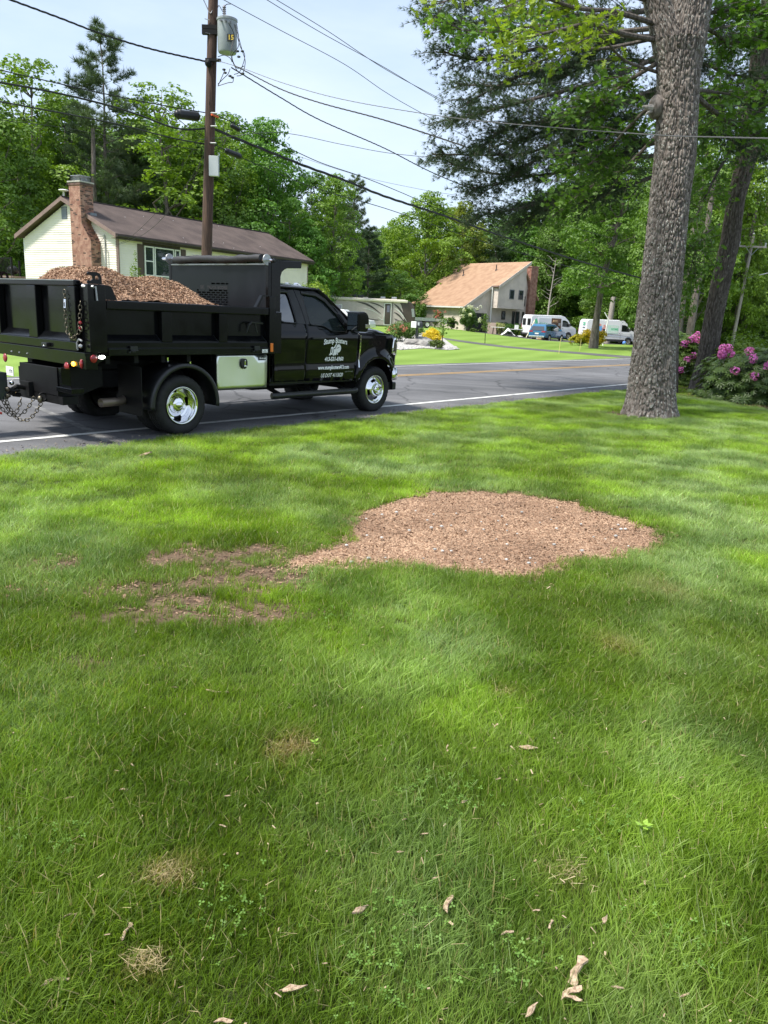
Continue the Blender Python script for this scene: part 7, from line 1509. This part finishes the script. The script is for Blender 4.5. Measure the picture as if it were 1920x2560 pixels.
# ---------------------------------------------------------------- near trunks with real bark relief
def barktrunk(rows, d, label_mat, nseg, dz, cell=(.036,.10,.4), depth=.022, flare=0):
    """rows: (py, left px, right px) from the ground up; returns a mesh builder-like (V,F,attrs)"""
    C_, R_, Zs = [], [], []
    for py, l, r in rows:
        a, b = at(l, py, d), at(r, py, d); C_.append((a+b)/2); R_.append((b-a).length/2)
    z0, z1 = 0-.25, C_[-1].z; zz = np.arange(z0, z1, dz); cz = [c.z for c in C_]
    o = np.argsort(cz); cz = np.array(cz)[o]; cx = np.array([C_[i].x for i in o]); rr = np.array([R_[i] for i in o])
    X = np.interp(zz, cz, cx); Rr = np.interp(zz, cz, rr); k = np.hanning(17 if dz < .02 else 11); k /= k.sum(); pad = len(k)//2
    X = np.convolve(np.pad(X, pad, mode='edge'), k, 'valid'); Rr = np.convolve(np.pad(Rr, pad, mode='edge'), k, 'valid')
    V = np.zeros((len(zz), nseg, 3)); H_ = np.zeros((len(zz), nseg)); rot = 0
    for i, z in enumerate(zz):
        r0 = Rr[i]
        for j in range(nseg):
            a = 2*math.pi*j/nseg; wx = math.cos(a)*.42; wy = math.sin(a)*.42
            wob = .25*mn.noise(Vector((wx*3, wy*3, z*.9)))
            q = Vector((wx/cell[0]*(.9+0*wob)+wob*1.6, wy/cell[0], z/cell[1]+wob*2))
            n1 = abs(mn.noise(Vector((wx/cell[0]+wob, wy/cell[0], z/cell[2])))); n2 = abs(mn.noise(Vector((wx/cell[0]*.8+7, wy/cell[0]*.8-wob, z/cell[2]*1.3+9))))
            dd_, _p = mn.voronoi(q, distance_metric='DISTANCE'); h = min(1, n1/.10)*min(1, n2/.09)*(.5+.5*min(1, max(0, (dd_[1]-dd_[0])/.20)))
            low = 1+.05*mn.noise(Vector((wx*4, wy*4, z*.5)))+(flare*math.exp(-max(0,z)/.22)*(.5+.5*math.sin(a*5+1.3)) if flare else 0)
            rad = r0*low-depth*(1-h)*(1)+.006*mn.noise(q*1.7); V[i,j] = (X[i]+math.cos(a)*rad, d+math.sin(a)*rad, z); H_[i,j] = h
    I = np.arange(len(zz)*nseg).reshape(len(zz), nseg); J = np.roll(I, -1, 1); F = np.stack([I[:-1], J[:-1], J[1:], I[1:]], -1).reshape(-1,4); return V.reshape(-1,3), F, H_.ravel()
def barkmat(name, c1, c2, lichen, lic_amt):
    m = bpy.data.materials.new(name); m.use_nodes = True; nt = m.node_tree; b = nt.nodes['Principled BSDF']; P = worldpos(nt)
    def nz(s, d=5, st=None):
        n = N(nt, 'ShaderNodeTexNoise'); n.inputs['Scale'].default_value = s; n.inputs['Detail'].default_value = d; src = P
        if st: mp = N(nt, 'ShaderNodeMapping'); mp.inputs[3].default_value = st; nt.links.new(P, mp.inputs[0]); src = mp.outputs[0]
        nt.links.new(src, n.inputs[0]); return n.outputs[0]
    def mr(v, a, b_): n = N(nt, 'ShaderNodeMapRange'); n.inputs[1].default_value = a; n.inputs[2].default_value = b_; nt.links.new(v, n.inputs[0]); return n.outputs[0]
    def mx(a, b_, f):
        x = N(nt, 'ShaderNodeMix', data_type='RGBA')
        for sck, v in ((x.inputs[6], a), (x.inputs[7], b_)):
            if isinstance(v, tuple): sck.default_value = (*v, 1)
            else: nt.links.new(v, sck)
        nt.links.new(f, x.inputs[0]); return x.outputs[2]
    c = mx(c1, c2, mr(nz(22, 7, (1,1,.35)), .35, .65)); pl_ = N(nt, 'ShaderNodeAttribute', attribute_name='plate').outputs['Fac']
    mul = N(nt, 'ShaderNodeMath', operation='MULTIPLY'); nt.links.new(mr(nz(26, 4), lic_amt, lic_amt+.04), mul.inputs[0]); nt.links.new(mr(pl_, .6, .9), mul.inputs[1])
    m2 = N(nt, 'ShaderNodeMath', operation='MULTIPLY'); nt.links.new(mul.outputs[0], m2.inputs[0]); nt.links.new(mr(nz(1.3, 3), .36, .56), m2.inputs[1])
    c = mx(c, lichen, m2.outputs[0]); nt.links.new(c, b.inputs['Base Color']); b.inputs['Roughness'].default_value = .95; b.inputs['Specular IOR Level'].default_value = .12
    bp = N(nt, 'ShaderNodeBump'); bp.inputs['Strength'].default_value = .7; bp.inputs['Distance'].default_value = .01; nt.links.new(nz(60, 4), bp.inputs['Height']); nt.links.new(bp.outputs[0], b.inputs['Normal']); return m
M['oakbark'] = barkmat('oak_bark', (.115,.096,.084), (.27,.238,.215), (.46,.46,.42), .575); M['bark2'] = barkmat('ridged_bark', (.075,.062,.054), (.17,.148,.130), (.33,.34,.30), .64)
OD = 15.0
oak = empty('oak_tree', (0,0,0), 0, 'huge near oak trunk with flared base and lichen spots on the right', 'tree')
rows = [(1052,1548,1702),(1040,1556,1697),(1020,1562,1692),(1000,1567,1690),(960,1572,1689),(900,1580,1688),(800,1591,1694),(700,1604,1705),(600,1615,1714),(500,1625,1724),(400,1637,1738),(300,1642,1743),(200,1644,1748),(150,1640,1752),(115,1634,1760),(105,1630,1763)]
V, F, Hh = barktrunk(rows, OD, None, 360, .014, cell=(.060,.13,.50), depth=.052, flare=.10)
link('trunk', npmesh('trunk', V, F, {'plate': Hh}, smooth=True), M['oakbark'], oak)
for rows_ in ([(190,1648,1725),(110,1630,1712),(50,1618,1690),(0,1606,1676),(-120,1580,1650),(-320,1540,1600)], [(200,1662,1746),(110,1668,1764),(50,1678,1772),(0,1686,1779),(-120,1702,1792),(-320,1740,1815)]):
    V, F, Hh = barktrunk(rows_, OD, None, 260, .016, cell=(.060,.13,.50), depth=.048); k = V[:,2] > min(V[:,2])+.25
    zmin = at(1700, 195, OD).z; keepv = V[:,2] > zmin; F = F[keepv[F].all(1)]
    link('stem', npmesh('stem', V, F, {'plate': Hh}, smooth=True), M['oakbark'], oak)
# knot with a broken branch stub on the left side
c = at(1640, 268, OD-.05); mb = MB(); mb.ico(tuple(c), .17, 3, (.8,1,1.2)); obj('knot', mb, M['oakbark'], oak, smooth='all')
q = [at(1640,268,OD-.1), at(1622,270,OD-.15), at(1606,266,OD-.2)]; mb = MB(); mb.tube(q, [.075,.055,.012], 8); q = [at(1636,275,OD-.1), at(1618,282,OD-.2), at(1612,290,OD-.25)]; mb.tube(q, [.04,.02,.008], 6); obj('broken_stub', mb, M['greypole'], oak, smooth=True)
t2 = empty('leaning_tree', (0,0,0), 0, 'second thick grey trunk leaning right before the rhododendrons', 'tree'); D2_ = 22.2
rows = [(985,1718,1792),(970,1724,1786),(950,1729,1787),(900,1743,1793),(800,1760,1806),(700,1780,1827),(600,1803,1850),(500,1818,1861),(400,1842,1890),(300,1854,1911),(200,1870,1918),(100,1882,1930),(0,1905,1948),(-200,1925,1965)]
V, F, Hh = barktrunk(rows, D2_, None, 150, .03, cell=(.065,.3,.9), depth=.040, flare=.08); link('trunk', npmesh('trunk', V, F, {'plate': Hh}, smooth=True), M['bark2'], t2)
# ---------------------------------------------------------------- limbs of pine and oak reaching over from the right
def pathpx(pts, d0, d1): return [at(x, y, d0+(d1-d0)*i/(len(pts)-1)) for i, (x, y) in enumerate(pts)]
def branch_system(limbs, sub, g, per, subl, back=.25):
    """limbs: list of (points, r0, r1); side twigs along each; returns builder and twig tips with direction"""
    mb = MB(); tips, dirs = [], []
    for pts, r0, r1 in limbs:
        q = smooth(pts, 6); m_ = len(q); mb.tube([tuple(p) for p in q], list(np.linspace(r0, r1, m_)), 8)
        for k in range(sub*m_//6):
            i = int((back+(1-back)*g.random())*(m_-1)); p = q[i]; d = (q[min(i+1,m_-1)]-q[max(i-1,0)]).normalized(); s = d.cross(Vector((0,0,1))).normalized(); sd = s*g.normal(0,.9)+Vector((0,0,1))*g.normal(.10,.32)+d*g.uniform(.5,1.1); sd.normalize(); L_ = subl*g.uniform(.45,1.15)*(1.15-.5*i/m_)
            e_ = p+sd*L_+Vector((0,0,-.06*L_)); mid = (p+e_)/2+Vector((0,0,.05*L_)); mb.tube([tuple(p), tuple(mid), tuple(e_)], [max(.006,r0*.16), .007, .004], 4)
            n = int(per*L_)
            for j in range(n):
                t = g.uniform(.25,1.03); w = p.lerp(e_, t)+Vector(tuple(g.normal(size=3)*.10*L_*.8)); tips.append(tuple(w)); dirs.append(tuple((sd+Vector(tuple(g.normal(size=3)*.55))).normalized()))
        for j in range(int(per*1.2)): w = q[-1-int(g.random()*m_*.15)]; tips.append(tuple(w+Vector(tuple(g.normal(size=3)*.10)))); dirs.append(tuple(((q[-1]-q[-3]).normalized()+Vector(tuple(g.normal(size=3)*.5))).normalized()))
    return mb, np.array(tips), np.array(dirs)
g = np.random.default_rng(77)
pine = empty('white_pine', (0,0,0), 0, 'dark pine behind the oak trunk with long needled limbs reaching left', 'tree')
PX = 1672
tr_pts = [at(PX-8,1000,20.5), at(PX,700,20.5), at(PX+8,400,20.5), at(PX+14,100,20.5), at(PX+18,-300,20.5)]; tr_pts[0].z = 0; mb = MB(); mb.tube([tuple(v) for v in smooth(tr_pts, 8)], list(np.linspace(.30,.16,33)), 14); obj('trunk', mb, M['bark2'], pine, smooth=True)
LM = []
for pts, d1, r in [([(1660,90),(1500,100),(1350,120),(1200,150),(1110,130)],18.5,.07),([(1660,95),(1540,102),(1420,165),(1300,190),(1160,260)],19.5,.075),([(1665,130),(1540,190),(1400,230),(1250,270),(1130,305)],18,.065),
    ([(1665,215),(1600,240),(1500,275),(1380,300),(1270,320),(1170,395)],18.5,.08),([(1665,235),(1560,255),(1440,290),(1330,340),(1220,370)],20,.06),([(1665,270),(1560,300),(1450,370),(1340,400),(1260,455),(1180,470)],19,.06),
    ([(1665,345),(1600,355),(1500,320),(1420,345),(1300,385),(1080,385)],18.5,.07),([(1665,350),(1590,370),(1500,440),(1400,490),(1300,520),(1190,540)],19,.085),([(1668,430),(1580,460),(1480,500),(1380,520),(1290,560)],20,.05),
    ([(1660,20),(1500,40),(1340,30),(1180,60),(1060,45)],18,.07),([(1660,-60),(1500,-60),(1320,-20),(1150,10)],18.5,.07),([(1665,160),(1520,150),(1380,200),(1240,215),(1140,210)],21.5,.05),
    ([(1665,385),(1560,400),(1450,420),(1330,440),(1210,430),(1120,410)],20.5,.055),
    ([(1680,140),(1760,160),(1850,190),(1950,200)],19,.06),([(1680,220),(1760,240),(1850,250),(1940,270)],20,.05),([(1680,30),(1780,50),(1880,30),(1960,60)],19,.05),([(1680,310),(1780,330),(1880,360),(1960,400)],19.5,.05),([(1680,90),(1800,110),(1900,105)],22,.05)]:
    LM.append((pathpx(pts, 20.5, d1), r, .012))
mb, tips, dirs = branch_system(LM, 32, g, 19, 1.05, .12); tagp(obj('limbs', mb, M['bark2'], pine, smooth=True), kind='stuff')
print('pine tufts', len(tips))
TV, TF = needle_tuft(15, .125, .0075, 5, 1.0); X = unit(dirs); Zt = unit(np.cross(X, unit(g.normal(size=X.shape)))); Y = np.cross(Zt, X)
V, F, rn = scatter(TV, TF, tips, X, Y, Zt, g.uniform(.75,1.25,len(tips)), np.clip(g.normal(.5,.3,len(tips)),0,1)); o = link('needles', npmesh('needles', V, F, {'rnd': rn}), M['needle'], pine); o.color = (.85,.9,.85,1)
# oak limbs and lobed leaves in front of and among the pine
OLIMB = []
for pts, d0, d1, r in [([(1640,100),(1560,85),(1480,60),(1400,75),(1310,95),(1250,110)],15,11.5,.05),([(1640,60),(1540,30),(1440,20),(1340,-10),(1260,20)],15,12,.05),([(1642,180),(1560,150),(1500,90),(1440,110)],15,12.5,.03),
    ([(1630,0),(1500,-30),(1360,-40),(1200,-30),(1100,10)],15,13,.06),([(1640,95),(1520,120),(1420,125),(1330,160),(1260,150)],15.4,14,.035)]: OLIMB.append((pathpx(pts, d0, d1), r, .008))
mb, tips, dirs = branch_system(OLIMB, 8, g, 13, .70, .35); tagp(obj('limbs', mb, M['bark2'], oak, smooth=True), kind='stuff')
nl_ = unit(np.cross(dirs, unit(g.normal(size=dirs.shape)))*1+np.array([0,0,.8])); o = near_crown('leaves', (tips, nl_), M['leafA'], (OL, OLF), g.uniform(.11,.20,len(tips)), oak); o.color = (1.55,1.25,.75,1)
ML = []
for pts, d0, d1, r in [([(1640,160),(1560,210),(1500,260),(1440,300)],15,16.5,.04),([(1640,250),(1560,330),(1500,400),(1420,420)],15,17,.035),([(1650,330),(1560,420),(1470,470),(1400,530)],17,18,.04),([(1742,40),(1800,28),(1860,22),(1950,40)],15,16,.045),([(1748,60),(1790,85),(1830,110),(1900,90)],15,16,.04),([(1745,245),(1800,290),(1860,330),(1930,360)],15.2,17,.05),([(1745,225),(1820,235),(1900,250)],15.4,18,.035),([(1640,70),(1500,80),(1380,60),(1230,80),(1120,70)],15.5,17,.05),([(1800,560),(1760,590),(1735,640),(1720,705)],22,21,.03),([(1860,330),(1800,420),(1770,480),(1722,578)],22,20,.05),([(1880,250),(1820,300),(1760,330),(1700,420)],22,21,.05)]: ML.append((pathpx(pts, d0, d1), r, .008))
mb, tips, dirs = branch_system(ML, 17, g, 19, 1.05, .18); tagp(obj('limbs', mb, M['bark2'], t2, smooth=True), kind='stuff')
nl_ = unit(np.cross(dirs, unit(g.normal(size=dirs.shape)))+np.array([0,0,.8])); o = near_crown('leaves', (tips, nl_), M['leafA'], (OL, OLF), g.uniform(.11,.19,len(tips)), t2); o.color = (.85,.95,.8,1)
# high crown of the oak above the picture: it shades the lawn below
g = np.random.default_rng(31); lobes = []
for k in range(34): a = g.uniform(0,6.28); r_ = g.uniform(.5,5.2); lobes.append(((5.2+r_*math.cos(a), 14.6+r_*math.sin(a)*.9, g.uniform(13.5,19)), (1.5,1.4,.9)))
o = near_crown('high_leaves', crown_points(lobes, 70, g), M['leafA'], (LQ, LQF), g.uniform(.2,.4,sum(int(70*(r[0]*r[1])**.9) for c, r in lobes)), oak); o.color = (1,1,.9,1)
mb = MB()
for c, r in lobes[::2]: limb(mb, (5.3,15,12.5), c, .12, .02, g, 5, .06, 6)
tagp(obj('high_limbs', mb, M['bark2'], oak), kind='stuff')
# ---------------------------------------------------------------- shrubs
def shrub(name, label, px, py, w, h, col, d=None, z=None, n=2600, leaf=.10, flowers=None, group=None, lobesn=9, m=None, dp=None, tm=(LQ, LQF), cat='shrub'):
    c = onground(px, py) if d is None else at(px, py, d); gz_ = terr(c.x, c.y); e = empty(name, (c.x, c.y, gz_), 0, label, cat, group); g = np.random.default_rng(int(px*7+py)); lobes = []; mb = MB(); dp = dp or w
    for k in range(lobesn):
        a = g.uniform(0,6.28); r_ = math.sqrt(g.random())*.62; s = g.uniform(.30,.44); cc = (w/2*r_*math.cos(a), dp/2*r_*math.sin(a), h*(.30+.42*g.random()*(1-r_*.5))); lobes.append((cc, (w*s*.62, dp*s*.62, h*s*.9))); limb(mb, (cc[0]*.2,cc[1]*.2,0), cc, .02, .006, g, 4, .08, 4)
    obj('stems', mb, M['bark'], e)
    tot = sum((r[0]*r[1])**.9 for c_, r in lobes); P, Nn = crown_points(lobes, n/tot, g, .3, .5); P[:,2] = np.maximum(P[:,2], .04)
    X, Y, Z = frames(Nn); V, F, rn = scatter(tm[0], tm[1], P, X, Y, Z, leaf*g.uniform(.6,1.3,len(P)), np.clip(g.normal(.5,.28,len(P)),0,1)); o = link('leaves', npmesh('leaves', V, F, {'rnd': rn}), m or M['shrubleaf'], e); o.color = (*col, 1)
    return e, lobes
M['yellowleaf'] = leafmat('yellow_leaves', (.42,.30,.010), (.80,.62,.03), .3); M['pinkfl'] = leafmat('magenta_petals', (.42,.06,.34), (.80,.26,.66), .3); M['whitefl'] = leafmat('white_petals', (.6,.6,.45), (.85,.85,.75), .3); M['coralfl'] = leafmat('coral_petals', (.45,.10,.08), (.65,.25,.20), .3); M['paleleaf'] = leafmat('pale_green_leaves', (.20,.24,.08), (.42,.44,.20), .3)
def blossoms(e, pts, r, m, n=34, leaf=.055, nm='blossom'):
    g = np.random.default_rng(len(pts)*13)
    for p in pts:
        d = unit(g.normal(size=(n,3))+np.array([0,-.2,.3])); P = np.array(p)+d*r*g.uniform(.75,1.05,(n,1)); X, Y, Z = frames(d+g.normal(size=d.shape)*.3); V, F, rn = scatter(LQ, LQF, P, X, Y, Z, leaf*g.uniform(.7,1.3,n)); link(nm, npmesh(nm, V, F, {'rnd': rn}), m, e)
e, lb = shrub('yellow_shrub', 'rounded yellow shrub at the right end of the flower bed', 1078, 862, 1.45, 1.0, (1,1,1), n=3000, leaf=.09, m=M['yellowleaf'])
shrub('green_shrub', 'low olive green shrub in front of the rounded yellow one', 1092, 873, 1.1, .55, (1.2,1.0,.8), n=1500, leaf=.07)
e, lb = shrub('flower_shrub', 'green shrub with coral flowers in the bed behind the truck nose', 1005, 860, 2.6, 1.25, (1.2,1.2,1.1), n=4000, leaf=.10); g = np.random.default_rng(2)
blossoms(e, [(x, -1.0+.3*g.random(), z) for x, z in ((-.75,.75),(-.5,.85),(-.2,.8),(.05,.7),(-.4,.62),(-.05,.88),(.15,.8),(-.85,.6))], .13, M['coralfl'], 26, .07)
shrub('green_shrub', 'leafy green shrub between the coral flowers and the mailbox', 1030, 856, 1.5, 1.2, (1.0,1.15,1.1), n=2500, leaf=.10)
e, lb = shrub('yellow_shrub', 'larger yellow shrub at the foot of the lone leaning tree', 1485, 866, 2.3, 1.45, (1,1,1), n=4500, leaf=.12, m=M['yellowleaf'])
shrub('yellow_shrub', 'lower yellow-green shrub left of the lone leaning tree', 1450, 864, 1.9, 1.0, (1,1,1), n=3000, leaf=.12, m=leafmat('yellow_green_leaves', (.18,.20,.02), (.62,.52,.03), .3))
e, lb = shrub('white_flower_shrub', 'tall shrub with white flower balls before the garage opening', 1170, 828, 2.6, 2.7, (1.1,1.15,1.1), d=81.5, n=4200, leaf=.17); g = np.random.default_rng(4)
blossoms(e, [(g.uniform(-1.1,1.1), -1.0-.3*g.random(), g.uniform(.9,2.5)) for k in range(15)], .18, M['whitefl'], 24, .12)
shrub('green_shrub', 'round green shrub by the beige eave wall', 1130, 824, 1.5, 1.2, (1.3,1.3,1), d=81.5, n=1800, leaf=.15); shrub('green_shrub', 'green shrub between the travel trailer and the beige house', 1052, 806, 1.8, 2.6, (1.5,1.5,1), d=82.5, n=2200, leaf=.16)
e, lb = shrub('pink_shrub', 'pinkish shrub by the small flat trailer', 1096, 818, 1.5, 1.8, (1,.9,.8), d=80.5, n=1500, leaf=.14); blossoms(e, [(g.uniform(-.6,.6), -.6, g.uniform(.7,1.7)) for k in range(8)], .14, M['coralfl'], 20, .10)
shrub('green_shrub', 'low wide green bush below the upper bay of the beige house', 1276, 812, 4.2, 1.5, (1.0,1.35,.8), d=87.6, n=4200, leaf=.15, dp=1.6); shrub('pale_shrub', 'pale blossoming bush left of the low wide green bush', 1252, 822, 1.8, 1.4, (1,1,1), d=85.6, n=2000, leaf=.14, m=M['paleleaf'])
shrub('green_shrub', 'yellow-green bush at the foot of the brick chimney', 1318, 818, 2.6, 1.6, (1.6,1.45,.7), d=87.2, n=3000, leaf=.14); shrub('green_shrub', 'small clump of leaves at the threshold of the open garage', 1186, 836, 1.2, .45, (1.3,1.2,.9), d=80.5, n=900, leaf=.12)
shrub('bright_shrub', 'bright yellow-green shrub behind the cab under the house eave', 748, 762, 3.2, 3.7, (2.3,1.9,.6), d=38, n=12000, leaf=.13, m=M['shrubleaf'], lobesn=14)
shrub('bright_shrub', 'yellowish leafy shoots in front of the house window', 345, 760, .9, 3.95, (2.3,1.9,.8), d=40, n=700, leaf=.12, lobesn=8)
def sapling(px_b, py_b, py_t, lean, label, col):
    b_ = onground(px_b, py_b); h = at(px_b+lean, py_t, b_.y).z-terr(b_.x,b_.y); e = empty('sapling', (b_.x,b_.y,terr(b_.x,b_.y)), 0, label, 'sapling'); x = (at(px_b+lean, py_t, b_.y).x-b_.x); obj('stake', MB().tube([(0,0,0),(x*.6,0,h*.8)],.022,6), M['frame'], e)
    g = np.random.default_rng(px_b); n = 260; P = np.array([(x*t+g.normal()*.13, g.normal()*.13, h*t) for t in g.uniform(.45,1.08,n)]); X, Y, Z = frames(g.normal(size=(n,3))); V, F, rn = scatter(LQ, LQF, P, X, Y, Z, g.uniform(.06,.12,n)); o = link('leaves', npmesh('leaves', V, F, {'rnd': rn}), M['shrubleaf'], e); o.color = (*col,1)
sapling(1105, 872, 798, 4, 'young staked sapling beside the rounded yellow shrub', (1.8,1.7,1.2)); sapling(1212, 862, 790, 2, 'second staked sapling standing before the open garage', (1.8,1.7,1.1))
for px, py, t_ in ((1397,885,845),(1449,878,848)): b_ = onground(px, py); h = at(px, t_, b_.y).z; thing1('marker_stake', 'thin yellow marker stake in the far lawn, %s' % ('left of the two' if px < 1420 else 'right of the two'), 'stake', MB().tube([(0,0,0),(.02,0,h)],.012,5), mat('stake_yellow', (.7,.6,.25), .6), (b_.x,b_.y,terr(b_.x,b_.y)))
# rhododendrons: whorls of long leaves
RW = []; RF = []
for k in range(9):
    a = k*math.pi*2/9+.1; c_, s_ = math.cos(a), math.sin(a); b = len(RW); RW += [(0,0,0),(c_*.5-s_*.14,s_*.5+c_*.14,-.02),(c_*1.0,s_*1.0,-.18),(c_*.5+s_*.14,s_*.5-c_*.14,-.02)]; RF += [(b,b+1,b+2),(b,b+2,b+3)]
RW = np.array(RW); RF = np.array(RF)
M['rhodo'] = leafmat('rhododendron_leaves', (.018,.046,.015), (.080,.14,.038), .2, True, rough=.35)
def rhodo(label, px, py, w, dp, h, fl, col, n=1500, seed=1):
    c = onground(px, py); e = empty('rhododendron', (c.x, c.y+dp*.35, 0), 0, label, 'rhododendron'); g = np.random.default_rng(seed); mb = MB()
    for k in range(16): a = g.uniform(0,6.28); limb(mb, (g.normal()*.1,g.normal()*.1,0), (w*.42*math.cos(a), dp*.42*math.sin(a), h*g.uniform(.3,.8)), .03, .008, g, 5, .08, 5)
    obj('stems', mb, M['bark'], e)
    d = unit(g.normal(size=(n,3))+np.array([0,-.35,.25])); d[:,2] = np.abs(d[:,2])*np.where(g.random(n) < .85, 1, -.1); rr = g.uniform(.72,1.04,(n,1)); bump = np.array([1+.16*mn.noise(Vector(tuple(v*3))+Vector((seed*5,0,0))) for v in d])[:,None]
    d4 = d/((np.abs(d)**3.5).sum(1, keepdims=True)**(1/3.5)); P = d4*rr*bump*np.array([w/2, dp/2, h*.95]); P[:,2] = np.maximum(P[:,2], .06+.15*g.random(n)); Nn = unit(d*.8+np.array([0,-.1,.75])+g.normal(size=d.shape)*.3); X, Y, Z = frames(Nn)
    V, F, rn = scatter(RW, RF, P, X, Y, Z, g.uniform(.09,.16,n), np.clip(g.normal(.45,.28,n),0,1)); o = link('leaves', npmesh('leaves', V, F, {'rnd': rn}), M['rhodo'], e); o.color = (*col,1)
    pts = []
    for fx, fy in fl:
        q = at(fx, fy, c.y+dp*.05); ux = min(.86, max(-.86, (q.x-c.x)/(w/2))); uz = min(.97, max(.3, q.z/h)); r = max(.0, 1-abs(ux)**3.5-uz**3.5)**(1/3.5); pts.append((ux*w/2, -dp/2*(r*.98+.05), uz*h))
    blossoms(e, pts, .105, M['pinkfl'], 46, .07, 'flower_cluster'); return e
rhodo('large rhododendron with magenta flower clusters right of the leaning trunk', 1992, 1018, 3.7, 2.6, 1.30, [(1797,880),(1803,890),(1816,872),(1820,888),(1836,888),(1856,866),(1858,888),(1876,896),(1902,912),(1865,938),(1792,892),(1830,926),(1890,880)], (1.25,1.15,.9), 3400, 3)
rhodo('tall rhododendron with magenta flowers between the two big trunks', 1700, 966, 1.8, 1.3, 1.55, [(1720,850),(1733,846),(1745,838),(1704,860),(1740,850),(1692,925),(1725,888),(1710,898)], (1.9,1.7,1.0), 1600, 5)
rhodo('dark rhododendron at the right edge of the picture', 2190, 1040, 3.6, 3.0, 1.25, [(1925,900),(1960,905),(1985,920)], (.9,.95,.95), 1800, 8)
shrub('green_shrub', 'pale yellow-green shrub showing above the large rhododendron', 1890, 984, 3.0, 1.85, (1.9,1.7,.9), n=6500, leaf=.10, lobesn=14)
# leaf litter between the leaning trunk and the rhododendrons
n = 2600; q = rng.random(n); a = np.array([onground(1700+260*t, 985+32*t).xy[:] for t in q]); P = np.column_stack([a+rng.normal(size=(n,2))*np.array([.5,.75]), np.full(n,.03)]); X, Y, Z = frames(np.array([0,0,1.])+rng.normal(size=(n,3))*.4)
V, F, rn = scatter(LQ, LQF, P, X, Y, Z, rng.uniform(.03,.10,n)); tagp(link('leaf_litter', npmesh('leaf_litter', V, F, {'rnd': rn}), leafmat('dry_leaves', (.12,.07,.04), (.40,.27,.16), .1)), 'brown dry leaves under the rhododendrons by the leaning trunk', None, None, 'stuff')
# ragged tufts where the lawn meets the road

# ================================================================ loose pieces of one part become parts of their own
def split_pieces(names):
    for o in [o for o in bpy.data.objects if o.type == 'MESH' and o.name.split('.')[0] in names]:
        me = o.data; n = len(me.vertices); par = list(range(n))
        def find(a):
            while par[a] != a: par[a] = par[par[a]]; a = par[a]
            return a
        for e in me.edges:
            a, b = find(e.vertices[0]), find(e.vertices[1])
            if a != b: par[a] = b
        roots = {}
        for p in me.polygons: roots.setdefault(find(p.vertices[0]), []).append(p)
        if len(roots) < 2: continue
        for k, ps in enumerate(roots.values()):
            ids = sorted({v for p in ps for v in p.vertices}); mp_ = {v: i for i, v in enumerate(ids)}
            nm = bpy.data.meshes.new(o.name.split('.')[0]); nm.from_pydata([me.vertices[v].co for v in ids], [], [[mp_[v] for v in p.vertices] for p in ps])
            for q, p in zip(nm.polygons, ps): q.use_smooth = p.use_smooth
            for m_ in me.materials: nm.materials.append(m_)
            if k == 0: first = nm; continue
            c = o.copy(); c.data = nm; COL.objects.link(c)
        o.data = first
split_pieces({'bracket','lug_nut','axle','chain_shackle','hitch_gusset','fuel_tank','mount_bracket','red_tag','roller_knob','roller_shaft','bed_subframe','tread_pad','step','apron_end','fender_bolt','mirror_arm','chassis_frame','pin_handle','crank_handle','mast_cable','service_mast'})
